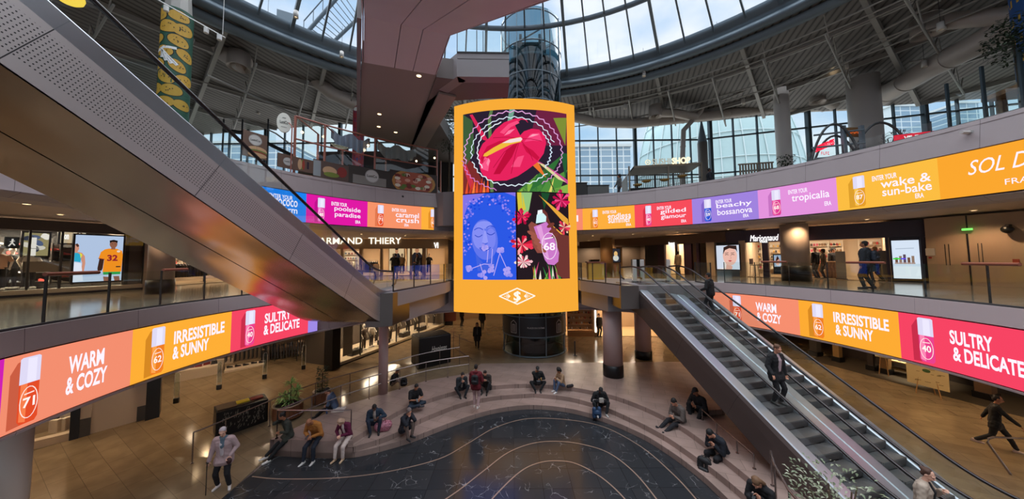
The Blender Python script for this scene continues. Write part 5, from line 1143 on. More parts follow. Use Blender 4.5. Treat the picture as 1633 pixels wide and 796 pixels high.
# beige service wall with double doors
f2 = Fr(G(1480, 452, 5.1), G(1700, 462, 5.1), 5.1); s2 = lambda px: f2.s_of(px, 430)[0]
m = MB(); f2.box(m, s2(1480), s2(1700), 0, .3, 0, 3.2); struct('wall_service', m, M_beige, label='beige service wall right of the perfume shop')
for i, (a, b) in enumerate(((1496, 1547), (1549, 1618))):
    T = struct('door_%d' % (i+1), MB().add([f2.W(s2(a), -.03, 0), f2.W(s2(b), -.03, 0), f2.W(s2(b), -.03, 2.3), f2.W(s2(a), -.03, 2.3)], [(0, 1, 2, 3)]), mat('#a98f78', .55), label=['left leaf of the beige double door', 'right leaf of the beige double door'][i])
    m = MB()
    for q in (a+14, a+20): f2.box(m, s2(q), s2(q)+.02, -.05, -.03, .9, 1.9)
    objw('grip', m, M_dark, T)
m = MB(); f2.box(m, s2(1547), s2(1549.5), -.08, -.02, 0, 2.35); struct('trim_66', m, M_black, label='black post between the double doors')
s0, z0 = f2.s_of(1545, 366); T = thing('exit_sign', 'green glowing exit sign over the beige double door', 'sign', f2.W(s0, -.2, z0)); m = MB(); f2.box(m, s0-.14, s0+.14, -.2, -.14, z0-.045, z0+.045); objw('box', m, emit('#7dff6a', 1.3), T)
m = MB(); f2.box(m, s0-.02, s0+.02, -.18, -.16, z0+.06, 3.18); objw('bracket', m, M_dark, T)
for px, py, w_, h, c, lab in ((1484, 402, .28, .35, '#b9b2ac', 'small white notice on the service wall'), (1484, 411, .1, .08, '#b03028', 'small red fire alarm button on the service wall'), (1621, 417, .16, .2, '#a04a34', 'small red box on the service wall at the far right')):
    s0, z0 = f2.s_of(px, py); m = MB(); f2.box(m, s0-w_/2, s0+w_/2, -.06, 0, z0-h/2, z0+h/2, 0, .01); tag(obj('wall_plate', m, mat(c, .5)), lab, 'notice')
s0, z0 = f2.s_of(1611, 366); T = thing('security_camera', 'black dome camera with small lamp at the far right of the service wall', 'camera', f2.W(s0, -.3, z0)); m = MB(); m.sphere(f2.W(s0, -.3, z0), .17, 14, 8); objw('dome', m, M_black, T); m = MB(); f2.box(m, s0-.05, s0+.05, -.3, 0, z0+.1, z0+.2); objw('arm', m, M_dark, T)
# hall right of the big screen
s6 = lambda px: f6.s_of(px, 430)[0]
shell(f6, s6(1062), s6(1100), 3.5, 3.2, M_cream, 'the small cosmetics shop', mat('#8a6f52', .3), None, 120, 1)
m = MB(); f6.box(m, s6(925), s6(1165), -.05, .15, 2.45, 3.2); struct('trim_67', m, mat('#5a4436', .5), label='brown header over the shops right of the big screen')
for a, b, mt, k in ((1050, 1061, M_purp, 68), (1078, 1082, M_purp, 69), (1092, 1104, M_purp, 70), (1112, 1116, M_purp, 71), (1128, 1141, M_cream, 72), (1180, 1190, M_beige, 73), (1030, 1050, M_dark, 74)):
    m = MB(); f6.box(m, s6(a), s6(b), -.05, .2, 0, 2.5); struct('trim_%d' % k, m, mt, label='shop front upright in the right hall')
lettering('shop_sign', 'small white glowing script sign in the right hall', f6, 'Jeannot', 1066, 386, 1076, 392, -.12, '#ffffff', .02, 1.6, .2)
shelf_unit(f6, s6(1064), s6(1077), 2.8, .4, 2.2, 4, 'bottle', PC_, 'lit shelf left in the small cosmetics shop', 'small bottle on a cosmetics shop shelf', 'bottles in the small cosmetics shop', 'bottle', .3, .2)
shelf_unit(f6, s6(1083), s6(1098), 2.8, .4, 2.2, 4, 'box', PC_, 'lit shelf right in the small cosmetics shop', 'small carton on a cosmetics shop shelf', 'cartons in the small cosmetics shop', 'product', .3, .2)
def goldpic(pc, x, z, w_, h): pc.rect(x, z, x+w_, z+h, '#2c2a30', 1); pc.ell(x+w_*.5, z+h*.62, w_*.22, h*.2, '#d9b070', 2); pc.ell(x+w_*.5, z+h*.3, w_*.34, h*.22, '#b9c4cc', 2); pc.ring(x+w_*.5, z+h*.3, w_*.2, h*.12, .04, '#e9c96a', 3)
f7 = Fr((6.5, 30), (12.2, 30.5), 5.1)
poster('hall_poster', 'lit gold and silver poster on the hall pillar right of the big screen', f7, 975, 397, 989, 418, -.05, goldpic)
s7 = lambda px: f7.s_of(px, 430)[0]
m = MB(); f7.box(m, s7(972), s7(993), 0, .5, 0, 3.2); struct('wall_pillar', m, mat('#a98560', .5), label='brown wall pier carrying a lit poster')
f8 = Fr((4.6, 44), (20, 44), 5.1); shell(f8, 0, 15, 3, 3.2, mat('#4a3a2c', .7), 'the far hall shop', mat('#4a3a2c', .3), None, 160, 3)
for i, (px, w_, c) in enumerate(((940, 1.2, '#1a1c20'), (1005, 1.4, '#233038'), (1022, .9, '#6a4a30'))):
    s0 = f8.s_of(px, 430)[0]; counter(f8, s0-w_/2, s0+w_/2, -3, -2.2, 1.2, ['dark counter deep in the right hall, left one', 'dark counter deep in the right hall, middle one', 'brown counter deep in the right hall'][i], mat(c, .4))
# orange glowing sales stand on the right bridge
p = G(945, 447, 5.11); T = thing('sales_stand', 'yellow-lit stand with screen behind the right landing balustrade', 'stand', (p.x+.2, 19.6, 5.11)); m = MB(); m.box((p.x+.35, 19.8, 5.65), (1.0, .5, 1.06), 0, 0, .02); objw('body', m, mat('#c99a3a', .4), T); m = MB(); m.box((p.x+.35, 19.8, 6.22), (1.15, .6, .06)); objw('top', m, M_woodr, T)
for i, px in enumerate((1012, 1024, 1066)):
    q = D(px, 430, 17.3 if i < 2 else 17.6); T = thing('barrier_post', ['white slim post left of the escalator head', 'white second slim post at the escalator head', 'white slim post between the escalator lanes'][i], 'post', (q.x, q.y, 5.11)); m = MB(); m.box((q.x, q.y, 5.75), (.22, .1, 1.25), 0, 0, .02); objw('panel', m, mat('#c9c3bc', .4), T); m = MB(); m.box((q.x, q.y, 5.14), (.3, .2, .06)); objw('foot', m, M_dark, T)
# bar stools in the perfume shop window
for px, lab in ((1203, 'small dark stool with high back in the perfume shop window'),):
    c = f.W(sx(px, .8), .8, 0); T = thing('bar_stool', lab, 'stool', c, .4)
    m = MB(); m.box((0, 0, .8), (.38, .36, .05), 0, 0, .01); obj('seat', m, mat('#3a1a1c', .5), T); m = MB(); m.box((0, .17, 1.05), (.38, .04, .4), 0, 0, .01); obj('backrest', m, mat('#3a1a1c', .5), T)
    for a, b in ((-1, -1), (1, -1), (1, 1), (-1, 1)): m = MB(); m.tube([(a*.15, b*.14, .78), (a*.2, b*.19, 0)], .014, 6); obj('leg', m, M_dark, T)
# ------------------------------------------------------------ first gallery, left: sports shop
g = Fr(G(-60, 480, 5.1), G(236, 461, 5.1), 5.1); sg = lambda px, t=0: g.s_of(px, 430, t)[0]
M_shopd = mat('#2b2622', .5)
shell(g, sg(-60), sg(200), 4.0, 3.2, M_shopd, 'the sports shop', mat('#6a5a48', .3), None, 130, 3, (1, .86, .66))
m = MB(); g.box(m, sg(-60), sg(236), -.02, .35, 0, .28); struct('trim_75', m, mat('#a3978c', .5), label='pale sill under the sports shop window')
m = MB(); g.box(m, sg(-60), sg(236), -.1, .35, -.0, .1); struct('trim_76', m, M_black, label='black kick strip under the sports shop window')
T = thing('shop_window', 'large glass front of the sports shop', 'window', g.W(sg(60), 0, 0)); m = MB(); m.add([g.W(sg(-60), 0, .28), g.W(sg(228), 0, .28), g.W(sg(228), 0, 2.75), g.W(sg(-60), 0, 2.75)], [(0, 1, 2, 3)]); objw('glass', m, M_shop, T)
for px in (-20, 44, 96, 228): m = MB(); g.box(m, sg(px)-.03, sg(px)+.03, -.03, .03, .28, 2.75); objw('mullion', m, M_dark, T)
m = MB(); g.box(m, sg(-60), sg(236), -.05, .3, 2.75, 3.2); struct('trim_77', m, mat('#4a423e', .5), label='dark header over the sports shop window')
m = MB(); g.box(m, sg(196), sg(228), .1, .2, .28, 2.75); struct('wall_panel', m, mat('#5c5048', .5), label='brown panel right of the large sports screen')
m = MB(); g.box(m, sg(228), sg(262), -.1, .6, 0, 3.2); struct('wall_pier', m, mat('#a08f84', .5), label='pale pier right of the sports shop')
def players(pc, x, z, w_, h):
    def q(*p): return [(x+w_*a, z+h*(1-b)) for a, b in p]
    pc.rect(x, z, x+w_, z+h, '#a9bcd8', 1); pc.poly(q((0, 1), (1, 1), (1, .85), (0, .9)), '#b9c8de', 2)
    pc.poly(q((0, .20), (.07, .2), (.08, .3), (.05, .36), (.14, .38), (.2, .45), (.22, .60), (.2, .8), (.14, .8), (.16, .6), (.13, .52), (.1, .56), (0, .56)), '#c58a72', 3); pc.poly(q((0, .38), (.06, .38), (.14, .44), (.12, .58), (0, .56)), '#2a9fc0', 4); pc.poly(q((.1, .38), (.15, .42), (.12, .5)), '#d4d63a', 5)
    pc.poly(q((0, .58), (.14, .6), (.2, .98), (0, 1)), '#d5dcea', 4); pc.poly(q((0, .2), (.04, .18), (.08, .24), (.04, .26)), '#4a3028', 5)
    pc.poly(q((.60, .90), (.78, .92), (.77, 1), (.62, 1)), '#8a5a48', 3); pc.poly(q((.82, .9), (.95, .9), (.97, 1), (.85, 1)), '#8a5a48', 3); pc.poly(q((.59, .80), (.97, .80), (.97, .86), (.6, .86)), '#2f9a4a', 4)
    pc.poly(q((.50, .50), (.60, .50), (.58, .72), (.56, .77), (.48, .77), (.47, .72)), '#3a241c', 3)
    pc.poly(q((.68, .28), (.86, .28), (.98, .33), (1, .42), (.99, .80), (.58, .80), (.6, .52), (.48, .50), (.52, .36), (.6, .3)), '#e58a1f', 5); pc.line(q((.48, .5), (.6, .52)), w_*.02, '#7a1f2a', 6)
    pc.ell(x+w_*.78, z+h*(1-.18), w_*.085, h*.085, '#8a5a46', 6); pc.poly(q((.70, .16), (.69, .10), (.78, .08), (.87, .1), (.86, .16), (.82, .13), (.74, .13)), '#1c1412', 7); pc.rect(x+w_*.735, z+h*(1-.30), x+w_*.825, z+h*(1-.25), '#8a5a46', 5)
    for s in (-.03, .035): pc.rect(x+w_*(.78+s)-w_*.015, z+h*.825, x+w_*(.78+s)+w_*.015, z+h*.833, '#241612', 8)
    pc.text('32', x+w_*.66, z+h*(1-.56), x+w_*.89, z+h*(1-.42), '#8a1f2c', 7, .04); pc.rect(x+w_*.86, z+h*(1-.7), x+w_*.96, z+h*(1-.675), '#222222', 7); pc.ell(x+w_*.9, z+h*(1-.34), w_*.04, h*.025, '#d8c8b8', 7)
poster('large_screen', 'large lit screen of two athletes, one in an orange number 32 shirt', g, 121, 374.5, 193, 447, -.12, players)
def onsign(pc, x, z, w_, h): pc.rect(x, z, x+w_, z+h, '#b9a98c', 1); pc.text('on', x+w_*.3, z+h*.3, x+w_*.7, z+h*.72, '#ffffff', 2, .05)
poster('brand_sign', 'pale square sign with a white rounded logo in the sports shop', g, 97, 368, 115, 388, .5, onsign, M_dark, 'sign')
def shoespic(pc, x, z, w_, h):
    pc.rect(x, z, x+w_, z+h, '#8f865e', 1); random.seed(2)
    for k in range(9): pc.ell(x+w_*random.uniform(.1, .9), z+h*random.uniform(.1, .9), w_*.25, h*.1, ['#e4e2da', '#2a3040', '#c9c6ba', '#4a5a78', '#f0eee6'][k % 5], 2+k % 4, 14, random.uniform(-1.3, 1))
    pc.rect(x+w_*.3, z, x+w_*.5, z+h*.8, '#dcdad2', 7)
poster('shoe_photo', 'tall lit photo of trainers hanging in the sports shop', g, 39, 371, 76, 408, .6, shoespic, M_dark, 'poster')
poster('shoe_photo', 'small lit photo of a shoe right of the square logo sign', g, 117, 368, 136, 386, .5, lambda pc, x, z, w_, h: (pc.rect(x, z, x+w_, z+h, '#c9c0a8', 1), pc.ell(x+w_*.5, z+h*.5, w_*.3, h*.4, '#2a2c30', 2), pc.ell(x+w_*.5, z+h*.5, w_*.15, h*.3, '#e4e2da', 3)), M_dark, 'poster')
def jump(pc, x, z, w_, h): pc.rect(x, z, x+w_, z+h, '#1c1a1c', 1); pc.line([(x+w_*.2, z+h*.1), (x+w_*.5, z+h*.5), (x+w_*.8, z+h*.2)], h*.1, '#d8d4cc', 2); pc.line([(x+w_*.5, z+h*.45), (x+w_*.55, z+h*.9)], h*.12, '#d8d4cc', 2); pc.line([(x+w_*.3, z+h*.6), (x+w_*.75, z+h*.7)], h*.07, '#d8d4cc', 2); pc.ell(x+w_*.57, z+h*.85, w_*.08, h*.08, '#d8d4cc', 3)
poster('brand_sign', 'dark panel with a pale leaping figure logo at the far left', g, 12, 380, 26, 394, .7, jump, M_dark, 'sign')
SH = ['#e8e4da', '#d8d2c4', '#1e1e22', '#c9c0b0', '#f0ece4', '#5a5e66', '#b03a34']
shelf_unit(g, sg(82, 1.5), sg(97, 1.5), 1.5, .5, 2.2, 6, 'shoe', SH, 'trainer shelf left of the tall mirror post', 'trainer on a sports shop shelf', 'trainers on the sports shop shelves', 'shoe', .3, .33, M_shopd)
shelf_unit(g, sg(98, 1.2), sg(119, 1.2), 1.2, .45, 2.0, 6, 'shoe', SH, 'trainer shelf right beside the large screen', 'trainer on a sports shop shelf', 'trainers on the sports shop shelves', 'shoe', .3, .33, M_shopd)
shelf_unit(g, sg(-40, 3.4), sg(80, 3.4), 3.4, .5, 2.5, 5, 'shoe', SH, 'long dark trainer wall at the back of the sports shop', 'trainer on a sports shop shelf', 'trainers on the sports shop shelves', 'shoe', .3, .36, M_shopd)
mannequin(g.W(sg(46, .7), .7, .3), g.rz+.2, '#d8d2c6', '#26262a', 'mannequin in a pale shirt, dark trousers and white cap in the sports window', '#e9e4da')
mannequin(g.W(sg(-2, .6), .6, .3), g.rz-.2, '#c9a48e', '#1c1c20', 'mannequin in a pink top and white cap at the left edge of the sports window', '#e9e4da')
mannequin(g.W(sg(18, 1.4), 1.4, .3), g.rz+.5, '#1c1c20', '#1c1c20', 'mannequin all in black at the back of the sports window')
m = MB(); g.box(m, sg(40), sg(120), .35, .4, 1.0, 1.45); tag(obj('window_lettering_board', m, mat('#6f675f', .6)), 'grey lettering board behind the sports window glass', 'sign')
# second left shop
h_ = Fr(G(262, 457, 5.1), G(400, 447, 5.1), 5.1); sh_ = lambda px, t=0: h_.s_of(px, 430, t)[0]
shell(h_, 0, h_.L+6, 5, 3.2, mat('#8a7460', .6), 'the clothes shop behind the escalator', mat('#7a6248', .3), None, 150, 3)
def rack(fr, x, t, L, cols, lab, n=10, z=0, hz=1.35):
    T = thing('clothes_rack', lab, 'clothes rack', fr.W(x, t, z), fr.rz)
    m = MB(); m.tube([(-L/2, 0, hz), (L/2, 0, hz)], .015, 6); obj('top_bar', m, M_dark, T)
    for s in (-1, 1):
        m = MB(); m.tube([(s*L/2, 0, hz), (s*L/2, 0, .03)], .015, 6); obj('upright', m, M_dark, T); m = MB(); m.box((s*L/2, 0, .02), (.06, .5, .04)); obj('foot', m, M_dark, T)
    for i in range(n): product('garment', random.choice(cols), wp(T, -L/2+.08+(L-.16)*i/(n-1), 0, hz-.95), fr.rz+random.uniform(-.1, .1), 'garment on the '+lab, 'garments on the '+lab, 'garment')
    return T
rack(h_, sh_(300, 1.5), 1.5, 1.8, ['#1c1a1e', '#2a2c34', '#3a3230'], 'rack of dark clothes behind the escalator', 12)
rack(h_, sh_(345, 2.2), 2.2, 1.6, ['#1c1a1e', '#c9bfae', '#5a4a3c'], 'rack of mixed clothes behind the escalator', 10)
shelf_unit(h_, sh_(262, 4.5), sh_(290, 4.5), 4.5, .5, 2.2, 5, 'box', ['#b03a34', '#d8cdbd', '#8a6a4a', '#2a2c34'], 'lit shelf at the back of the clothes shop', 'folded item on the clothes shop shelf', 'folded items on the clothes shop shelf', 'garment', .3, .2)
# menswear shop behind the left landing
k_ = Fr((-17.8, 26), (-5.6, 27.2), 5.1); sk = lambda px, t=0: k_.s_of(px, 430, t)[0]
shell(k_, 0, sk(712), 5, 3.2, mat('#a98e6c', .6), 'the menswear shop', mat('#8a6f52', .3), None, 90, 4)
m = MB(); k_.box(m, 0, sk(712), -.05, .2, 2.35, 3.2); struct('trim_78', m, mat('#9a7f5c', .5), label='tan header over the menswear shop')
lettering('shop_sign', 'white ARMAND THIERY lettering over the menswear shop', k_, 'ARMAND  THIERY', 509, 379, 640, 389, -.1, '#fff4e0', .004, 1.3)
for px, w_, k in ((575, .25, 79), (608, .2, 80), (655, .15, 81), (676, .3, 82), (545, .2, 83), (712, .3, 84)): m = MB(); k_.box(m, sk(px)-w_/2, sk(px)+w_/2, -.05, .2, 0, 2.4); struct('trim_%d' % k, m, mat('#8a6f4e', .5), label='tan upright of the menswear shop front')
def suit(pc, x, z, w_, h):
    pc.rect(x, z, x+w_, z+h, '#c9ae86', 1); pc.poly([(x+w_*.2, z), (x+w_*.15, z+h*.5), (x+w_*.35, z+h*.68), (x+w_*.65, z+h*.68), (x+w_*.88, z+h*.45), (x+w_*.85, z)], '#1e1c20', 2); pc.poly([(x+w_*.42, z+h*.66), (x+w_*.5, z+h*.3), (x+w_*.58, z+h*.66)], '#3a3438', 3); pc.ell(x+w_*.5, z+h*.78, w_*.11, h*.12, '#a87858', 3); pc.ell(x+w_*.5, z+h*.87, w_*.12, h*.06, '#1a1412', 4)
poster('menswear_poster', 'lit poster of a man in a dark suit, left one behind the mannequins', k_, 621, 391, 644, 432, .6, suit, mat('#8a6f4e'), 'poster')
poster('menswear_poster', 'lit poster of a man in a dark suit, right one behind the mannequins', k_, 650, 389, 680, 432, .6, suit, mat('#8a6f4e'), 'poster')
mannequin(k_.W(sk(627, .4), .4, .15), k_.rz, '#1c1a1e', '#26242a', 'mannequin in a dark suit, left one of the menswear window')
mannequin(k_.W(sk(641, .4), .4, .15), k_.rz, '#a98f6c', '#8a7456', 'mannequin in a tan suit in the menswear window')
mannequin(k_.W(sk(674, .4), .4, .15), k_.rz, '#2a2628', '#1c1a1e', 'mannequin in a dark jacket right of the second suit poster')
mannequin(k_.W(sk(684, .5), .5, .15), k_.rz, '#1c1a1e', '#1c1a1e', 'mannequin in black at the right end of the menswear window')
rack(k_, sk(590, 2), 2.0, 1.4, ['#1c1a1e', '#2a2c34'], 'rack of dark suits inside the menswear shop', 8)
rack(k_, sk(555, 3), 3.0, 1.6, ['#d8cdbd', '#8a7f78', '#1c1a1e'], 'rack of pale shirts inside the menswear shop', 8)
counter(k_, sk(595, 1.0), sk(605, 1.0), 1.0, 1.5, 1.0, 'small white counter in the menswear shop door', mat('#c9c3ba', .5))
for i, (px, lab) in enumerate(((520, 'shelf of folded shirts at the left of the menswear shop'), (560, 'shelf of folded shirts in the middle of the menswear shop'))):
    shelf_unit(k_, sk(px-12, 4.4), sk(px+12, 4.4), 4.4, .5, 2.2, 4, 'box', ['#d8cdbd', '#5a6a88', '#8a3a34', '#3a3a42'], lab, 'folded shirt on the menswear shelf', 'folded shirts on the menswear shelves', 'garment', .3, .25)
m = MB(); q0 = Fr((-5.4, 27.2), (-2.5, 29), 5.1); q0.box(m, .3, 3, 0, .2, 0, 3.2); struct('wall_dark', m, mat('#5a3e2a', .5), label='brown wall beside the menswear shop')
lettering('shop_sign', 'white angular logo on the brown wall beside the menswear shop', k_, 'VI', 692, 387, 699, 396, -.12, '#ffffff', .03, 1.4)
# ------------------------------------------------------------ ground concourse, left: shops
q = Fr(G(-10, 735, -.6), G(258, 662, -.42), -.55); sq = lambda px, t=0: q.s_of(px, 600, t)[0]
M_panel = mat('#a8978a', .5)
m = MB(); q.box(m, sq(150), sq(222), 0, .3, .03, 3.85); struct('wall_panel', m, M_panel, label='pale blank wall panel left of the open clothes shop')
for a, b, k, lb in ((133, 150, 90, 'pale pier left of the blank panel'), (222, 236, 91, 'pale pier right of the blank panel')):
    m = MB(); q.box(m, sq(a), sq(b), -.06, .3, .75, 3.85); q.box(m, sq(a), sq(b), -.08, .3, 0, .75, 1); struct('trim_%d' % k, m, [M_panel, mat('#3a3634', .4)], label=lb)
m = MB(); q.box(m, sq(236), sq(258), -.25, .5, 0, 3.85); struct('wall_pier', m, M_black, label='black pier at the edge of the open clothes shop')
m = MB(); q.box(m, sq(118), sq(133), -.1, .4, 0, 3.85); struct('wall_pier', m, M_black, label='black pier beside the lit display window')
shell(q, sq(5), sq(118), 1.6, 3.7, mat('#8a7764', .6), 'the lit display window', mat('#b8a48c', .4), None, 60, 1)
m = MB(); q.box(m, sq(5), sq(118), -.02, .3, 0, .3); struct('trim_92', m, mat('#b09c86', .5), label='pale sill of the lit display window')
T = thing('shop_window', 'glass pane of the lit display window', 'window', q.W(sq(80), 0, 0)); m = MB(); m.add([q.W(sq(5), 0, .3), q.W(sq(118), 0, .3), q.W(sq(118), 0, 3.3), q.W(sq(5), 0, 3.3)], [(0, 1, 2, 3)]); objw('glass', m, M_shop, T); m = MB(); q.box(m, sq(117), sq(119), -.05, .05, 0, 3.4); objw('frame', m, M_rail, T)
for px, c, lab in ((98, '#3a3432', 'dark handbag on the left stand of the lit display window'), (110, '#c9bdae', 'pale handbag on the right stand of the lit display window')):
    c0 = q.W(sq(px, .6), .6, .3); T = thing('display_stand', 'small pale stand under the '+lab.split(' on')[0], 'stand', c0); m = MB(); m.box((0, 0, .25), (.35, .3, .5), 0, 0, .02); obj('block', m, mat('#c9b8a4', .5), T); product('bag', c, (c0[0], c0[1], c0[2]+.5), q.rz, lab, 'handbags in the display window', 'handbag')
# open clothes shop floor
def plinth(px, py, w_, d_, h, lab, rz=.5, z=-.2, items=0, kind='bag', cols=('#7a2a2a', '#2a2a2e')):
    c = G(px, py, z); T = thing('display_plinth', lab, 'display plinth', c, rz)
    m = MB(); m.box((0, 0, h/2+.02), (w_, d_, h), 0, 0, .02); obj('block', m, mat('#c4b3a0', .5), T); m = MB(); m.box((0, 0, .01), (w_-.1, d_-.1, .04)); obj('base', m, M_dark, T)
    for i in range(items): product(kind, random.choice(cols), wp(T, -w_/2+.2+(w_-.4)*i/max(1, items-1), random.uniform(-.1, .1), h+.02), rz+random.uniform(-.4, .4), 'item displayed on the '+lab, 'items on the '+lab, 'handbag' if kind == 'bag' else 'shoe')
plinth(316, 606, 1.7, .9, .75, 'tall pale plinth with red bags near the black pier', .65, -.35, 5, 'bag', ('#7a2a2a', '#8a3030', '#2a2a2e'))
plinth(346, 588, 1.6, .8, .6, 'long pale plinth behind the red bags', .65, -.3)
plinth(392, 592, 1.9, 1.0, .35, 'low pale plinth with dark shoes', .65, -.3, 5, 'shoe', ('#1c1c20', '#2a2426'))
plinth(345, 570, 1.3, .8, .5, 'small pale plinth at the back of the open shop', .65, -.25, 2, 'bag', ('#c9bdae', '#8a8a8e'))
for px, py, z, lab in ((281, 643, -.45, 'clear security gate with black foot nearest the black pier'), (349, 621, -.4, 'clear security gate with black foot before the low plinth'), (422, 604, -.35, 'clear security gate with black foot before the dark clothes table'), (484, 589, -.25, 'clear security gate with black foot before the pale coats rack')):
    c = G(px, py, gz(G(px, py, -.3).x, G(px, py, -.3).y)); T = thing('security_gate', lab, 'security gate', c, .5, 'security gates of the open clothes shop')
    m = MB(); m.box((0, 0, .12), (.2, .14, .24), 0, 0, .02); obj('foot', m, M_black, T); m = MB(); m.tube([(-.09, 0, .24), (-.09, 0, 1.35), (-.05, 0, 1.42), (.05, 0, 1.42), (.09, 0, 1.35), (.09, 0, .24)], .01, 6); obj('frame', m, mat('#cfc8c0', .3), T)
    m = MB(); m.box((0, 0, .9), (.15, .012, 1.1)); obj('clear_panel', m, M_glass, T)
fz = Fr((-26, 14.6), (-10.9, 25.2), -.1); szs = lambda px, t=0: fz.s_of(px, 560, t)[0]
m = MB(); fz.box(m, -3, fz.L-.1, 0, .2, 0, 3.3); struct('wall_shop', m, mat('#7a6856', .7), label='back wall of the open clothes shop')
for x, t, L, cols, lab, n in ((szs(455, -2.6), -2.6, 2.0, ['#1c1a1e', '#26242a', '#3a3230'], 'rack of dark clothes in the open shop behind the table', 14), (szs(500, -2.2), -2.2, 1.8, ['#c9a89a', '#b89a8a', '#1c1a1e', '#d8c9ba'], 'rack of pink and dark clothes in the open shop', 12), (szs(520, -1.2), -1.2, 1.8, ['#e0d8cc', '#d8cdbd', '#c9c0b0'], 'rack of pale coats at the back of the open shop', 14), (szs(400, -1.5), -1.5, 2.4, ['#1c1a1e', '#2a2c34'], 'rack of dark clothes at the back left of the open shop', 12)):
    rack(fz, x, t, L, cols, lab, n, 0, 1.5)
c = G(448, 573, -.15); T = thing('display_table', 'dark two-tier display table with folded clothes in the open shop', 'table', c, .55)
m = MB(); m.box((0, 0, .85), (2.0, .9, .05)); obj('table_top', m, mat('#7a5e48', .4), T); m = MB(); m.box((0, 0, .4), (1.9, .8, .04)); obj('lower_shelf', m, mat('#4a382c', .4), T)
for a in (-1, 1):
    for b in (-1, 1): m = MB(); m.box((a*.95, b*.4, .42), (.06, .06, .84)); obj('leg', m, M_dark, T)
for i in range(8): product('bag' if i % 3 == 0 else 'box', ['#26242a', '#3a3a4a', '#6a7a90', '#8a7a6a'][i % 4], wp(T, -.85+i*.24, random.uniform(-.2, .2), .875), .3*i, 'folded item on the dark display table', 'items on the dark display table', 'garment')
# window with mannequins along the back left
wn = Fr(G(527, 590, 0), G(720, 516, 0), 0); sw = lambda px, t=0: wn.s_of(px, 560, t)[0]
m = MB(); wn.box(m, sw(527), sw(540), -.15, .5, 0, 3.3); struct('wall_pier', m, M_black, label='black pier at the left end of the mannequin window')
shell(wn, sw(541), sw(708), 2.6, 3.2, mat('#4a4038', .7), 'the mannequin window', mat('#b8a890', .35), None, 40, 5, nm='wall_window_back')
m = MB(); wn.box(m, sw(541), sw(708), 0, 2.5, .0, .22); struct('trim_93', m, mat('#c9b89e', .4), label='pale raised platform of the mannequin window')
m = MB(); wn.box(m, sw(541), sw(708), -.06, 0, .0, .06); struct('trim_94', m, M_black, label='black kick strip of the mannequin window')
T = thing('shop_window', 'long glass front of the mannequin window', 'window', wn.W(sw(620), 0, 0)); m = MB(); m.add([wn.W(sw(541), .03, .22), wn.W(sw(708), .03, .22), wn.W(sw(708), .03, 3.1), wn.W(sw(541), .03, 3.1)], [(0, 1, 2, 3)]); objw('glass', m, M_shop, T)
for px in (575, 632, 668, 708): m = MB(); wn.box(m, sw(px)-.03, sw(px)+.03, -.02, .06, .2, 3.1); objw('mullion', m, M_dark, T)
mq = [(553, 1.0, '#d8cdbd', '#8a7a66', 'in pale knitwear beside the black pier'), (580, .7, '#6a5a50', '#4a3c34', 'in a brown outfit left of the slim column'), (592, .8, '#e0d8cc', '#2a2628', 'in a white shirt left of the slim column'), (600, 1.4, '#26242a', '#1c1a1e', 'in black just left of the slim column'), (622, .7, '#b8a890', '#3a3230', 'in beige right of the slim column'), (634, .9, '#d8d0c4', '#6a5a4a', 'in cream right of the slim column'), (650, .7, '#26242a', '#26242a', 'in black in the middle of the long window'), (662, .9, '#8a8078', '#3a3634', 'in grey in the middle of the long window'), (680, .8, '#e0d8cc', '#c9bda8', 'in white near the far end of the long window'), (692, .8, '#4a4448', '#2a2628', 'in dark grey near the far end of the long window')]
for px, t, a, b, lab in mq: mannequin(wn.W(sw(px, t), t, .22), wn.rz+random.uniform(-.4, .4), a, b, 'mannequin '+lab)
for px, lab in ((566, 'dark cube with shoes left in the mannequin window'), (612, 'dark cube with shoes by the slim column in the mannequin window'), (645, 'dark cube with shoes in the middle of the mannequin window'), (672, 'dark cube with shoes at the right of the mannequin window')):
    c = wn.W(sw(px, .5), .5, .22); T = thing('display_plinth', lab, 'display plinth', c, wn.rz); m = MB(); m.box((0, 0, .17), (.9, .45, .34), 0, 0, .02); obj('block', m, M_dark, T)
    for i in range(3): product('shoe', ['#e8e4da', '#c9c0b0', '#d8d2c4'][i], wp(T, -.28+i*.28, 0, .34), wn.rz+1.2, 'pale trainer on a dark cube in the mannequin window', 'trainers on the dark cubes', 'shoe')
m = MB(); c = wn.W(sw(556), -.0, 1.5); wn.box(m, sw(548), sw(563), .05, .07, .5, 2.6); tag(obj('window_graphic', m, mat('#8f8474', .6)), 'tall grey printed panel on the first pane of the mannequin window', 'sign')
# poster stand and far concourse
far = Fr((-6.5, 33), (-1.0, 36), 0); m = MB(); far.box(m, -.5, 4.0, 0, .2, 0, 3.2); struct('wall_shop', m, mat('#8a6f52', .6), label='warm shop wall beyond the mannequin window')
c = D(716, 513, 31); T = thing('poster_stand', 'small reddish poster stand far behind the black kiosk', 'sign', (c.x, c.y, 0), .2); m = MB(); m.box((0, 0, 1.1), (1.4, .1, 1.6), 0, 0, .02); obj('board', m, mat('#8a4a3a', .6), T); m = MB(); m.box((0, 0, .15), (.8, .4, .3)); obj('foot', m, M_dark, T)
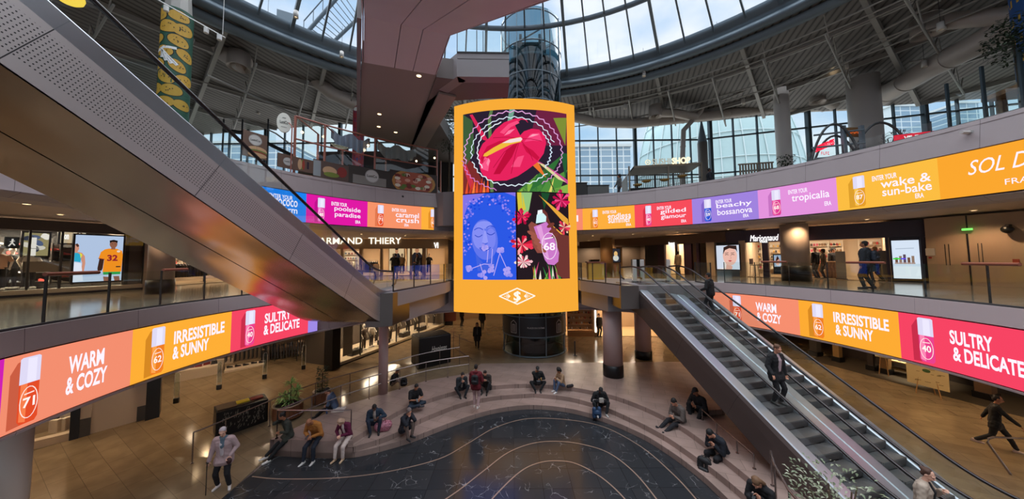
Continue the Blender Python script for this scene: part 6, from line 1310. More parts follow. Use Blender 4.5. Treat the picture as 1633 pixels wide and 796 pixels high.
# black kiosk
a, b, e = G(668, 589, 0), G(719, 578, 0), G(739, 570, 0); kd = (b-a); kr = atan2(kd.y, kd.x); L = kd.length; KH = D(668, 541, a.y).z
T = thing('black_kiosk', 'black boxy kiosk with white script lettering behind the railings', 'kiosk', tuple((a+b)/2), kr)
m = MB(); m.box((0, .75, KH/2), (L, 1.5, KH), 0, 0, .02); obj('body', m, M_black, T); m = MB(); m.box((0, .75, KH+.02), (L-.1, 1.4, .05)); obj('top_cover', m, mat('#2a2624', .5), T)
pc = Pic(); pc.text('Havaianas', -L*.12, KH*.48, L*.36, KH*.68, '#e4dfd6', 1, .0, .3); 
pc.build('lettering', lambda x, y, l: wp(T, x, -.012-l, y), T, None, matte)
c = G(735, 578, 0); T = thing('display_rack', 'slanting metal display rack beside the black kiosk', 'rack', c, kr); m = MB()
for z, x in ((0, .5), (1.2, -.1)): pass
for s in (-.0, .9): m = MB(); m.tube([(-.1, s, 1.75), (-.1, s, .02)], .02, 6); obj('upright', m, M_rail, T); m = MB(); m.tube([(-.1, s, 1.5), (.9, s, 1.05)], .018, 6); obj('arm', m, M_rail, T); m = MB(); m.tube([(-.1, s, .75), (.8, s, .02)], .018, 6); obj('brace', m, M_rail, T)
# right back shop with lit beauty shelf
rb = Fr((3.7, 26.0), (12.5, 25.5), 0); sr = lambda px, t=0: rb.s_of(px, 520, t)[0]
shell(rb, .1, 8.6, 3.6, 3.2, mat('#8a6f52', .6), 'the shop behind the lift', mat('#a08560', .3), None, 130, 3)
shelf_unit(rb, sr(906), sr(946), .3, .5, 2.5, 5, 'bottle', ['#e8e4da', '#c98a4a', '#2a2a34', '#d8b08a', '#b03a34', '#f0ece4'], 'lit wall shelf of pale bottles right of the lift', 'bottle on the lit shelf right of the lift', 'bottles on the shelf right of the lift', 'bottle', .35, .2, mat('#c9a37a', .5))
T = thing('shelf_base_cabinet', 'wooden base cabinet under the lit bottle shelf', 'cabinet', rb.W(sr(926), 0, 0)); m = MB(); rb.box(m, sr(905), sr(947), -.1, .3, 0, .45); objw('body', m, M_wood, T)
for z in (.15, .3): m = MB(); rb.box(m, sr(905), sr(947), -.115, -.1, z-.01, z+.01); objw('groove', m, M_dark, T)
m = MB(); rb.box(m, sr(948.5), sr(951), -.1, 0, .35, 2.9); T = thing('light_strip', 'vertical glowing white strip right of the bottle shelf', 'lamp', rb.W(sr(950), 0, 0)); objw('tube', m, emit('#fff2e0', 2.5), T)
m = MB(); rb.box(m, sr(946), sr(953), 0, .2, 0, 3.2); struct('wall_pier', m, mat('#7a5e44', .5), label='brown pier carrying the vertical light strip')
m = MB(); c = G(917, 567, 0); m.tube([tuple(c), (c.x, c.y, .95)], .05, 10); m.box((c.x, c.y, .01), (.25, .25, .03)); tag(obj('sanitiser_post', m, mat('#3a3430', .4)), 'short dark post right of the lift base', 'post')
# ------------------------------------------------------------ ground, right: dark shop front with easels
rg = Fr(G(1285, 573, 0), G(1690, 682, 0), 0); sg2 = lambda px, t=0: rg.s_of(px, 610, t)[0]
m = MB(); rg.box(m, sg2(1285), sg2(1690), 3.0, 3.2, 0, 3.2); struct('wall_shop', m, mat('#2e2420', .7), label='dark back wall of the right ground shop')
m = MB(); rg.box(m, sg2(1285), sg2(1690), .02, 3.0, .0, .02); struct('floor_shop', m, mat('#3a322a', .4), label='dark carpet strip of the right ground shop')
for px, w_, c, lab in ((1300, .4, '#3a3430', 'dark pier'), (1336, .3, '#8a6a3c', 'tan lit pier'), (1390, .25, '#2a2220', 'slim dark pier'), (1412, .3, '#6a4e30', 'brown pier'), (1566, .45, '#6a4e3a', 'tan square pier with dark foot')):
    m = MB(); x = sg2(px, 1.2); rg.box(m, x-w_/2, x+w_/2, 1.2, 1.2+w_, .3, 3.2); rg.box(m, x-w_/2-.06, x+w_/2+.06, 1.14, 1.26+w_, 0, .3, 1); struct('wall_pier', m, [mat(c, .5), M_black], label=lab+' of the right ground shop')
def easel(px, py, w_, h, z1, lab, drawf, rz=0):
    c = G(px, py, 0); T = thing('easel_sign', lab, 'sign', c, rg.rz+rz)
    for s in (-1, 1): m = MB(); m.tube([(s*w_*.3, -.02, 0), (s*w_*.12, .03, z1+h*.95)], .02, 6); obj('leg', m, mat('#a57a4a', .5), T)
    m = MB(); m.tube([(0, .5, 0), (0, .06, z1+h*.9)], .02, 6); obj('leg', m, mat('#a57a4a', .5), T)
    m = MB(); m.box((0, 0, z1+h/2), (w_, .03, h)); bd = obj('board', m, mat('#c9b488', .6), T)
    pc = Pic(); drawf(pc, w_, h, z1); pc.build('print', lambda x, y, l: wp(T, x, -.017-l, y), T, None, matte, .002); return T
def mapdraw(pc, w_, h, z):
    random.seed(4); scribble(pc, -w_*.1, z+h*.84, w_*.4, z+h*.94, '#4a3a24', 1, 7)
    for k in range(14): x, y = random.uniform(-.42, .36)*w_, z+h*random.uniform(.1, .8); pc.line([(x, y), (x+w_*random.uniform(.05, .14), y+.01)], .02, '#6a5a3c', 1)
    pc.ell(0, z+h*.55, w_*.1, h*.06, '#3f5a34', 2)
easel(1481, 633, 1.25, 1.3, .45, 'large printed board on a wooden easel before the right ground shop', mapdraw)
def booklet(pc, w_, h, z): pc.rect(-w_*.45, z+h*.05, w_*.45, z+h*.95, '#b8b8a0', 1); pc.rect(-w_*.3, z+h*.2, w_*.3, z+h*.7, '#4a6a4a', 2)
easel(1410, 599, .6, .5, .95, 'small easel with a green picture left of the display table', booklet)
c = G(1447, 603, 0); T = thing('display_table', 'lit display table with small packages between the easels', 'table', c, rg.rz); m = MB(); m.box((0, .3, .72), (1.6, .6, .05)); obj('table_top', m, mat('#c9b48c', .4), T)
m = MB(); m.box((0, .3, .3), (1.5, .5, .04)); obj('lower_shelf', m, mat('#8a744c', .4), T)
for a in (-1, 1):
    for b in (.05, .55): m = MB(); m.box((a*.75, b, .36), (.04, .04, .72)); obj('leg', m, M_dark, T)
for i in range(12): product('box' if i % 2 else 'bottle', ['#e8e4c8', '#c9a84a', '#6a8a5a', '#d8cdbd'][i % 4], wp(T, -.7+i*.127, .2+.12*(i % 3), .745), rg.rz, 'small package on the table between the easels', 'packages on the right ground display table', 'product')
p_ = wp(T, 0, .4, 2.0); spot('added_table_spot', p_, 220, 90, (1, .8, .5))  # unseen spot added above the table only to brighten it
# benches end at lower right: steel barrier
c = G(1612, 755, 0); T = thing('steel_barrier', 'bent steel tube barrier at the lower right edge', 'barrier', c, -.15); m = MB(); m.tube([(-.12, -.1, .02), (-.5, 0, .85), (-.44, .02, .95), (-.3, .03, 1.0), (1.2, .1, 1.0)], .03, 8); obj('tube', m, M_rail, T); m = MB(); m.tube([(1.0, .1, 1.0), (1.0, .1, .02)], .03, 8); obj('post', m, M_rail, T)
# ------------------------------------------------------------ railings on the plaza
def railing(lab, pts, zf, h=1.0, low=None, r=.026, step=2, ends=True, H2=None):
    T = thing('steel_railing', lab, 'railing', (pts[0][0], pts[0][1], zf(pts[0])))
    top = [(p[0], p[1], zf(p)+h) for p in pts]; m = MB(); m.tube(top, r, 8); objw('top_rail', m, M_rail, T)
    if low: m = MB(); m.tube([(p[0], p[1], zf(p)+low) for p in pts], r*.8, 8); objw('lower_rail', m, M_rail, T)
    for i, p in enumerate(pts):
        if i % step and i != len(pts)-1: continue
        m = MB(); m.tube([(p[0], p[1], zf(p)), (p[0], p[1], zf(p)+h)], r*.8, 8); objw('post', m, M_rail, T)
        m = MB(); m.cyl((p[0], p[1], zf(p)), (p[0], p[1], zf(p)+.02), .05, None, 10); objw('foot_plate', m, M_rail, T)
    return T
IR = smooth([(-8.67, 11.62), (-8.15, 12.75), (-7.55, 13.8), (-6.75, 14.75), (-5.7, 15.8), (-4.65, 16.75), (-3.6, 17.3), (-2.5, 17.75)], 2)
railing('inner steel railing along the back of the stone platform up to the black kiosk', IR, lambda p: 0, 1.0, .55)
ORl = smooth([(-11.3, 11.2), (-10.9, 12.0), (-10.25, 13.3), (-9.3, 14.8), (-8.2, 15.8), (-7.1, 16.7), (-5.6, 18.1), (-4.4, 18.8), (-3.3, 19.3)], 2)
railing('outer steel railing along the ramp, beside the plant tubs', ORl, lambda p: gz(*p)+.02, 1.05, None)
railing('short steel railing across the front of the platform behind the three seated people', [(-8.67, 11.62), (-7.3, 11.58), (-5.95, 11.6)], lambda p: 0, 1.0)
Rr = [tuple(G(px, py, -.0)[:2]) for px, py in ((1120, 670), (1143, 693), (1176, 723), (1203, 748))]
railing('low steel railing on the steps under the right escalator', Rr, lambda p: 0, .42, None, .026, 1)
Rq = [tuple(G(px, py, -.0)[:2]) for px, py in ((1232, 775), (1238, 800), (1262, 850), (1300, 900))]
railing('steel railing curving down at the foot of the escalator side', Rq, lambda p: 0, .95, None, .03, 1)
m = MB(); p0, p1 = G(1216, 769, .0), G(1240, 771, 0); 
# black patterned barrier
a, b = G(343, 703, -.55), G(427, 672, -.45); T = thing('patterned_barrier', 'black perforated leaf-pattern barrier beside the ramp', 'barrier', tuple((a+b)/2)); d_ = (b-a); kr = atan2(d_.y, d_.x); Lb = hypot(d_.x, d_.y); T.rotation_euler = (0, 0, kr)
m = MB(); m.box((0, .45, .5), (Lb, .9, 1.0), 0, 0, .02); obj('box_body', m, M_black, T)
m = MB(); m.box((-Lb*.12, .45, 1.01), (Lb*.7, .6, .03)); obj('tray', m, mat('#5a4a3c', .5), T)
m = MB(); m.box((Lb*.02, .45, 1.04), (Lb*.25, .35, .03)); obj('yellow_mat', m, mat('#d8c81e', .5), T)['label'] = 'bright yellow pad'
m = MB(); m.box((Lb*.3, .45, 1.04), (Lb*.25, .35, .03)); obj('red_mat', m, mat('#8a1e1e', .5), T)['label'] = 'dark red pad'
pc = Pic(); random.seed(8)
for k in range(90):
    x = -Lb/2+.1+(Lb-.2)*random.random(); z = random.uniform(.12, .85); l_ = random.uniform(.05, .12); s_ = random.uniform(-.03, .05)
    pc.poly([(x-.012, z), (x+s_, z+l_), (x+.018+s_, z+l_), (x+.012, z)], '#8a8478', 1)
pc.build('leaf_pattern', lambda x, y, l: wp(T, x, -.012-l, y), T, None, matte, .002)
# ------------------------------------------------------------ plants
def leafmesh(n, R, H, z0, lw, ll, seed, up=.4, droop=.5, col=None):
    rg_ = random.Random(seed); m = MB()
    for k in range(n):
        a = rg_.uniform(0, 2*pi); el = rg_.uniform(-.2, 1.2)*up; rr = R*sqrt(rg_.random()); zz = z0+H*rg_.random(); L = ll*rg_.uniform(.6, 1.1)
        c = Vector((rr*cos(a), rr*sin(a), zz)); a2 = a+rg_.uniform(-.7, .7); d = Vector((cos(a2)*cos(el), sin(a2)*cos(el), sin(el))); s = Vector((-sin(a2), cos(a2), 0))*lw*.5
        p1 = c+d*L*.5+Vector((0, 0, L*.08)); p2 = c+d*L-Vector((0, 0, L*droop*.5))
        m.add([c, p1+s, p2, p1-s], [(0, 1, 2, 3)], rg_.choice((0, 0, 1)), False)
    return m
M_leaf = [mat('#6a9a4a', .5), mat('#a8c878', .5)]; M_leafd = [mat('#1e2c1a', .6), mat('#2c3f26', .6)]
def tub(px, py, z, r, h, lab):
    c = G(px, py, z); T = thing('plant_tub', lab, 'plant pot', c); n = 26
    for k in range(n): pass
    m = MB()
    for k in range(n): a = 2*pi*k/n; m.box((r*cos(a), r*sin(a), h/2), (.04, 2*pi*r/n*.9, h), a)
    obj('slatted_wall', m, mat('#7a4e34', .5), T); m = MB(); m.lathe((0, 0, 0), [(r+.03, h), (r+.03, h+.03), (r-.06, h+.03), (r-.06, h-.1)], 26); obj('rim', m, mat('#a08a74', .5), T); m = MB(); m.lathe((0, 0, 0), [(0, h-.08), (r-.05, h-.08)], 20); m.lathe((0, 0, 0), [(r-.05, h-.08), (r-.05, 0)], 20); obj('soil', m, mat('#1e1712', .9), T)
    return T, c
t1, c = tub(459, 662, -.33, .55, .5, 'large oval wooden tub with a bushy green plant beside the ramp')
P = thing('potted_plant', 'bushy bright green leafy plant in the large wooden tub', 'plant', (c.x, c.y, c.z+.44))
obj('foliage', leafmesh(150, .34, .4, .08, .06, .32, 3, .7), M_leaf, P)['kind'] = 'stuff'
for dx, dy, hh, lab in ((.05, .1, .85, 'crown'), (.38, .0, .6, 'side')):
    m = MB(); m.tube([(dx*.5, dy, 0), (dx, dy, hh)], .02, 6); obj('stem', m, mat('#5a4a34', .7), P); lm = leafmesh(46, .05, .08, hh-.02, .04, .36, 5, .9, .4); lm.v = [(x+dx, y+dy, z) for x, y, z in lm.v]; obj('leaf_rosette', lm, M_leaf, P)
t2, c = tub(513, 640, -.28, .36, .5, 'smaller wooden tub with a slim dark plant beside the ramp')
P = thing('potted_plant', 'slim dark upright shrub in the smaller wooden tub', 'plant', (c.x, c.y, c.z+.44)); m = MB(); m.tube([(0, 0, 0), (.02, 0, .9)], .025, 6); obj('stem', m, mat('#3a2f22', .7), P)
obj('foliage', leafmesh(260, .2, .95, .2, .06, .14, 6, .7), M_leafd, P)['kind'] = 'stuff'; obj('ground_cover', leafmesh(60, .26, .1, .0, .06, .2, 7), M_leafd, P)['kind'] = 'stuff'
# shrub at the foot of the escalator (bottom right)
c = D(1330, 790, 6.6); P = thing('shrub', 'loose pale-leaved shrub at the bottom in front of the escalator side', 'plant', (c.x, c.y, 0))
for k, (dx, dy) in enumerate(((-.35, 0), (0, .1), (.35, 0), (.15, -.15), (-.15, -.1))): m = MB(); m.tube([(dx*.3, dy*.3, 0), (dx*.8, dy, 1.0), (dx*1.4, dy, 1.75)], .015, 6); obj('branch', m, mat('#5a4a3a', .7), P)
obj('foliage', leafmesh(420, .72, 1.05, .95, .05, .13, 9, .9), [mat('#6f7a5e', .55), mat('#9a9f88', .55)], P)['kind'] = 'stuff'
m = MB(); m.lathe((0, 0, 0), [(0, .5), (.5, .5), (.52, 0), (0, 0)], 20); obj('planter', m, mat('#4a423c', .6), P)
# hanging dark tree left of the big screen, tree at top right
def tree(lab, c, R, H, n, seed, z0=10.4):
    P = thing('indoor_tree', lab, 'tree', (c.x, c.y, z0)); h = c.z-z0; m = MB(); m.tube([(0, 0, 0), (.05, 0, h*.6), (0, .05, h+H*.2)], [.09, .07, .03], 8); obj('trunk', m, mat('#3a2f26', .8), P)
    rg_ = random.Random(seed); m = MB()
    for k in range(n):
        u, v = rg_.uniform(0, 2*pi), rg_.uniform(-1, 1); rr = rg_.random()**.4; x, y, z = R*rr*cos(u)*sqrt(1-v*v), R*rr*sin(u)*sqrt(1-v*v), H*rr*v; l_ = .16
        d = Vector((rg_.uniform(-1, 1), rg_.uniform(-1, 1), rg_.uniform(-.8, .5))).normalized()*l_; s = d.cross(Vector((0, 0, 1))).normalized()*.04; c0 = Vector((x, y, h+z)); m.add([c0, c0+d*.5+s, c0+d, c0+d*.5-s], [(0, 1, 2, 3)], k % 2)
    obj('crown', m, M_leafd, P)['kind'] = 'stuff'; m = MB(); m.lathe((0, 0, 0), [(0, .5), (.45, .5), (.4, 0), (0, 0)], 18); obj('planter', m, mat('#2a2624', .6), P)
tree('dark leafy indoor tree just left of the big screen', D(716, 208, 22.5), 1.15, 1.9, 1500, 3)
tree('leafy indoor tree at the upper right corner before the blue column', D(1618, 62, 12.2), .8, 1.1, 900, 4)
# ------------------------------------------------------------ second level: food court and kiosks
def chair_like(): pass
# left: glass balustrade with printed boards, pink framed food kiosk
RB2 = R2+.5
def a2of(px, py=290): return ang(C2, onC(px, py, C2, RB2))
def boardmap(R, z0): return lambda x, y, l: (C2[0]+(R-l)*cos(-x/R), C2[1]+(R-l)*sin(-x/R), z0+y)
def up(px, py, R=RB2): p = onC(px, py, C2, R); return (-ang(C2, p)*R, p.z)
def cboard(name, lab, px0, py0, px1, py1, R, draw, cat='sign', base='#5a4438'):
    a, z1 = up(px0, py0, R); b, z0 = up(px1, py1, R)
    if b < a: b += 2*pi*R
    T = thing(name, lab, cat, boardmap(R, 0)((a+b)/2, z0, 0)); m = MB(); m.lathe((*C2, 0), [(R+.05, z0), (R+.01, z0), (R+.01, z1), (R+.05, z1), (R+.05, z0)], 10, 0, -b/R, -a/R); objw('panel', m, mat(base, .6), T)
    
    if R > R2+1: m = MB(); q9 = boardmap(R+.03, 0)((a+b)/2, 0, 0); m.box((q9[0], q9[1], (10.8+z1)/2), (.06, .06, z1-10.8)); objw('stand_post', m, M_dark, T)
    pc = Pic(); draw(pc, a, z0, b-a, z1-z0); pc.build('print', boardmap(R, 0), T, .4, matte, .004, clip=(a, z0, b, z1)); return T
def logo(pc, cx, cz, r): pc.ell(cx, cz, r, r, '#c9c8c4', 3, 22); pc.ring(cx, cz, r*.94, r*.94, r*.04, '#6a6a66', 4); pc.text('LuniCo', cx-r*.72, cz-r*.2, cx+r*.72, cz+r*.2, '#2c2c2a', 5, .02)
def burger(pc, x, z, w_, h, lg=True, lx=.5):
    pc.rect(x, z, x+w_, z+h, '#6b5346', 1)
    cx = x+w_*(.6 if lg else .5)
    pc.ell(cx, z+h*.3, w_*.42, h*.17, '#c9a37c', 2); pc.ell(cx, z+h*.24, w_*.42, h*.1, '#6f7f3a', 3); pc.ell(cx, z+h*.2, w_*.4, h*.08, '#8a3a2a', 4); pc.ell(cx, z+h*.12, w_*.4, h*.1, '#c9a37c', 5)
    if lg: logo(pc, x+w_*lx, z+h*.7, min(w_*.28, h*.22))
def pizza(pc, x, z, w_, h):
    pc.rect(x, z, x+w_, z+h, '#3a302c', 1); pc.ell(x+w_*.5, z+h*.45, w_*.46, h*.7, '#c08a4a', 2); pc.ell(x+w_*.5, z+h*.42, w_*.4, h*.6, '#b05a44', 3); random.seed(5)
    for k in range(26): pc.ell(x+w_*random.uniform(.15, .85), z+h*random.uniform(.05, .85), w_*.06, h*.09, ['#e8dcc8', '#7a2a22', '#5f7a34', '#d8a08a'][k % 4], 4, 9)
def bag(pc, x, z, w_, h): pc.rect(x, z, x+w_, z+h, '#3c3733', 1); pc.rect(x+w_*.1, z, x+w_*.9, z+h*.5, '#8a8680', 2); logo(pc, x+w_*.55, z+h*.55, h*.38)
cboard('food_banner', 'tall brown burger banner with round white logo at the left of the kiosk', 388, 206, 425, 256, R2+1.4, lambda pc, x, z, w_, h: burger(pc, x, z, w_, h, True, .5))
cboard('food_banner', 'brown balustrade board with round white logo and sandwich', 443, 243, 500, 277, RB2, lambda pc, x, z, w_, h: (pc.rect(x, z, x+w_, z+h, '#6b5346', 1), logo(pc, x+w_*.27, z+h*.5, h*.3), pc.ell(x+w_*.6, z+h*.5, w_*.06, h*.4, '#c9a37c', 3), pc.ell(x+w_*.66, z+h*.5, w_*.05, h*.38, '#7a8a3a', 2), pc.ell(x+w_*.70, z+h*.5, w_*.04, h*.38, '#a0402e', 4), pc.rect(x+w_*.8, z+h*.25, x+w_*.86, z+h*.8, '#2a1c2e', 3)))
cboard('food_banner', 'balustrade board showing a sandwich and a white menu strip', 500, 253, 556, 292, RB2, lambda pc, x, z, w_, h: (pc.rect(x, z, x+w_, z+h, '#5c4a42', 1), pc.rect(x, z+h*.1, x+w_*.2, z+h*.95, '#9aa3a6', 2), pc.ell(x+w_*.45, z+h*.5, w_*.2, h*.25, '#c9a37c', 3), pc.ell(x+w_*.5, z+h*.3, w_*.22, h*.14, '#7a8a3a', 4), pc.ell(x+w_*.8, z+h*.55, w_*.14, h*.3, '#8a2f2a', 3)))
cboard('food_banner', 'balustrade board with a paper bag and round white logo', 556, 262, 622, 300, RB2, bag)
cboard('food_banner', 'balustrade board with a large pizza picture', 622, 270, 697, 308, RB2, pizza)
# pink framed glass kiosk
def C2p(px, py, R): p = onC(px, py, C2, R); return Vector(p)
KP = [C2p(470, 230, R2+.9), C2p(518, 230, R2+.85), C2p(598, 240, R2+.8), C2p(697, 250, R2+.9)]
def zAt(px, py, P): return D(px, py, P.y).z
T = thing('food_kiosk', 'glass food kiosk with pink metal frame and hanging lamps on the second level', 'kiosk', (KP[1].x, KP[1].y, 10.8)); M_pink = mat('#a86a5c', .45)
zt = [zAt(470, 187, KP[0]), zAt(518, 195, KP[1]), zAt(598, 219, KP[2]), zAt(697, 243, KP[3])]; zbm = zAt(470, 245, KP[0]); ZK = sum(zt)/4
for i, P in enumerate(KP): m = MB(); m.box((P.x, P.y, (10.85+ZK)/2), (.09, .09, ZK-10.85)); objw('post', m, M_pink, T); m = MB(); m.box((P.x-.3, P.y+2.4, (10.85+ZK)/2), (.09, .09, ZK-10.85)); objw('post', m, M_pink, T)
for z in (ZK, 11.75, 11.1, (ZK+11.75)/2):
    for i in range(3): m = MB(); m.tube([tuple(Vector((KP[i].x, KP[i].y, z))), tuple(Vector((KP[i+1].x, KP[i+1].y, z)))], .045, 6); objw('frame_bar', m, M_pink, T)
for i in range(3):
    p, q_ = KP[i], KP[i+1]; m = MB(); m.add([(p.x, p.y, 11.1), (q_.x, q_.y, 11.1), (q_.x, q_.y, ZK), (p.x, p.y, ZK)], [(0, 1, 2, 3)]); objw('glass_panel', m, M_glass, T)
    m = MB(); m.tube([(p.x, p.y, ZK), (p.x-.3, p.y+2.4, ZK)], .04, 6); objw('frame_bar', m, M_pink, T)
m = MB(); m.prism([(KP[0].x, KP[0].y+.3), (KP[2].x, KP[2].y+.3), (KP[3].x, KP[3].y+.3), (KP[3].x, KP[3].y+1.1), (KP[2].x, KP[2].y+1.1), (KP[0].x, KP[0].y+1.1)], 10.8, 11.45); objw('serving_counter', m, mat('#6f645c', .5), T)
m = MB(); m.prism([(KP[0].x, KP[0].y+2.4), (KP[3].x-.3, KP[3].y+2.4), (KP[3].x-.3, KP[3].y+2.6), (KP[0].x, KP[0].y+2.6)], 10.8, 12.1); objw('back_counter', m, mat('#4a423e', .6), T)
def cloth(px0, py0, px1, py1, R, lab, seed):
    a, b = C2p(px0, py0, R), C2p(px1, py1, R); rg_ = random.Random(seed); n = 26; m = MB(); vs = []; z1 = zAt(px0, py0, a); z0 = z1-.95
    for i in range(n+1):
        t = i/n; p = a.lerp(b, t); o = .12*sin(i*1.7)+.06*sin(i*4.1); sag = .35*sin(t*pi*2)**2*rg_.uniform(.7, 1)
        for j in range(4): vs.append((p.x, p.y+o*(j/3+.2), z1-(z1-z0)*j/3*(.6+.4*abs(sin(t*pi)))-sag))
    m.add(vs, [(i*4+j, i*4+j+1, i*4+5+j, i*4+4+j) for i in range(n) for j in range(3)], 0, True); tag(obj('hanging_cloth', m, mat('#8d95a8' if seed == 1 else '#a8b0b4', .8)), lab, 'cloth')
cloth(528, 205, 590, 222, R2+1.6, 'bluish draped cloth hanging in the kiosk above the lit sign', 1)
cloth(602, 225, 664, 246, R2+1.6, 'pale draped cloth hanging in the right half of the kiosk', 2)
wf = Fr(tuple(D(505, 230, 27))[:2], tuple(D(722, 240, 27))[:2], 10.8); m = MB(); wf.box(m, 0, wf.L, 0, .2, 0, 5.4); struct('wall_food_court', m, mat('#2c2624', .6), label='dark back wall of the food court behind the kiosk')
# kiosk lamps, signs, boxes
for px, py, lab in ((482, 211, 'glowing bulb at the left of the food kiosk'), (516, 218, 'glowing bulb over the kiosk counter'), (664, 257, 'glowing bulb at the right of the food kiosk'), (693, 252, 'glowing bulb at the right corner of the food kiosk'), (587, 232, 'glowing bulb in the middle of the kiosk')):
    c = C2p(px, py, R2+1.5); Tq = thing('hanging_bulb', lab, 'lamp', tuple(c)); m = MB(); m.sphere(tuple(c), .07, 12, 8); objw('bulb', m, emit('#ffd49a', 6), Tq); m = MB(); m.tube([(c.x, c.y, c.z+.06), (c.x, c.y, ZK+.4)], .008, 5); objw('cord', m, M_dark, Tq); spot('bulb_glow', (c.x, c.y, c.z-.1), 25, 150)
cboard('round_sign', 'glowing curved white sign with lettering inside the kiosk', 527, 228, 556, 241, R2+1.3, lambda pc, x, z, w_, h: (pc.ell(x+w_*.5, z+h, w_*.48, h*.9, '#e9e4c8', 2), scribble(pc, x+w_*.1, z+h*.55, x+w_*.9, z+h*.9, '#3a3228', 3, 9)), base='#4a423e')
c = C2p(453, 196, R2+.7); Tq = thing('round_sign', 'round white LuniCo sign on a post left of the kiosk', 'sign', tuple(c)); m = MB(); r_ = .42
nv = Vector((-c.x, -c.y, 0)).normalized(); rt = Vector((-nv.y, nv.x, 0))
def ds(k, off): return [tuple(c+rt*(r_*.72*cos(2*pi*i/24))+Vector((0, 0, r_*1.2*sin(2*pi*i/24)))+nv*off) for i in range(24)]
m.add(ds(0, .06)+ds(0, -.06), [tuple(range(24)), tuple(range(47, 23, -1))]+[(i, (i+1) % 24, 24+(i+1) % 24, 24+i) for i in range(24)]); objw('disc', m, mat('#e9e8dc', .5), Tq)
pc = Pic(); pc.text('LuniCo', -.24, -.06, .24, .08, '#2c2c2a', 2, .02); pc.line([(-.1, .2), (.1, .2)], .02, '#2c2c2a', 2); pc.line([(-.16, -.2), (.16, -.2)], .015, '#2c2c2a', 2)
pc.build('lettering', lambda x, y, l: tuple(c+rt*x*.72*-1*-1+Vector((0, 0, y*1.2))+nv*(.064+l)), Tq, None, matte)
m = MB(); m.tube([(c.x+.25, c.y, c.z), (c.x+.42, c.y, c.z-.2), (c.x+.42, c.y, 10.6)], .03, 6); objw('bracket', m, M_pink, Tq)
for i, (px, py) in enumerate(((612, 265), (622, 266), (628, 267), (635, 271), (545, 252), (556, 255), (560, 261))):
    c = C2p(px, py, R2+1.4); tag(obj('white_carton', MB().box((0, 0, .14), (.24, .2, .28), 0, 0, .01), mat('#c9c0bc', .6)), 'small white carton on the kiosk counter', 'box', 'white cartons on the kiosk counter').location = (c.x, c.y, 11.45)
for px, lab in ((500, 'white person-shaped espresso machine left in the kiosk'), (582, 'red-topped jar rack in the middle of the kiosk')):
    c = C2p(px, 250, R2+1.6); Tq = thing('coffee_machine', lab.replace('person-shaped ', ''), 'machine', (c.x, c.y, 11.45)); m = MB(); m.box((0, 0, .25), (.6, .4, .5), 0, 0, .04); obj('body', m, mat('#b9b4ae' if px == 500 else '#8a3a30', .3), Tq); m = MB(); m.box((0, -.22, .1), (.5, .1, .04)); obj('tray', m, M_dark, Tq)
# mezzanine stair silhouette left of the kiosk
p, q_ = D(357, 188, 24), D(392, 190, 24)
Tq = thing('glass_stair', 'glass-sided stair descending to the left of the food kiosk', 'stair', tuple(p)); m = MB(); m.tube([tuple(D(357, 188, 24)), tuple(D(392, 190, 24)), tuple(D(440, 213, 24)), tuple(D(470, 235, 24))], .06, 6); objw('handrail', m, M_steelL, Tq)
m = MB(); a, b, c, d = D(392, 192, 24), D(440, 215, 24), D(440, 235, 24), D(392, 212, 24); m.add([tuple(v) for v in (a, b, c, d)], [(0, 1, 2, 3)]); objw('glass_panel', m, M_glass, Tq)
m = MB(); a, b = D(357, 208, 24), D(395, 213, 24); m.tube([tuple(a), tuple(b), tuple(D(470, 250, 24))], .16, 6); objw('stringer', m, M_dark, Tq)
for px in (357, 387, 428): m = MB(); c = D(px, 190, 24); m.tube([tuple(c), (c.x, c.y, 10.8)], .06, 6); objw('post', m, M_dark, Tq)
# ------------------------------------------------------------ right: sushi counter
sf = Fr(tuple(D(1003, 260, 23.2))[:2], tuple(D(1118, 250, 22.4))[:2], 10.8); ss = lambda px, py=270, t=0: sf.s_of(px, py, t)
T = thing('sushi_counter', 'brown slatted sushi counter with canopy on the second level', 'kiosk', sf.W(sf.L/2, 0, 0)); zt_ = ss(1060, 262)[1]
M_tb = mat('#6f6354', .5)
m = MB(); sf.box(m, .35, sf.L, 0, 2.2, zt_-.16, zt_); objw('canopy', m, M_tb, T); m = MB(); m.add([sf.W(.35, 0, zt_), sf.W(.35, 2.2, zt_), sf.W(-.15, 2.2, zt_-.7), sf.W(-.15, 0, zt_-.7)], [(0, 1, 2, 3)]); m.add([sf.W(-.15, 0, 0), sf.W(-.15, 2.2, 0), sf.W(-.15, 2.2, zt_-.7), sf.W(-.15, 0, zt_-.7)], [(0, 1, 2, 3)]); objw('end_panel', m, M_tb, T)
for i in range(34): m = MB(); x = .3+(sf.L-.5)*i/33; sf.box(m, x-.02, x+.02, 2.1, 2.16, .1, zt_-.1); objw('slat', m, M_tb, T)
for z in (.9, 1.6): m = MB(); sf.box(m, 0, sf.L, .05, .1, z-.03, z+.03); objw('rail', m, M_dark, T)
m = MB(); sf.box(m, .1, sf.L-.1, .3, 1.0, 0, 1.05); objw('counter_body', m, M_dark, T)
for x in (0, sf.L*.55, sf.L): m = MB(); sf.box(m, x-.05, x+.05, 0, .1, 0, zt_); objw('post', m, M_tb, T)
lettering('shop_sign', 'thin SUSHI half of the sign on the sushi counter', sf, 'SUSHI', 1040, 254, 1069, 262, -.02, '#c9c2ac', .0, .7); lettering('shop_sign', 'bold cream SHOP half of the sign on the sushi counter', sf, 'SHOP', 1071, 252, 1101, 260.5, -.02, '#fff0c4', .03, 1.3)
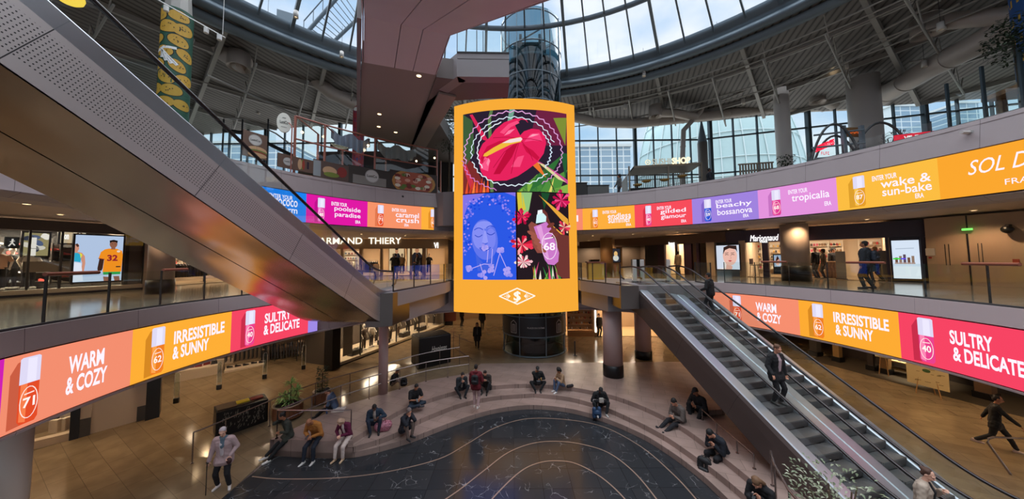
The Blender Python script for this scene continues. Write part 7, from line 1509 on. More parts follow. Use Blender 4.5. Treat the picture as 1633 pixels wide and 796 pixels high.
s0, z0 = ss(1033, 259); pc = Pic(); pc.ring(s0, z0, .17, .17, .06, '#fff0c4', 1); pc.ell(s0, z0, .06, .06, '#fff0c4', 1); o = pc.build('sign_emblem', sf.map(-.02), None, None, emit); tag(o, 'round cream ring emblem beside the SUSHI SHOP sign', 'sign')
for i, (px, py) in enumerate(((1017, 297), (1031, 291), (1060, 289), (1088, 283))):
    s0, z0 = ss(px, py, -.6); c = sf.W(s0, -.6, z0); m = MB(); m.lathe((0, 0, 0), [(0, 0), (.22, .02), (.34, .12), (.32, .13), (.2, .05), (0, .04)], 16); Tq = thing('wooden_basket', ['small round basket left on the sushi ledge', 'wide basket tray left of the sushi ledge middle', 'round basket tray in the middle of the sushi ledge', 'wooden tray at the right of the sushi ledge'][i], 'basket', (c[0], c[1], max(c[2], 10.95))); obj('bowl', m, mat('#b08a4a', .6), Tq)
m = MB(); sf.box(m, -.3, sf.L, -1.0, -.35, 0, .55); struct('trim_95', m, M_dark, label='dark ledge in front of the sushi counter')
# slatted screen, plants
s9 = Fr(tuple(D(1182, 290, 20))[:2], tuple(D(1232, 270, 19.6))[:2], 10.8); T = thing('slatted_screen', 'brown slatted screen between the sushi counter and the grey column', 'screen', s9.W(1, 0, 0))
for i in range(12): m = MB(); x = s9.L*i/11; s9.box(m, x-.035, x+.035, 0, .1, 0, 1.75); objw('slat', m, M_tb, T)
m = MB(); s9.box(m, -.1, s9.L+.1, 0, .1, 1.75, 1.83); objw('top_rail', m, M_tb, T)
def pplant(lab, px, py, Y, h, R, n, seed, mats=None, kind=0):
    c = D(px, py, Y); P = thing('potted_plant', lab, 'plant', (c.x, c.y, 10.8)); m = MB(); m.lathe((0, 0, 0), [(0, .6), (.22, .6), (.17, 0), (0, 0)], 16); obj('pot', m, mat('#4a4440', .6), P)
    m = MB(); m.tube([(0, 0, .55), (.03, 0, .6+h*.6)], .02, 6); obj('stem', m, mat('#4a3a2a', .7), P)
    obj('foliage', leafmesh(n, R, h, .8, .09 if not kind else .05, .26 if not kind else .6, seed, .8, .8), mats or M_leafd, P)['kind'] = 'stuff'
pplant('small leafy ficus before the tall grey column', 1253, 245, 19.4, 1.3, .38, 220, 5)
pplant('spiky palm plant in front of the red neon signs', 1434, 215, 15.6, 1.2, .25, 90, 6, M_leafd, 1)
pplant('second spiky palm right of the arch', 1418, 222, 16.2, 1.1, .2, 60, 7, M_leafd, 1)
# arched diner booth with red signs
c0, c1, c2 = D(1291, 255, 16.6), D(1345, 235, 16.4), D(1400, 215, 16.0)
T = thing('arched_booth', 'steel arched diner booth with red signs on the second level', 'kiosk', (c1.x, c1.y, 10.8))
def archpts(pa, pb, h, n=16): return [(pa.x+(pb.x-pa.x)*t, pa.y+(pb.y-pa.y)*t, 10.5+h*sin(pi*t)**.6) for t in [i/n for i in range(n+1)]]
for (a, b, h, dy) in ((1289, 1378, 3.05, 0), (1352, 1465, 3.1, 0), (1289, 1378, 3.0, 1.5)):
    pa, pb = D(a, 262, 16.6+dy), D(b, 240, 15.6+dy); m = MB(); m.tube(archpts(pa, pb, h), .06, 8); objw('arch', m, mat('#3f4142', .4), T)
for z, (a, b) in ((2.3, (1300, 1380)), (1.6, (1296, 1380)), (1.0, (1300, 1400))): pa, pb = D(a, 250, 16.5), D(b, 230, 15.8); m = MB(); m.tube([(pa.x, pa.y, 10.8+z), (pb.x, pb.y, 10.8+z)], .05, 6); objw('cross_bar', m, M_steel, T)
for px in (1347, 1376): pa = D(px, 240, 16.0); m = MB(); m.box((pa.x, pa.y, 11.9), (.16, .16, 3.0)); objw('post', m, M_steel, T)
m = MB(); pa = D(1340, 245, 16.3); m.box((pa.x, pa.y+.5, 10.85), (3.4, 1.0, .9), -.2); objw('bar_counter', m, mat('#6a2a22', .5), T)
def neon(name, lab, body, px0, py0, px1, py1, Y, rot, col='#f01e3c', bold=.06, s=1.3):
    a, b = D(px0, py1, Y), D(px1, py1, Y); zt2 = D(px0, py0, Y).z; m = MB(); vs, fs, _, _ = text2d(body, bold, 0); L = b.x-a.x; H = zt2-a.z
    P0 = [(a.x+L*u, Y+.0, a.z+H*v+L*u*rot) for u, v in vs]; m.add(P0, fs); m.add([(x, y+.08, z) for x, y, z in P0], [tuple(reversed(f)) for f in fs]); return tag(obj(name, m, emit(col, s)), lab, 'sign')
neon('neon_sign', 'red tilted neon lettering on the arched booth', "BRENDY'S", 1302, 233, 1332, 243, 16.4, .42); 
def scrsign(lab, px0, py0, px1, py1, Y, n, col):
    a, b = D(px0, py1, Y), D(px1, py1, Y); h = D(px0, py0, Y).z-a.z; pc = Pic(); scribble(pc, 0, 0, (b-a).length, h, col, 1, n); return tag(pc.build('neon_sign', plane_map(tuple(a), b-a), None), lab, 'sign')
scrsign('small red neon line under the tilted lettering', 1309, 242, 1323, 247, 16.3, 4, '#f01e3c'); scrsign('small orange lettering in the middle of the arched booth', 1352, 208, 1373, 213, 16.15, 7, '#f06a2a')
m = MB(); c = D(1362, 211, 16.3); m.box(tuple(c), (1.0, .1, .5)); tag(obj('menu_board', m, mat('#7a5a34', .6)), 'brown menu board behind the orange lettering of the booth', 'sign')
m = MB(); a, b = D(1428, 225, 15.2), D(1500, 205, 14.6); 
f9 = Fr(tuple(a)[:2], tuple(b)[:2], 10.8); m = MB(); f9.box(m, 0, f9.L, 0, .1, 1.15, 1.75); T = thing('red_sign_board', 'long red glowing diner sign board along the parapet', 'sign', f9.W(f9.L/2, 0, 0)); objw('board', m, emit('#d61a34', 1.0), T)
for x in (.1, f9.L-.1): m = MB(); f9.box(m, x-.04, x+.04, .02, .1, 0, 1.2); objw('post', m, M_dark, T)
pc = Pic(); pc.text('XEL TOM', .3, 1.25, f9.L*.7, 1.65, '#f4ecec', 1, .04); pc.build('lettering', f9.map(-.01), T, None, emit)
for i, (px, py, lab) in enumerate(((1410, 228, 'white car-shaped nose of a blue and white booth bench'),)):
    c = D(px, py, 15.6); m = MB(); m.sphere((0, 0, .35), (.75, .4, .4), 14, 8); T = thing('booth_bench', 'white rounded booth bench beside the arched booth', 'bench', (c.x, c.y, 10.8)); obj('seat_shell', m, mat('#c9d0dc', .4), T); m = MB(); m.box((0, .1, .8), (1.3, .1, .5), 0, 0, .04); obj('backrest', m, mat('#2f3f7a', .5), T)
# wood-ceilinged glazed shop at the upper right
u0 = Fr(tuple(D(1515, 200, 14.6))[:2], tuple(D(1660, 160, 11.6))[:2], 10.8)
T = thing('glazed_shop', 'glass fronted shop with wooden ceiling at the upper right', 'shop', u0.W(1, 0, 0)); hz_ = u0.s_of(1560, 130, 0)[1]
m = MB(); m.add([u0.W(0, 0, .6), u0.W(u0.L, 0, .6), u0.W(u0.L, 0, hz_+.5), u0.W(0, 0, hz_+.5)], [(0, 1, 2, 3)]); objw('glass_front', m, M_glass, T)
for x in (0, u0.L*.45, u0.L*.85): m = MB(); u0.box(m, x-.04, x+.04, -.05, .05, 0, hz_+.6); objw('mullion', m, M_mull, T)
m = MB(); u0.box(m, .2, u0.L, 1.0, 4.0, hz_-.6, hz_-.4); objw('wooden_ceiling', m, M_wood, T)
for x, t in ((u0.L*.3, 3.5), (u0.L*.7, 3.5), (.3, 1.5)): m = MB(); u0.box(m, x-.12, x+.12, t, t+.2, 0, hz_-.5); objw('post', m, M_wood, T)
# glass balustrade round the second gallery on the right and its posts
balustrade('low glass balustrade standing on the second gallery parapet at the right', C2, R2+.28, 10.95, a2of(1700, 200), a2of(1290, 250), .45)
# security camera on the parapet
c = onC(1546, 211, C2, R2+.1); T = thing('security_camera', 'small white security camera on the upper right parapet', 'camera', tuple(c)); m = MB(); d = Vector((-c.x+C2[0], -c.y+C2[1], 0)).normalized(); m.cyl(tuple(c-d*.05), tuple(c+d*.25-Vector((.1, 0, .02))), .055, None, 12); objw('barrel', m, mat('#c9c4c0', .4), T); m = MB(); m.cyl(tuple(c-d*.06), tuple(c+d*.02), .09, None, 12); objw('mount', m, mat('#a9a4a0', .4), T)
c = onC(642, 314, C2, R2+.15); T = thing('security_camera', 'small dome camera on the parapet above the caramel crush advert', 'camera', tuple(c)); m = MB(); m.sphere(tuple(c), .1, 12, 8); objw('dome', m, M_dark, T)
# box-like planters and furniture left of the sushi counter
for px, w_, h, lab, cc in ((925, .9, 1.2, 'dark kitchen counter just right of the big screen', '#2a2826'), (952, 1.6, 1.0, 'grey planter box right of the big screen', '#5a5a58')):
    c = D(px, 290, 22.6); T = thing('counter_box', lab, 'counter', (c.x, c.y, 10.8)); m = MB(); m.box((0, 0, h/2), (w_, .6, h), 0, 0, .02); obj('body', m, mat(cc, .6), T); m = MB(); m.box((0, 0, h+.02), (w_+.06, .66, .05)); obj('top', m, M_dark, T)
# ------------------------------------------------------------ people
V3 = lambda *a: Vector(a)
def capsule(m, p0, p1, r0, r1=None, n=10, k=3):
    r1 = r0 if r1 is None else r1; p0, p1 = Vector(p0), Vector(p1); d = p1-p0
    q = d.to_track_quat('Z', 'Y') if d.length > 1e-5 else Vector((0, 0, 1)).to_track_quat('Z', 'Y'); L = d.length; rings = []
    for j in range(k+1): a = -pi/2+pi/2*j/k; rings.append((r0*cos(a), r0*sin(a)))
    for j in range(k+1): a = pi/2*j/k; rings.append((r1*cos(a), L+r1*sin(a)))
    vs = []
    for rr, z in rings:
        for i in range(n): t = 2*pi*i/n; vs.append(p0+q @ Vector((max(rr, 1e-4)*cos(t), max(rr, 1e-4)*sin(t), z)))
    R = len(rings); fs = [(j*n+i, j*n+(i+1) % n, (j+1)*n+(i+1) % n, (j+1)*n+i) for j in range(R-1) for i in range(n)]
    fs += [tuple(range(n-1, -1, -1)), tuple((R-1)*n+i for i in range(n))]; m.add(vs, fs, 0, True)
def ball(m, c, r, M=None, n=12, k=8):
    r = r if isinstance(r, (tuple, list)) else (r, r, r); vs = []
    for j in range(k+1):
        a = pi*j/k
        for i in range(n):
            t = 2*pi*i/n; v = Vector((max(r[0]*sin(a), 1e-4)*cos(t), max(r[1]*sin(a), 1e-4)*sin(t), -r[2]*cos(a)))
            vs.append(Vector(c)+(M @ v if M else v))
    fs = [(j*n+i, j*n+(i+1) % n, (j+1)*n+(i+1) % n, (j+1)*n+i) for j in range(k) for i in range(n)]+[tuple(range(n-1, -1, -1)), tuple(k*n+i for i in range(n))]
    m.add(vs, fs, 0, True)
def fuse(m, name, mt, vox, parent, smooth_n=3, wr=0.0, seed=0):
    me = m.mesh(name, mt); o = bpy.data.objects.new(name, me); COL.objects.link(o)
    r = o.modifiers.new('r', 'REMESH'); r.mode = 'VOXEL'; r.voxel_size = vox; r.use_smooth_shade = True
    s = o.modifiers.new('s', 'SMOOTH'); s.iterations = smooth_n; s.factor = .5
    dg = bpy.context.evaluated_depsgraph_get(); dg.update(); nm = bpy.data.meshes.new_from_object(o.evaluated_get(dg), depsgraph=dg)
    bpy.data.objects.remove(o); bpy.data.meshes.remove(me); nm.name = name
    if not nm.materials: nm.materials.append(mt)
    n = len(nm.vertices)
    if n == 0: return None
    if wr:
        co = np.empty(n*3); nm.vertices.foreach_get('co', co); co = co.reshape(-1, 3); no = np.empty(n*3); nm.vertices.foreach_get('normal', no); no = no.reshape(-1, 3)
        ph = seed*1.7; d = np.sin(co[:, 2]*38+co[:, 0]*21+ph)*np.cos(co[:, 0]*27-co[:, 1]*33+co[:, 2]*14+ph)+.6*np.sin(co[:, 1]*44+co[:, 2]*52+ph)
        co += no*(d*wr)[:, None]; nm.vertices.foreach_set('co', co.ravel()); nm.update()
    for p in nm.polygons: p.use_smooth = True
    o = bpy.data.objects.new(name, nm); COL.objects.link(o); o.parent = parent; return o
def ik(a, b, l1, l2, pole):
    a, b = Vector(a), Vector(b); d = b-a; L = min(d.length, (l1+l2)*.999); d.normalize(); b = a+d*L
    x = (l1*l1-l2*l2+L*L)/(2*L); h = sqrt(max(l1*l1-x*x, 0)); p = Vector(pole); p = (p-d*p.dot(d)).normalized(); return a+d*x+p*h, b
def rotx(v, a): return Vector((v[0], v[1]*cos(a)-v[2]*sin(a), v[1]*sin(a)+v[2]*cos(a)))
SKINC = {'l': '#c98f74', 'm': '#a06a4c', 'd': '#5a382a', 'p': '#d8a890'}
PN = [0]
def person(lab, loc, rz, pose, top='#222226', legs='#1c1c22', shoes='#d8d4ce', skin='l', hair='#1a1412', hs='short', h=1.7, group=None, hood=None, coat=0, female=False, vox=.013, bulk=1.0, inner=None, scarf=None, short=False, topz=None, cap=None, glasses=False, skirt=0):
    PN[0] += 1; sd = PN[0]; h *= 1.05; bulk *= 1.06; T = thing('person', lab, 'person', loc, rz, group); k = h/1.72
    P = pose; pel = V3(*P['pelvis'])*k; lean = P.get('lean', 0); twist = P.get('side', 0)
    up_ = rotx((0, 0, 1), lean); up_ = Vector((up_.x+twist, up_.y, up_.z)).normalized()
    bend = P.get('bend', 0); up2 = rotx((0, 0, 1), lean+bend); up2 = Vector((up2.x+twist, up2.y, up2.z)).normalized()
    waist = pel+up_*.2*k; chest = waist+(up_+up2).normalized()*.2*k; neck = chest+up2*.14*k
    yaw = P.get('yaw', 0); nod = P.get('nod', 0); ha = lean+bend+nod
    hup = rotx((0, 0, 1), ha); Rm = Matrix.Rotation(yaw, 3, 'Z') @ Matrix.Rotation(ha, 3, 'X')
    hc = neck+up2*.07*k+hup*.125*k+V3(0, -.02*k, 0)
    sw_ = (.165 if female else .185)*k*(1 if bulk <= 1 else 1.05); SX = Vector((1, 0, 0)); ty = P.get('turn', 0); SX = Vector((cos(ty), sin(ty), 0))
    SL, SR_ = neck+SX*sw_-up2*.05*k, neck-SX*sw_-up2*.05*k
    hL, hR = pel+V3(.09, 0, -.03)*k, pel+V3(-.09, 0, -.03)*k
    KL, AL = ik(hL, V3(*P['aL'])*k if P.get('k') is None else V3(*P['aL']), .43*k, .42*k, P.get('kpL', (0.15, -1, .3))); KR, AR = ik(hR, V3(*P['aR'])*k, .43*k, .42*k, P.get('kpR', (-.15, -1, .3)))
    EL, WL = ik(SL, V3(*P['wL'])*k, .29*k, .26*k, P.get('epL', (.5, .6, -.6))); ER, WR = ik(SR_, V3(*P['wR'])*k, .29*k, .26*k, P.get('epR', (-.5, .6, -.6)))
    sk = mat(SKINC[skin], .55)
    # one continuous body: trunk, limbs, hands with five fingers, neck and head with a face
    m = MB(); R = lambda *a: Rm @ (Vector(a)*k)
    for s in (-1, 1): capsule(m, pel+SX*s*.06*k, waist+SX*s*.05*k, .095*k, .085*k); capsule(m, waist+SX*s*.05*k, chest+SX*s*.07*k, .085*k, .1*k)
    capsule(m, SL-SX*.03*k, SR_+SX*.03*k, .06*k); capsule(m, chest, neck, .1*k, .06*k); capsule(m, neck, hc-hup*.05*k, .052*k, .05*k)
    for a, b, c in ((hL, KL, AL), (hR, KR, AR)): capsule(m, a, b, .082*k, .052*k); capsule(m, b, b.lerp(c, .35), .052*k, .056*k); capsule(m, b.lerp(c, .3), c, .055*k, .034*k)
    ball(m, hc+R(0, .012, .03), (.073*k, .093*k, .092*k), Rm); ball(m, hc+R(0, -.022, -.035), (.058*k, .066*k, .078*k), Rm); ball(m, hc+R(0, -.045, -.085), (.033*k, .03*k, .025*k), Rm)
    capsule(m, hc+R(0, -.085, .005), hc+R(0, -.108, -.03), .010*k, .015*k, 8)
    for s in (-1, 1): ball(m, hc+R(s*.074, .01, -.01), (.012*k, .022*k, .032*k), Rm, 8, 6); capsule(m, hc+R(s*.015, -.084, .02), hc+R(s*.05, -.072, .022), .012*k, .01*k, 8)
    capsule(m, hc+R(-.018, -.086, -.055), hc+R(.018, -.086, -.055), .011*k, .011*k, 8)
    for s, E_, W_ in ((1, EL, WL), (-1, ER, WR)):
        S_ = SL if s > 0 else SR_; capsule(m, S_, E_, .05*k, .038*k); capsule(m, E_, W_, .038*k, .026*k)
        d = (W_-E_).normalized(); hd = (d+Vector(P.get('hand', (0, 0, -.25)))).normalized(); sx_ = hd.cross(Vector((0, -1, 0))) if abs(hd.y) < .9 else hd.cross(Vector((0, 0, 1)))
        sx_ = sx_.normalized(); nrm = sx_.cross(hd); pc_ = W_+hd*.05*k
        capsule(m, W_+hd*.015*k-sx_*.014*k, pc_+hd*.03*k-sx_*.022*k, .017*k, .016*k, 8); capsule(m, W_+hd*.015*k+sx_*.014*k, pc_+hd*.03*k+sx_*.022*k, .017*k, .016*k, 8)
        for f_, (o_, L_) in enumerate(((-.033, .055), (-.011, .07), (.011, .066), (.032, .05))):
            b0 = pc_+hd*.035*k+sx_*o_*k; b1 = b0+(hd*.8+nrm*.4*s)*L_*.55*k; b2 = b1+(hd*.35+nrm*.85*s)*L_*.5*k; capsule(m, b0, b1, .0095*k, .009*k, 6, 2); capsule(m, b1, b2, .009*k, .008*k, 6, 2)
        t0_ = W_+hd*.02*k-sx_*.025*k; t1_ = t0_+(hd*.5-sx_*.8+nrm*.3*s)*.04*k; capsule(m, t0_, t1_, .012*k, .010*k, 6, 2); capsule(m, t1_, t1_+(hd*.8-sx_*.1+nrm*.4*s)*.03*k, .010*k, .008*k, 6, 2)
    for a, s in ((AL, 1), (AR, -1)):
        fd = Vector(P.get('fL' if s > 0 else 'fR', (s*.12, -1, 0))).normalized(); capsule(m, a-fd*.03*k-V3(0, 0, .03)*k, a+fd*.14*k-V3(0, 0, .05)*k, .035*k, .026*k)
    body = fuse(m, 'body', sk, vox*.62 if vox < .015 else vox*.8, T, 2)
    # eyes and mouth as small own pieces of the face
    for s in (-1, 1): m = MB(); ball(m, hc+R(s*.029, -.083, .004), (.012*k, .006*k, .007*k), Rm, 8, 5); obj('eye', m, mat('#1c1412', .3), T)
    m = MB(); ball(m, hc+R(0, -.096, -.056), (.02*k, .006*k, .006*k), Rm, 8, 5); obj('lips', m, mat('#8a4a44', .5), T)
    # clothes
    b_ = 1.0*bulk; m = MB(); lo = pel if coat < .1 else pel
    for s in (-1, 1): capsule(m, pel+SX*s*.065*k-up_*.02*k, waist+SX*s*.06*k, .118*k*b_, .108*k*b_); capsule(m, waist+SX*s*.06*k, chest+SX*s*.08*k, .108*k*b_, .122*k*b_)
    capsule(m, SL-SX*.02*k, SR_+SX*.02*k, .078*k*b_); capsule(m, chest, neck, .118*k*b_, .07*k)
    for S_, E_, W_ in ((SL, EL, WL), (SR_, ER, WR)):
        if short: capsule(m, S_, S_.lerp(E_, .75), .07*k*b_, .062*k*b_)
        else: capsule(m, S_, E_, .07*k*b_, .056*k*b_); capsule(m, E_, E_.lerp(W_, .93), .056*k*b_, .042*k*b_)
    if coat:
        for hp, kn in ((hL, KL), (hR, KR)): e_ = hp.lerp(kn, coat); capsule(m, hp, e_, .12*k*b_, .12*k*b_)
        if coat < .5 or P.get('stand'): capsule(m, hL.lerp(KL, coat), hR.lerp(KR, coat), .115*k*b_)
    if hood is not None:
        if hood: ball(m, hc+R(0, .018, .02), (.105*k, .118*k, .125*k), Rm)
        else: capsule(m, neck+SX*.06*k+V3(0, .05, .02)*k, neck-SX*.06*k+V3(0, .05, .02)*k, .06*k)
    if hood:   # open the hood at the face by building it around: keep it behind the face plane
        pass
    g_ = fuse(m, 'jacket' if not short else 'shirt', topmat(top), vox, T, 2, .0035, sd)
    m = MB()
    for hp, kn, an in ((hL, KL, AL), (hR, KR, AR)):
        capsule(m, hp, kn, .1*k, .072*k); capsule(m, kn, kn.lerp(an, .9), .072*k, .056*k)
    for s in (-1, 1): capsule(m, pel+SX*s*.06*k, pel+SX*s*.05*k+up_*.06*k, .112*k, .1*k)
    if skirt: capsule(m, hL, KL, .12*k, .13*k); capsule(m, hR, KR, .12*k, .13*k)
    fuse(m, 'trousers', mat(legs, .85), vox, T, 2, .003, sd+9)
    for a, s in ((AL, 1), (AR, -1)):
        fd = Vector(P.get('fL' if s > 0 else 'fR', (s*.12, -1, 0))).normalized(); m = MB(); q0 = a-V3(0, 0, .045)*k
        capsule(m, q0-fd*.05*k, q0+fd*.15*k-V3(0, 0, .008)*k, .042*k, .036*k); capsule(m, q0-fd*.03*k+V3(0, 0, .035)*k, q0+fd*.02*k+V3(0, 0, .02)*k, .045*k, .04*k); sh = fuse(m, 'shoe', mat(shoes, .6), .011, T, 1)
    # hair
    hm = mat(hair, .75)
    if hs:
        m = MB()
        if hs == 'short': ball(m, hc+R(0, .026, .048), (.083*k, .097*k, .085*k), Rm); ball(m, hc+R(0, .05, .0), (.076*k, .06*k, .07*k), Rm)
        elif hs == 'bun': ball(m, hc+R(0, .03, .045), (.084*k, .097*k, .087*k), Rm); ball(m, hc+R(0, .06, -.005), (.074*k, .055*k, .07*k), Rm); ball(m, hc+R(0, .11, .06), .045*k)
        elif hs == 'curly':
            ball(m, hc+R(0, .035, .05), (.115*k, .12*k, .105*k), Rm); ball(m, hc+R(0, .07, -.03), (.11*k, .085*k, .11*k), Rm); rg_ = random.Random(sd)
            for _ in range(26): a_ = rg_.uniform(0, 2*pi); e_ = rg_.uniform(-.5, 1.3); v_ = R(.11*cos(e_)*cos(a_), abs(.115*cos(e_)*sin(a_))*.9+.02, .045+.1*sin(e_)); ball(m, hc+v_, .03*k, None, 8, 5)
        elif hs == 'long': ball(m, hc+R(0, .028, .045), (.086*k, .1*k, .088*k), Rm); [capsule(m, hc+R(s*.05, .055, .02), hc+R(s*.06, .08, -.2), .055*k, .04*k) for s in (-1, 0, 1)]
        elif hs == 'bob': ball(m, hc+R(0, .03, .045), (.09*k, .1*k, .088*k), Rm); [capsule(m, hc+R(s*.06, .03, .0), hc+R(s*.065, .03, -.08), .04*k, .03*k) for s in (-1, 1)]; capsule(m, hc+R(0, .07, 0), hc+R(0, .07, -.08), .06*k, .05*k)
        fuse(m, 'hair', hm, .011, T, 1, .004 if hs != 'short' else .002, sd)
    if hood: m = MB(); ball(m, hc+R(0, -.075, -.01), (.06*k, .05*k, .08*k), Rm)
    if cap: m = MB(); ball(m, hc+R(0, .02, .06), (.088*k, .1*k, .07*k), Rm); capsule(m, hc+R(-.04, -.1, .055), hc+R(.04, -.1, .055), .014*k); capsule(m, hc+R(-.04, -.07, .06), hc+R(.04, -.07, .06), .016*k); capsule(m, hc+R(-.03, -.13, .05), hc+R(.03, -.13, .05), .01*k); fuse(m, 'cap', mat(cap, .7), .011, T, 1)
    if inner:
        m = MB(); f_ = up_.cross(SX)*-1
        fr_ = Vector((SX.y*-1, SX.x, 0))*-1
        capsule(m, waist+fr_*.085*k*b_-up_*.1*k, chest+fr_*.10*k*b_, .052*k, .056*k); capsule(m, chest+fr_*.1*k*b_, neck+fr_*.06*k, .05*k, .04*k); fuse(m, 'shirt', mat(inner, .8), .012, T, 1)
    if scarf: m = MB(); capsule(m, neck+SX*.05*k, neck-SX*.05*k, .07*k); capsule(m, neck+V3(.0, -.08, 0)*k, neck+V3(.02, -.12, -.22)*k, .045*k, .035*k); capsule(m, neck+V3(.03, -.09, 0)*k, neck+V3(.05, -.11, -.18)*k, .04*k, .03*k); fuse(m, 'scarf', scarf if not isinstance(scarf, str) else mat(scarf, .8), .012, T, 1, .004, sd)
    if glasses:
        m = MB()
        for s in (-1, 1): c_ = hc+R(s*.03, -.093, .005); m.tube([tuple(c_+R(.02*cos(t), 0, .016*sin(t))) for t in [2*pi*i/10 for i in range(10)]], .003, 5, 0, True)
        obj('glasses', m, M_black, T)
    T['_wl'] = tuple(WL); T['_wr'] = tuple(WR); T['_chest'] = tuple(chest); T['_hc'] = tuple(hc); return T
def topmat(c): return c if not isinstance(c, str) else mat(c, .85)
def pt(T, key, dx=0, dy=0, dz=0): v = T[key]; return wp(T, v[0]+dx, v[1]+dy, v[2]+dz)
STAND = dict(pelvis=(0, 0, .93), aL=(.1, .02, .085), aR=(-.1, .02, .085), wL=(.27, -.05, .82), wR=(-.27, -.05, .82), stand=1)
def sit(seat, **k):   # origin on the seat surface, feet 'seat' lower
    d = dict(pelvis=(0, 0, .105), aL=(.13, -.46, -seat+.085), aR=(-.13, -.46, -seat+.085), wL=(.07, -.33, .27), wR=(-.05, -.33, .27), lean=.25, bend=.15, nod=.35, epL=(.7, .3, -.5), epR=(-.7, .3, -.5), hand=(0, -.2, -.1)); d.update(k); return d
def phone(T, key, col='#16161a', tilt=.6, lab='dark phone held by the '):
    c = pt(T, key, 0, -.075, .02); m = MB(); vs = []
    m.box((0, 0, 0), (.075, .012, .15), 0, 0, .003); o = obj('phone', m, mat(col, .3)); o.location = c; o.rotation_euler = (-tilt, 0, T.rotation_euler[2]); return tag(o, lab, 'phone')
def backpack(loc, rz, col, lab, s=1.0, tiltx=0, cat='backpack', name='backpack'):
    T = thing(name, lab, cat, loc, rz); m = MB(); capsule(m, (-.09*s, 0, .14*s), (-.09*s, 0, .34*s), .09*s, .08*s); capsule(m, (.09*s, 0, .14*s), (.09*s, 0, .34*s), .09*s, .08*s); capsule(m, (-.08*s, 0, .1*s), (.08*s, 0, .1*s), .1*s); capsule(m, (-.06*s, 0, .36*s), (.06*s, 0, .36*s), .085*s); fuse(m, 'body', mat(col, .7), .014, T, 2, .003, 3)
    m = MB(); capsule(m, (-.07*s, -.09*s, .16*s), (.07*s, -.09*s, .16*s), .06*s); fuse(m, 'front_pocket', mat(col, .6), .013, T, 2)
    for q in (-1, 1): m = MB(); m.tube([(q*.08*s, .08*s, .42*s), (q*.1*s, .15*s, .36*s), (q*.11*s, .15*s, .2*s), (q*.1*s, .09*s, .08*s)], .014*s, 6); obj('shoulder_strap', m, M_black, T)
    m = MB(); m.tube([(-.03*s, 0, .43*s), (-.02*s, 0, .48*s), (.02*s, 0, .48*s), (.03*s, 0, .43*s)], .01*s, 6); obj('grab_handle', m, M_black, T); return T
R_ = radians
def gp(px, py, z): p = G(px, py, z); return (p.x, p.y, z)
# standing with a cane, lower left
walkp = dict(STAND)
a = person('elderly person in white headscarf and pale pink cardigan leaning on a walking stick', gp(356, 779, -.6), R_(14), dict(pelvis=(0, 0, .92), aL=(.16, -.02, .085), aR=(-.17, .06, .085), wL=(.22, -.17, .98), wR=(-.30, -.16, .84), lean=.1, bend=.05, nod=.15, stand=1, fL=(.5, -1, 0), fR=(-.2, -1, 0), yaw=.35),
           '#b59c9c', '#17161a', '#d9d2cf', 'p', '#b8aeb4', 'short', 1.78, coat=.25, inner='#c9bfc2', scarf='#5a6e7c', bulk=1.12)
c = pt(a, '_wr', 0, -.06, 0); m = MB(); T = thing('walking_stick', 'dark walking stick in the right hand of the person in a headscarf', 'walking stick', (c[0], c[1], -.6)); h_z = c[2]+.6
m.tube([(0, 0, .01), (0, 0, h_z)], .012, 8); obj('shaft', m, M_dark, T); m = MB(); m.tube([(-.05, .02, h_z), (.07, -.03, h_z+.01)], .016, 8); obj('handle', m, M_dark, T)
c = pt(a, '_wl', .02, -.07, -.12); m = MB(); m.sphere((0, 0, 0), (.08, .05, .1), 12, 8); o = obj('clutch_bag', m, mat('#3a1c1e', .5)); o.location = c; tag(o, 'small dark bag in the left hand of the person with a stick', 'bag')
# three seated at the front of the platform
b = person('woman in dark olive coat seated on the step, holding a phone to her ear', (-8.3, 11.75, 0), R_(-38), sit(.6, aL=(.03, -.62, -.515), aR=(-.22, -.68, -.515), wR=(-.12, -.24, .66), wL=(.08, -.3, .30), lean=.22, bend=.1, nod=.2, yaw=-.2, epR=(-.8, .1, -.8)), '#33362f', '#141518', '#d9d5d0', 'm', '#17110f', 'bun', 1.68, coat=.35, glasses=True)
phone(b, '_wr', lab='dark phone at the ear of the woman in an olive coat', tilt=.1)
b = person('bald man in mustard jacket seated on the step, head bowed over a phone', (-7.2, 11.66, 0), R_(-6), sit(.6, aL=(.17, -.40, -.515), aR=(-.13, -.46, -.515), wR=(-.06, -.34, .22), wL=(.07, -.34, .22), lean=.32, bend=.3, nod=.35), '#a5692c', '#161c2a', '#c9c6c2', 'm', '#3a2a22', None, 1.76, bulk=1.1, hood=False)
phone(b, '_wr', lab='dark phone in the hands of the man in a mustard jacket', tilt=1.1)
b = person('blond woman in magenta top and white trousers dozing on the step', (-6.1, 11.66, 0), R_(-10), sit(.6, aL=(.10, -.36, -.515), aR=(-.16, -.42, -.515), wR=(-.10, -.34, .22), wL=(.0, -.33, .24), lean=.3, bend=.22, nod=.55, yaw=-.4), '#5c1036', '#c9b8b0', '#b89a7c', 'p', '#b09078', 'bob', 1.66, inner='#cdbdb6', female=True)
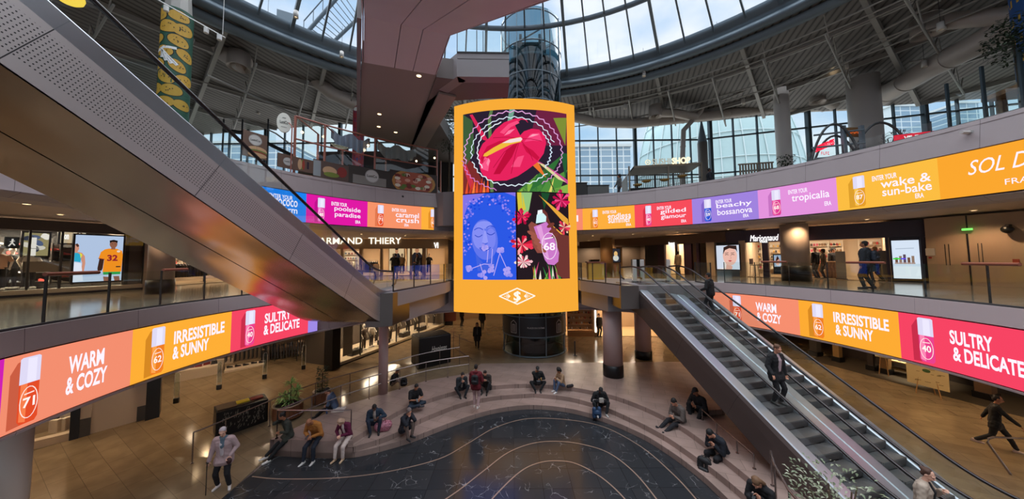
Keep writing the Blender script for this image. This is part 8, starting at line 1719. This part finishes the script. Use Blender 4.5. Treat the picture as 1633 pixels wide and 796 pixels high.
# denim jacket
b = person('person in blue denim jacket with a pale hood seated at the platform edge', gp(534, 652, 0), R_(-78), sit(.35, aL=(.10, -.72, -.26), aR=(-.08, -.76, -.26), wR=(-.06, -.34, .30), wL=(.1, -.3, .2), lean=.3, bend=.15, nod=.3), '#4f5f7a', '#121216', '#2a2a2e', 'l', '#15110f', 'bun', 1.68, hood=False, inner='#b8a39c', scarf='#b39c96')
phone(b, '_wr', lab='pale phone held by the person in a denim jacket', col='#b9a9a2', tilt=.9)
m = MB(); m.lathe((0, 0, 0), [(0, 0), (.035, 0), (.035, .15), (.015, .18), (.015, .21), (0, .21)], 12); o = obj('water_bottle', m, mat('#3a5a8a', .3)); o.location = gp(521, 660, 0); tag(o, 'small blue water bottle beside the person in denim', 'bottle')
m = MB(); m.box((0, 0, .04), (.5, .4, .07), .2, 0, .02); o = obj('folded_coat', m, mat('#d0c6be', .8)); o.location = gp(540, 655, 0); tag(o, 'pale folded garment under the person in denim', 'cloth')
# pink bag man
b = person('person in a dark teal jacket squatting on the upper step behind a pink bag', gp(598, 677, 0), R_(18), sit(.2, aL=(.16, -.34, -.115), aR=(-.12, -.36, -.115), wL=(.16, -.30, .38), wR=(-.02, -.36, .34), kpL=(.3, -.6, 1), kpR=(-.3, -.6, 1), lean=.3, bend=.15, nod=.3, yaw=.3), '#1f2f40', '#1c2434', '#1a1a1e', 'd', '#120d0c', 'short', 1.7, hood=False, inner='#a89c94', bulk=1.08)
def pinkm(t, b_):
    n = nn(t, 'ShaderNodeTexNoise'); n.inputs['Scale'].default_value = 14; t.links.new(objco(t), n.inputs['Vector']); t.links.new(ramp(t, n.outputs[0], [(.42, (.26, .07, .10)), (.55, (.5, .2, .26)), (.66, (.12, .05, .07))]), b_.inputs['Base Color'])
c = gp(611, 687, -.2); T = thing('pink_bag', 'large pink patterned duffel bag beside the person in a teal jacket', 'bag', c, .3); m = MB(); capsule(m, (-.15, 0, .19), (.15, 0, .2), .19, .18); capsule(m, (-.12, 0, .12), (.14, 0, .12), .15); fuse(m, 'bag_body', nodes_mat('pink_pattern_cloth', pinkm, .7), .016, T, 2, .006, 2); m = MB(); m.tube([(-.12, -.1, .34), (-.08, -.06, .5), (.06, -.06, .5), (.12, -.1, .34)], .014, 6); obj('handle', m, mat('#8a3a4a', .7), T)
# navy coat
b = person('grey haired person in long navy coat squatting on the middle step', gp(644, 687, -.2), R_(58), sit(.2, aL=(.10, -.34, -.115), aR=(-.12, -.38, -.115), wL=(.05, -.30, .62), wR=(-.05, -.34, .60), kpL=(.2, -.6, 1), kpR=(-.2, -.6, 1), lean=.3, bend=.1, nod=.1), '#11141f', '#6a5850', '#2a2a2c', 'l', '#6a5c58', 'bob', 1.68, coat=.5, bulk=1.15, hood=False)
# cross-legged
def cross(**k): d = dict(pelvis=(0, 0, .105), aL=(-.10, -.36, .08), aR=(.10, -.42, .08), kpL=(1, -.3, .1), kpR=(-1, -.3, .1), wL=(.06, -.36, .30), wR=(-.03, -.36, .30), lean=.2, bend=.15, nod=.35, fL=(-1, -.2, 0), fR=(1, -.2, 0), epL=(.8, .2, -.5), epR=(-.8, .2, -.5)); d.update(k); return d
b = person('dark haired man in black tee and jeans sitting cross-legged with a phone', gp(660, 645, 0), R_(38), cross(), '#111114', '#1c2836', '#3a3a3e', 'm', '#120e0c', 'short', 1.76, short=True, bulk=1.1)
phone(b, '_wr', lab='dark phone held by the cross-legged man in black', tilt=.9)
b = person('boy in black jacket sitting by the slim column with legs stretched out', gp(626, 614, 0), R_(82), sit(.0, aL=(.09, -.72, .085), aR=(-.06, -.66, .085), kpL=(.1, 0, 1), kpR=(-.1, 0, 1), wL=(.1, -.30, .32), wR=(-.02, -.34, .34), lean=.15, bend=.3, nod=.2, fL=(.1, -.6, .6), fR=(-.1, -.6, .6)), '#121216', '#8a7468', '#d4cfcc', 'm', '#120e0c', 'short', 1.5)
backpack(gp(644, 616, 0), R_(20), '#0f1013', 'black backpack standing beside the boy by the slim column', .95)
b = person('man in grey suit jacket eating on the top step beside the red hoodie', gp(735, 622, 0), R_(24), sit(.2, aL=(.08, -.42, -.115), aR=(-.12, -.36, -.115), kpL=(.5, -.6, .7), kpR=(-.6, -.6, .6), wL=(.04, -.28, .48), wR=(-.03, -.27, .44), lean=.25, bend=.2, nod=.2), '#22262a', '#16181e', '#1a1a1c', 'l', '#1a1210', 'short', 1.74, inner='#8a8580', bulk=1.08)
# red hoodie
b = person('person in red hooded jacket and pale pink trousers standing with back turned', gp(759, 651, -.2), R_(172), dict(pelvis=(0, 0, .93), aL=(.08, -.06, .085), aR=(-.09, .05, .085), wL=(.25, -.14, .9), wR=(-.22, -.2, 1.0), lean=.0, nod=.2, stand=1), '#5e0c18', '#a98a88', '#c9bdb6', 'm', '#1a1210', 'short', 1.76, hood=False, bulk=1.15, coat=.1)
c = pt(b, '_chest', 0, .20, -.32); backpack(c, R_(172)+pi, '#101114', 'black backpack worn by the person in the red hooded jacket', .95)
b = person('man in a brown jacket seated on the top step right of the red hoodie', gp(776, 617, 0), R_(-8), sit(.2, aL=(.10, -.40, -.115), aR=(-.14, -.36, -.115), kpL=(.4, -.6, .8), kpR=(-.5, -.6, .7), wL=(.03, -.3, .42), wR=(-.04, -.3, .40), lean=.28, bend=.15, nod=.35, yaw=-.3), '#2e2622', '#17181c', '#1a1a1c', 'l', '#241814', 'short', 1.72, bulk=1.1)
m = MB(); m.box((0, 0, .13), (.34, .16, .26), 0, 0, .04); T = thing('carrier_bag', 'dark bag at the feet of the man in the brown jacket', 'bag', gp(779, 622, -.2), .1); obj('bag_body', m, mat('#131417', .6), T); m = MB(); m.tube([(-.08, 0, .25), (-.05, 0, .36), (.05, 0, .36), (.08, 0, .25)], .008, 6); obj('handle', m, M_black, T)
b = person('person all in black with a cap drinking on the top step', gp(857, 613, 0), R_(0), sit(.2, aL=(.10, -.42, -.115), aR=(-.12, -.44, -.115), kpL=(.7, -.6, .6), kpR=(-.7, -.6, .6), wR=(-.05, -.18, .62), wL=(.1, -.26, .34), lean=.2, bend=.1, nod=.2), '#101013', '#101013', '#17171a', 'm', '#120e0c', 'short', 1.74, bulk=1.15, cap='#141416')
m = MB(); m.box((0, 0, 0), (.26, .12, .2), 0, 0, .04); o = obj('shoulder_bag', m, mat('#17171b', .5)); o.location = pt(b, '_chest', .03, -.26, -.28); tag(o, 'small black bag in the lap of the person with a cap', 'bag')
m = MB(); m.lathe((0, 0, 0), [(0, 0), (.03, 0), (.03, .14), (0, .16)], 10); o = obj('drink_bottle', m, mat('#b98a4a', .4)); o.location = pt(b, '_wl', .06, -.06, -.05); tag(o, 'amber drink bottle in the hand of the person in black', 'bottle')
b = person('curly haired woman in tan top and jeans seated on the top step', gp(897, 616, 0), R_(-58), sit(.2, aL=(.10, -.50, -.115), aR=(-.10, -.44, -.115), kpL=(.2, -.4, 1), kpR=(-.2, -.4, 1), wL=(.0, -.36, .42), wR=(-.08, -.38, .36), lean=.2, bend=.1, nod=.2), '#a08062', '#4a5872', '#d4cfcc', 'm', '#160f0d', 'curly', 1.68, female=True)
m = MB(); capsule(m, (-.12, 0, .07), (.12, 0, .08), .08); T = thing('dark_coat', 'dark coat lying behind the curly-haired woman', 'coat', gp(909, 618, 0), .3); fuse(m, 'cloth', mat('#18141a', .8), .014, T, 2, .006, 4)
b = person('hooded person in black sitting on the steps behind a blue shopping trolley', gp(955, 648, -.2), R_(2), sit(.2, aL=(.17, -.42, -.115), aR=(-.2, -.42, -.115), kpL=(.5, -.5, .8), kpR=(-.5, -.5, .8), wL=(.1, -.3, .32), wR=(-.1, -.3, .34), lean=.25, bend=.15, nod=.4), '#0f0f12', '#121215', '#a9a4a0', 'd', '#0f0d0d', 'short', 1.78, hood=False, bulk=1.18, cap='#141214')
T = thing('shopping_trolley', 'blue wheeled shopping bag in front of the hooded person', 'bag', gp(952, 671, -.6), R_(4)); m = MB(); capsule(m, (-.11, 0, .2), (-.11, 0, .5), .1, .09); capsule(m, (.11, 0, .2), (.11, 0, .5), .1, .09); capsule(m, (-.08, 0, .35), (.08, 0, .35), .12); fuse(m, 'bag_body', mat('#1f3a5a', .6), .014, T, 2, .004, 5)
for s in (-1, 1): m = MB(); m.cyl((s*.12-.02, .05, .05), (s*.12+.02, .05, .05), .05, None, 14); obj('wheel', m, M_black, T)
m = MB(); m.tube([(-.1, .1, .1), (-.1, .12, .85), (.1, .12, .85), (.1, .1, .1)], .012, 6); obj('handle', m, M_rail, T)
m = MB(); m.box((0, 0, .0), (.2, .1, .2), 0, 0, .02); o = obj('white_carton', m, mat('#a9a29a', .6)); o.location = pt(b, '_chest', .0, -.26, -.1); tag(o, 'small white box held by the hooded person in black', 'box')
b = person('person in grey hooded jacket sitting on the steps with legs stretched out', gp(1086, 678, -.2), R_(-72), sit(.0, aL=(.12, -.80, -.05), aR=(-.10, -.78, -.02), kpL=(.1, 0, 1), kpR=(-.1, 0, 1), wL=(.03, -.32, .34), wR=(-.03, -.32, .32), lean=.1, bend=.3, nod=.4, fL=(.3, -.7, .7), fR=(-.2, -.7, .7)), '#5c534e', '#15141a', '#1c1a1e', 'l', '#14100e', 'short', 1.97, hood=False, bulk=1.12, coat=.2)
b = person('person in black cap and black jacket sitting beside the low right railing', gp(1120, 660, 0), R_(-70), sit(.2, aL=(.15, -.42, -.115), aR=(-.1, -.42, -.115), kpL=(.4, -.5, .8), kpR=(-.4, -.5, .8), wL=(.1, -.36, .34), wR=(-.1, -.36, .36), lean=.3, bend=.1, nod=.1), '#0f0f12', '#121215', '#8a8684', 'm', '#120e0c', 'short', 1.99, cap='#101012', bulk=1.15)
backpack(gp(1101, 664, -.2), R_(-60), '#101114', 'dark backpack between the knees of the person in a black cap', .95)
m = MB(); m.box((0, 0, .22), (.9, .35, .05), .1, 0, .01); T = thing('low_bench', 'low stone seat edge under the person in a black cap', 'bench', gp(1140, 660, 0)); obj('seat', m, M_step, T); m = MB(); m.box((0, 0, .1), (.7, .25, .2), .1); obj('base', m, M_step, T)
b = person('person in black hood and dark blue jacket hunched over a phone', gp(1153, 728, -.2), R_(-72), sit(.4, aL=(.08, -.42, -.315), aR=(-.13, -.40, -.315), wL=(.04, -.36, .40), wR=(-.04, -.36, .38), lean=.4, bend=.3, nod=.25), '#10151f', '#121116', '#2a2426', 'l', '#0e0d0f', 'short', 1.97, hood=False, bulk=1.12)
phone(b, '_wr', lab='phone held by the hooded person on the right steps', tilt=.8)
backpack(gp(1124, 757, -.6), R_(-50), '#0e0f12', 'black rucksack on the marble before the hooded person on the right', 1.25)
b = person('long haired blond woman in dark jacket seated near the curving railing', gp(1222, 812, -.2), R_(-60), sit(.2, aL=(.1, -.44, -.115), aR=(-.1, -.4, -.115), wL=(.04, -.36, .42), wR=(-.04, -.38, .40), lean=.35, bend=.25, nod=.3), '#141418', '#17181c', '#2a2a2c', 'l', '#6a4c34', 'long', 1.90, hood=False)
phone(b, '_wr', lab='phone held by the long-haired woman at the bottom', tilt=.8)
b = person('woman in black with a ponytail striding to the right across the golden floor', gp(1590, 716, 0), R_(38), dict(pelvis=(0, 0, .88), aL=(.08, -.36, .085), aR=(-.08, .40, .16), kpL=(0, -1, .2), kpR=(0, -1, .2), wL=(.2, .22, .86), wR=(-.24, -.42, .96), lean=.1, stand=1, epL=(.3, 1, -.2), epR=(-.3, .6, -1), nod=.05), '#141214', '#121114', '#b9a8a2', 'm', '#130e0d', 'bun', 1.68, coat=.3, female=True)
# far walkers
b = person('person in black walking away deep in the hall, the farther of two', gp(769, 527, 0), R_(180), dict(STAND, aL=(.08, -.2, .085), aR=(-.08, .2, .12)), '#15130f', '#15130f', '#15130f', 'm', '#15110e', 'short', 1.74, vox=.02, coat=.15)
b = person('person in a long dark coat walking toward the plaza behind the black kiosk', gp(761, 556, 0), R_(8), dict(STAND, aL=(.08, -.2, .085), aR=(-.08, .2, .12)), '#1a1614', '#15130f', '#15130f', 'm', '#15110e', 'long', 1.7, vox=.02, coat=.6, inner='#4a4440', bulk=1.15)
b = person('distant person in dark clothes at the far end of the hall', gp(736, 520, 0), R_(60), dict(STAND), '#2a2420', '#1a1815', '#15130f', 'm', '#15110e', 'short', 1.7, vox=.022)
b = person('person in black standing in the shop doorway right of the lift', (rb.W(sr(955), -.1, 0)), R_(20), dict(STAND), '#15120f', '#15120f', '#15120f', 'm', '#15110e', 'short', 1.74, vox=.02, coat=.2)
# on the escalators
def onesc(px, lane, O=OR):    # head px -> position along the lane
    best = None
    for i in range(400):
        s = i*.025; P = Vector(O)+Vector((*dR, 0))*s+Vector((*pR, 0))*lane; z = O[2]-slR*s-.1
        d = P-CAMP; v = Vector((d.x, d.y, z+1.0-CZ)); x = PPX+F*v.dot(cr)/v.dot(fw)
        if best is None or abs(x-px) < best[0]: best = (abs(x-px), s, P, z)
    _, s, P, z = best; k = int(s/.4); return (P.x, P.y, O[2]-slR*(k*.4)-.01-slR*.2)
b = person('man in a white top and open black jacket riding the escalator down', onesc(1236, .98), R_(12), dict(pelvis=(0, 0, .92), aL=(.1, -.05, .085), aR=(-.1, .02, .085), wL=(.25, -.1, .86), wR=(-.33, -.18, .94), lean=.05, nod=.35, stand=1), '#101114', '#121114', '#4a4644', 'l', '#5a3c28', 'short', 1.76, coat=.28, inner='#b0989c', bulk=1.12, hood=False)
b = person('person in black hooded jacket at the top of the escalator, back turned', onesc(1133, 2.55), R_(215), dict(pelvis=(0, 0, .93), aL=(.1, -.08, .1), aR=(-.1, .08, .085), wL=(.22, -.28, 1.05), wR=(-.22, -.26, 1.05), lean=.08, stand=1), '#0d0d10', '#121218', '#1a1a1c', 'm', '#101010', 'short', 1.76, hood=False, bulk=1.15)
b = person('woman in a beige cardigan and black top on the escalator at the bottom edge', onesc(1470, .98), R_(30), dict(pelvis=(0, 0, .93), aL=(.1, 0, .085), aR=(-.1, 0, .085), wL=(.14, -.26, 1.36), wR=(-.26, -.12, .9), lean=.08, nod=.25, yaw=-.2, stand=1, epL=(.6, .2, -.8)), '#a89888', '#17161a', '#2a2a2c', 'p', '#4a2f22', 'bun', 1.66, inner='#121114', coat=.25, bulk=1.12, female=True, vox=.01)
# first gallery
def fp(fr, px, t): x = fr.s_of(px, 430, t)[0]; return fr.W(x, t, 0)
b = person('person in bulky dark grey puffer jacket, back turned, on the first gallery', gp(1384, 461, 5.1), R_(205), dict(STAND, aL=(.08, -.06, .085), aR=(-.08, .12, .1)), '#22262c', '#1c201c', '#1a1a1c', 'm', '#120e0c', 'short', 1.84, bulk=1.35, hood=False)
c = pt(b, '_chest', .0, .26, -.34); backpack(c, R_(205)+pi, '#1c2430', 'dark backpack worn by the person in the puffer jacket', 1.0)
b = person('blond woman in black with a blue tote bag entering the perfume shop', fp(f, 1397, -.7), R_(200), dict(STAND, aL=(.08, -.1, .085), aR=(-.08, .2, .12)), '#15141a', '#17161c', '#2a2a2c', 'l', '#8a5c34', 'bob', 1.7, bulk=1.15, coat=.2)
m = MB(); m.box((0, 0, 0), (.36, .12, .34), 0, 0, .03); o = obj('tote_bag', m, mat('#2a4a6a', .6)); o.location = pt(b, '_wl', .0, .05, -.2); tag(o, 'blue tote bag carried by the blond woman at the perfume shop', 'bag')
b = person('bald man in a dark jacket and jeans inside the perfume shop, back turned', fp(f, 1302, .9), R_(190), dict(STAND), '#17171b', '#2c303c', '#1a1a1c', 'l', '#2a1c16', None, 1.78, vox=.018)
b = person('woman in a brown jacket beside the bald man inside the perfume shop', fp(f, 1314, .7), R_(230), dict(STAND), '#33271f', '#17161a', '#1a1a1c', 'm', '#1a1210', 'bob', 1.68, vox=.018)
b = person('dark-haired sales person behind the till of the perfume shop', fp(f, 1331, 2.6), R_(-20), dict(STAND), '#17151a', '#17161a', '#1a1a1c', 'm', '#0f0c0b', 'curly', 1.74, vox=.018)
b = person('second sales person at the back of the perfume shop by the till', fp(f, 1326, 3.3), R_(40), dict(STAND), '#17151a', '#17161a', '#1a1a1c', 'm', '#0f0c0b', 'short', 1.66, vox=.018)
b = person('woman in a dark blazer and pale top standing before the menswear window', (k_.W(sk(665, -1.2), -1.2, 0)), R_(-30), dict(STAND, wL=(.1, -.25, 1.1), wR=(-.1, -.25, 1.1)), '#121116', '#121116', '#1a1a1c', 'm', '#120e0c', 'long', 1.72, inner='#b9c0cc', vox=.018)
b = person('person in a dark coat standing in the door of the menswear shop', (k_.W(sk(631, -.9), -.9, 0)), R_(200), dict(STAND), '#1a171a', '#17161a', '#1a1a1c', 'm', '#120e0c', 'short', 1.72, vox=.018, coat=.2)
b = person('person at the right hall door of the cosmetics shop in a beige coat', f6.W(s6(1091), -.8, 0), R_(190), dict(STAND), '#8a7358', '#2a2420', '#1a1a1c', 'm', '#120e0c', 'bob', 1.72, vox=.02, coat=.3)
b = person('person in black far down the hall behind the right landing', f8.W(f8.s_of(942, 430)[0]+.6, -5, 0), R_(120), dict(STAND, wR=(-.45, -.1, 1.2)), '#101012', '#101012', '#101012', 'm', '#0f0c0b', 'short', 1.8, vox=.022)
# second gallery
p = D(988, 300, 22.6); b = person('curly-haired person in a grey jacket walking left on the second gallery', (p.x, 22.6, 10.8), R_(-80), dict(STAND, aL=(.08, -.2, .085), aR=(-.08, .24, .12), wR=(-.24, -.25, .95)), '#5c5a58', '#1c1a1e', '#1a1a1c', 'm', '#0f0c0b', 'curly', 1.74, vox=.018)
p = D(1131, 280, 21.5); b = person('person in a dark jacket with a red collar beside the sushi counter', (p.x, 21.5, 10.8), R_(70), dict(STAND), '#141722', '#14151c', '#1a1a1c', 'd', '#0f0c0b', 'short', 1.82, vox=.018, scarf='#7a1f28', bulk=1.2, coat=.2)
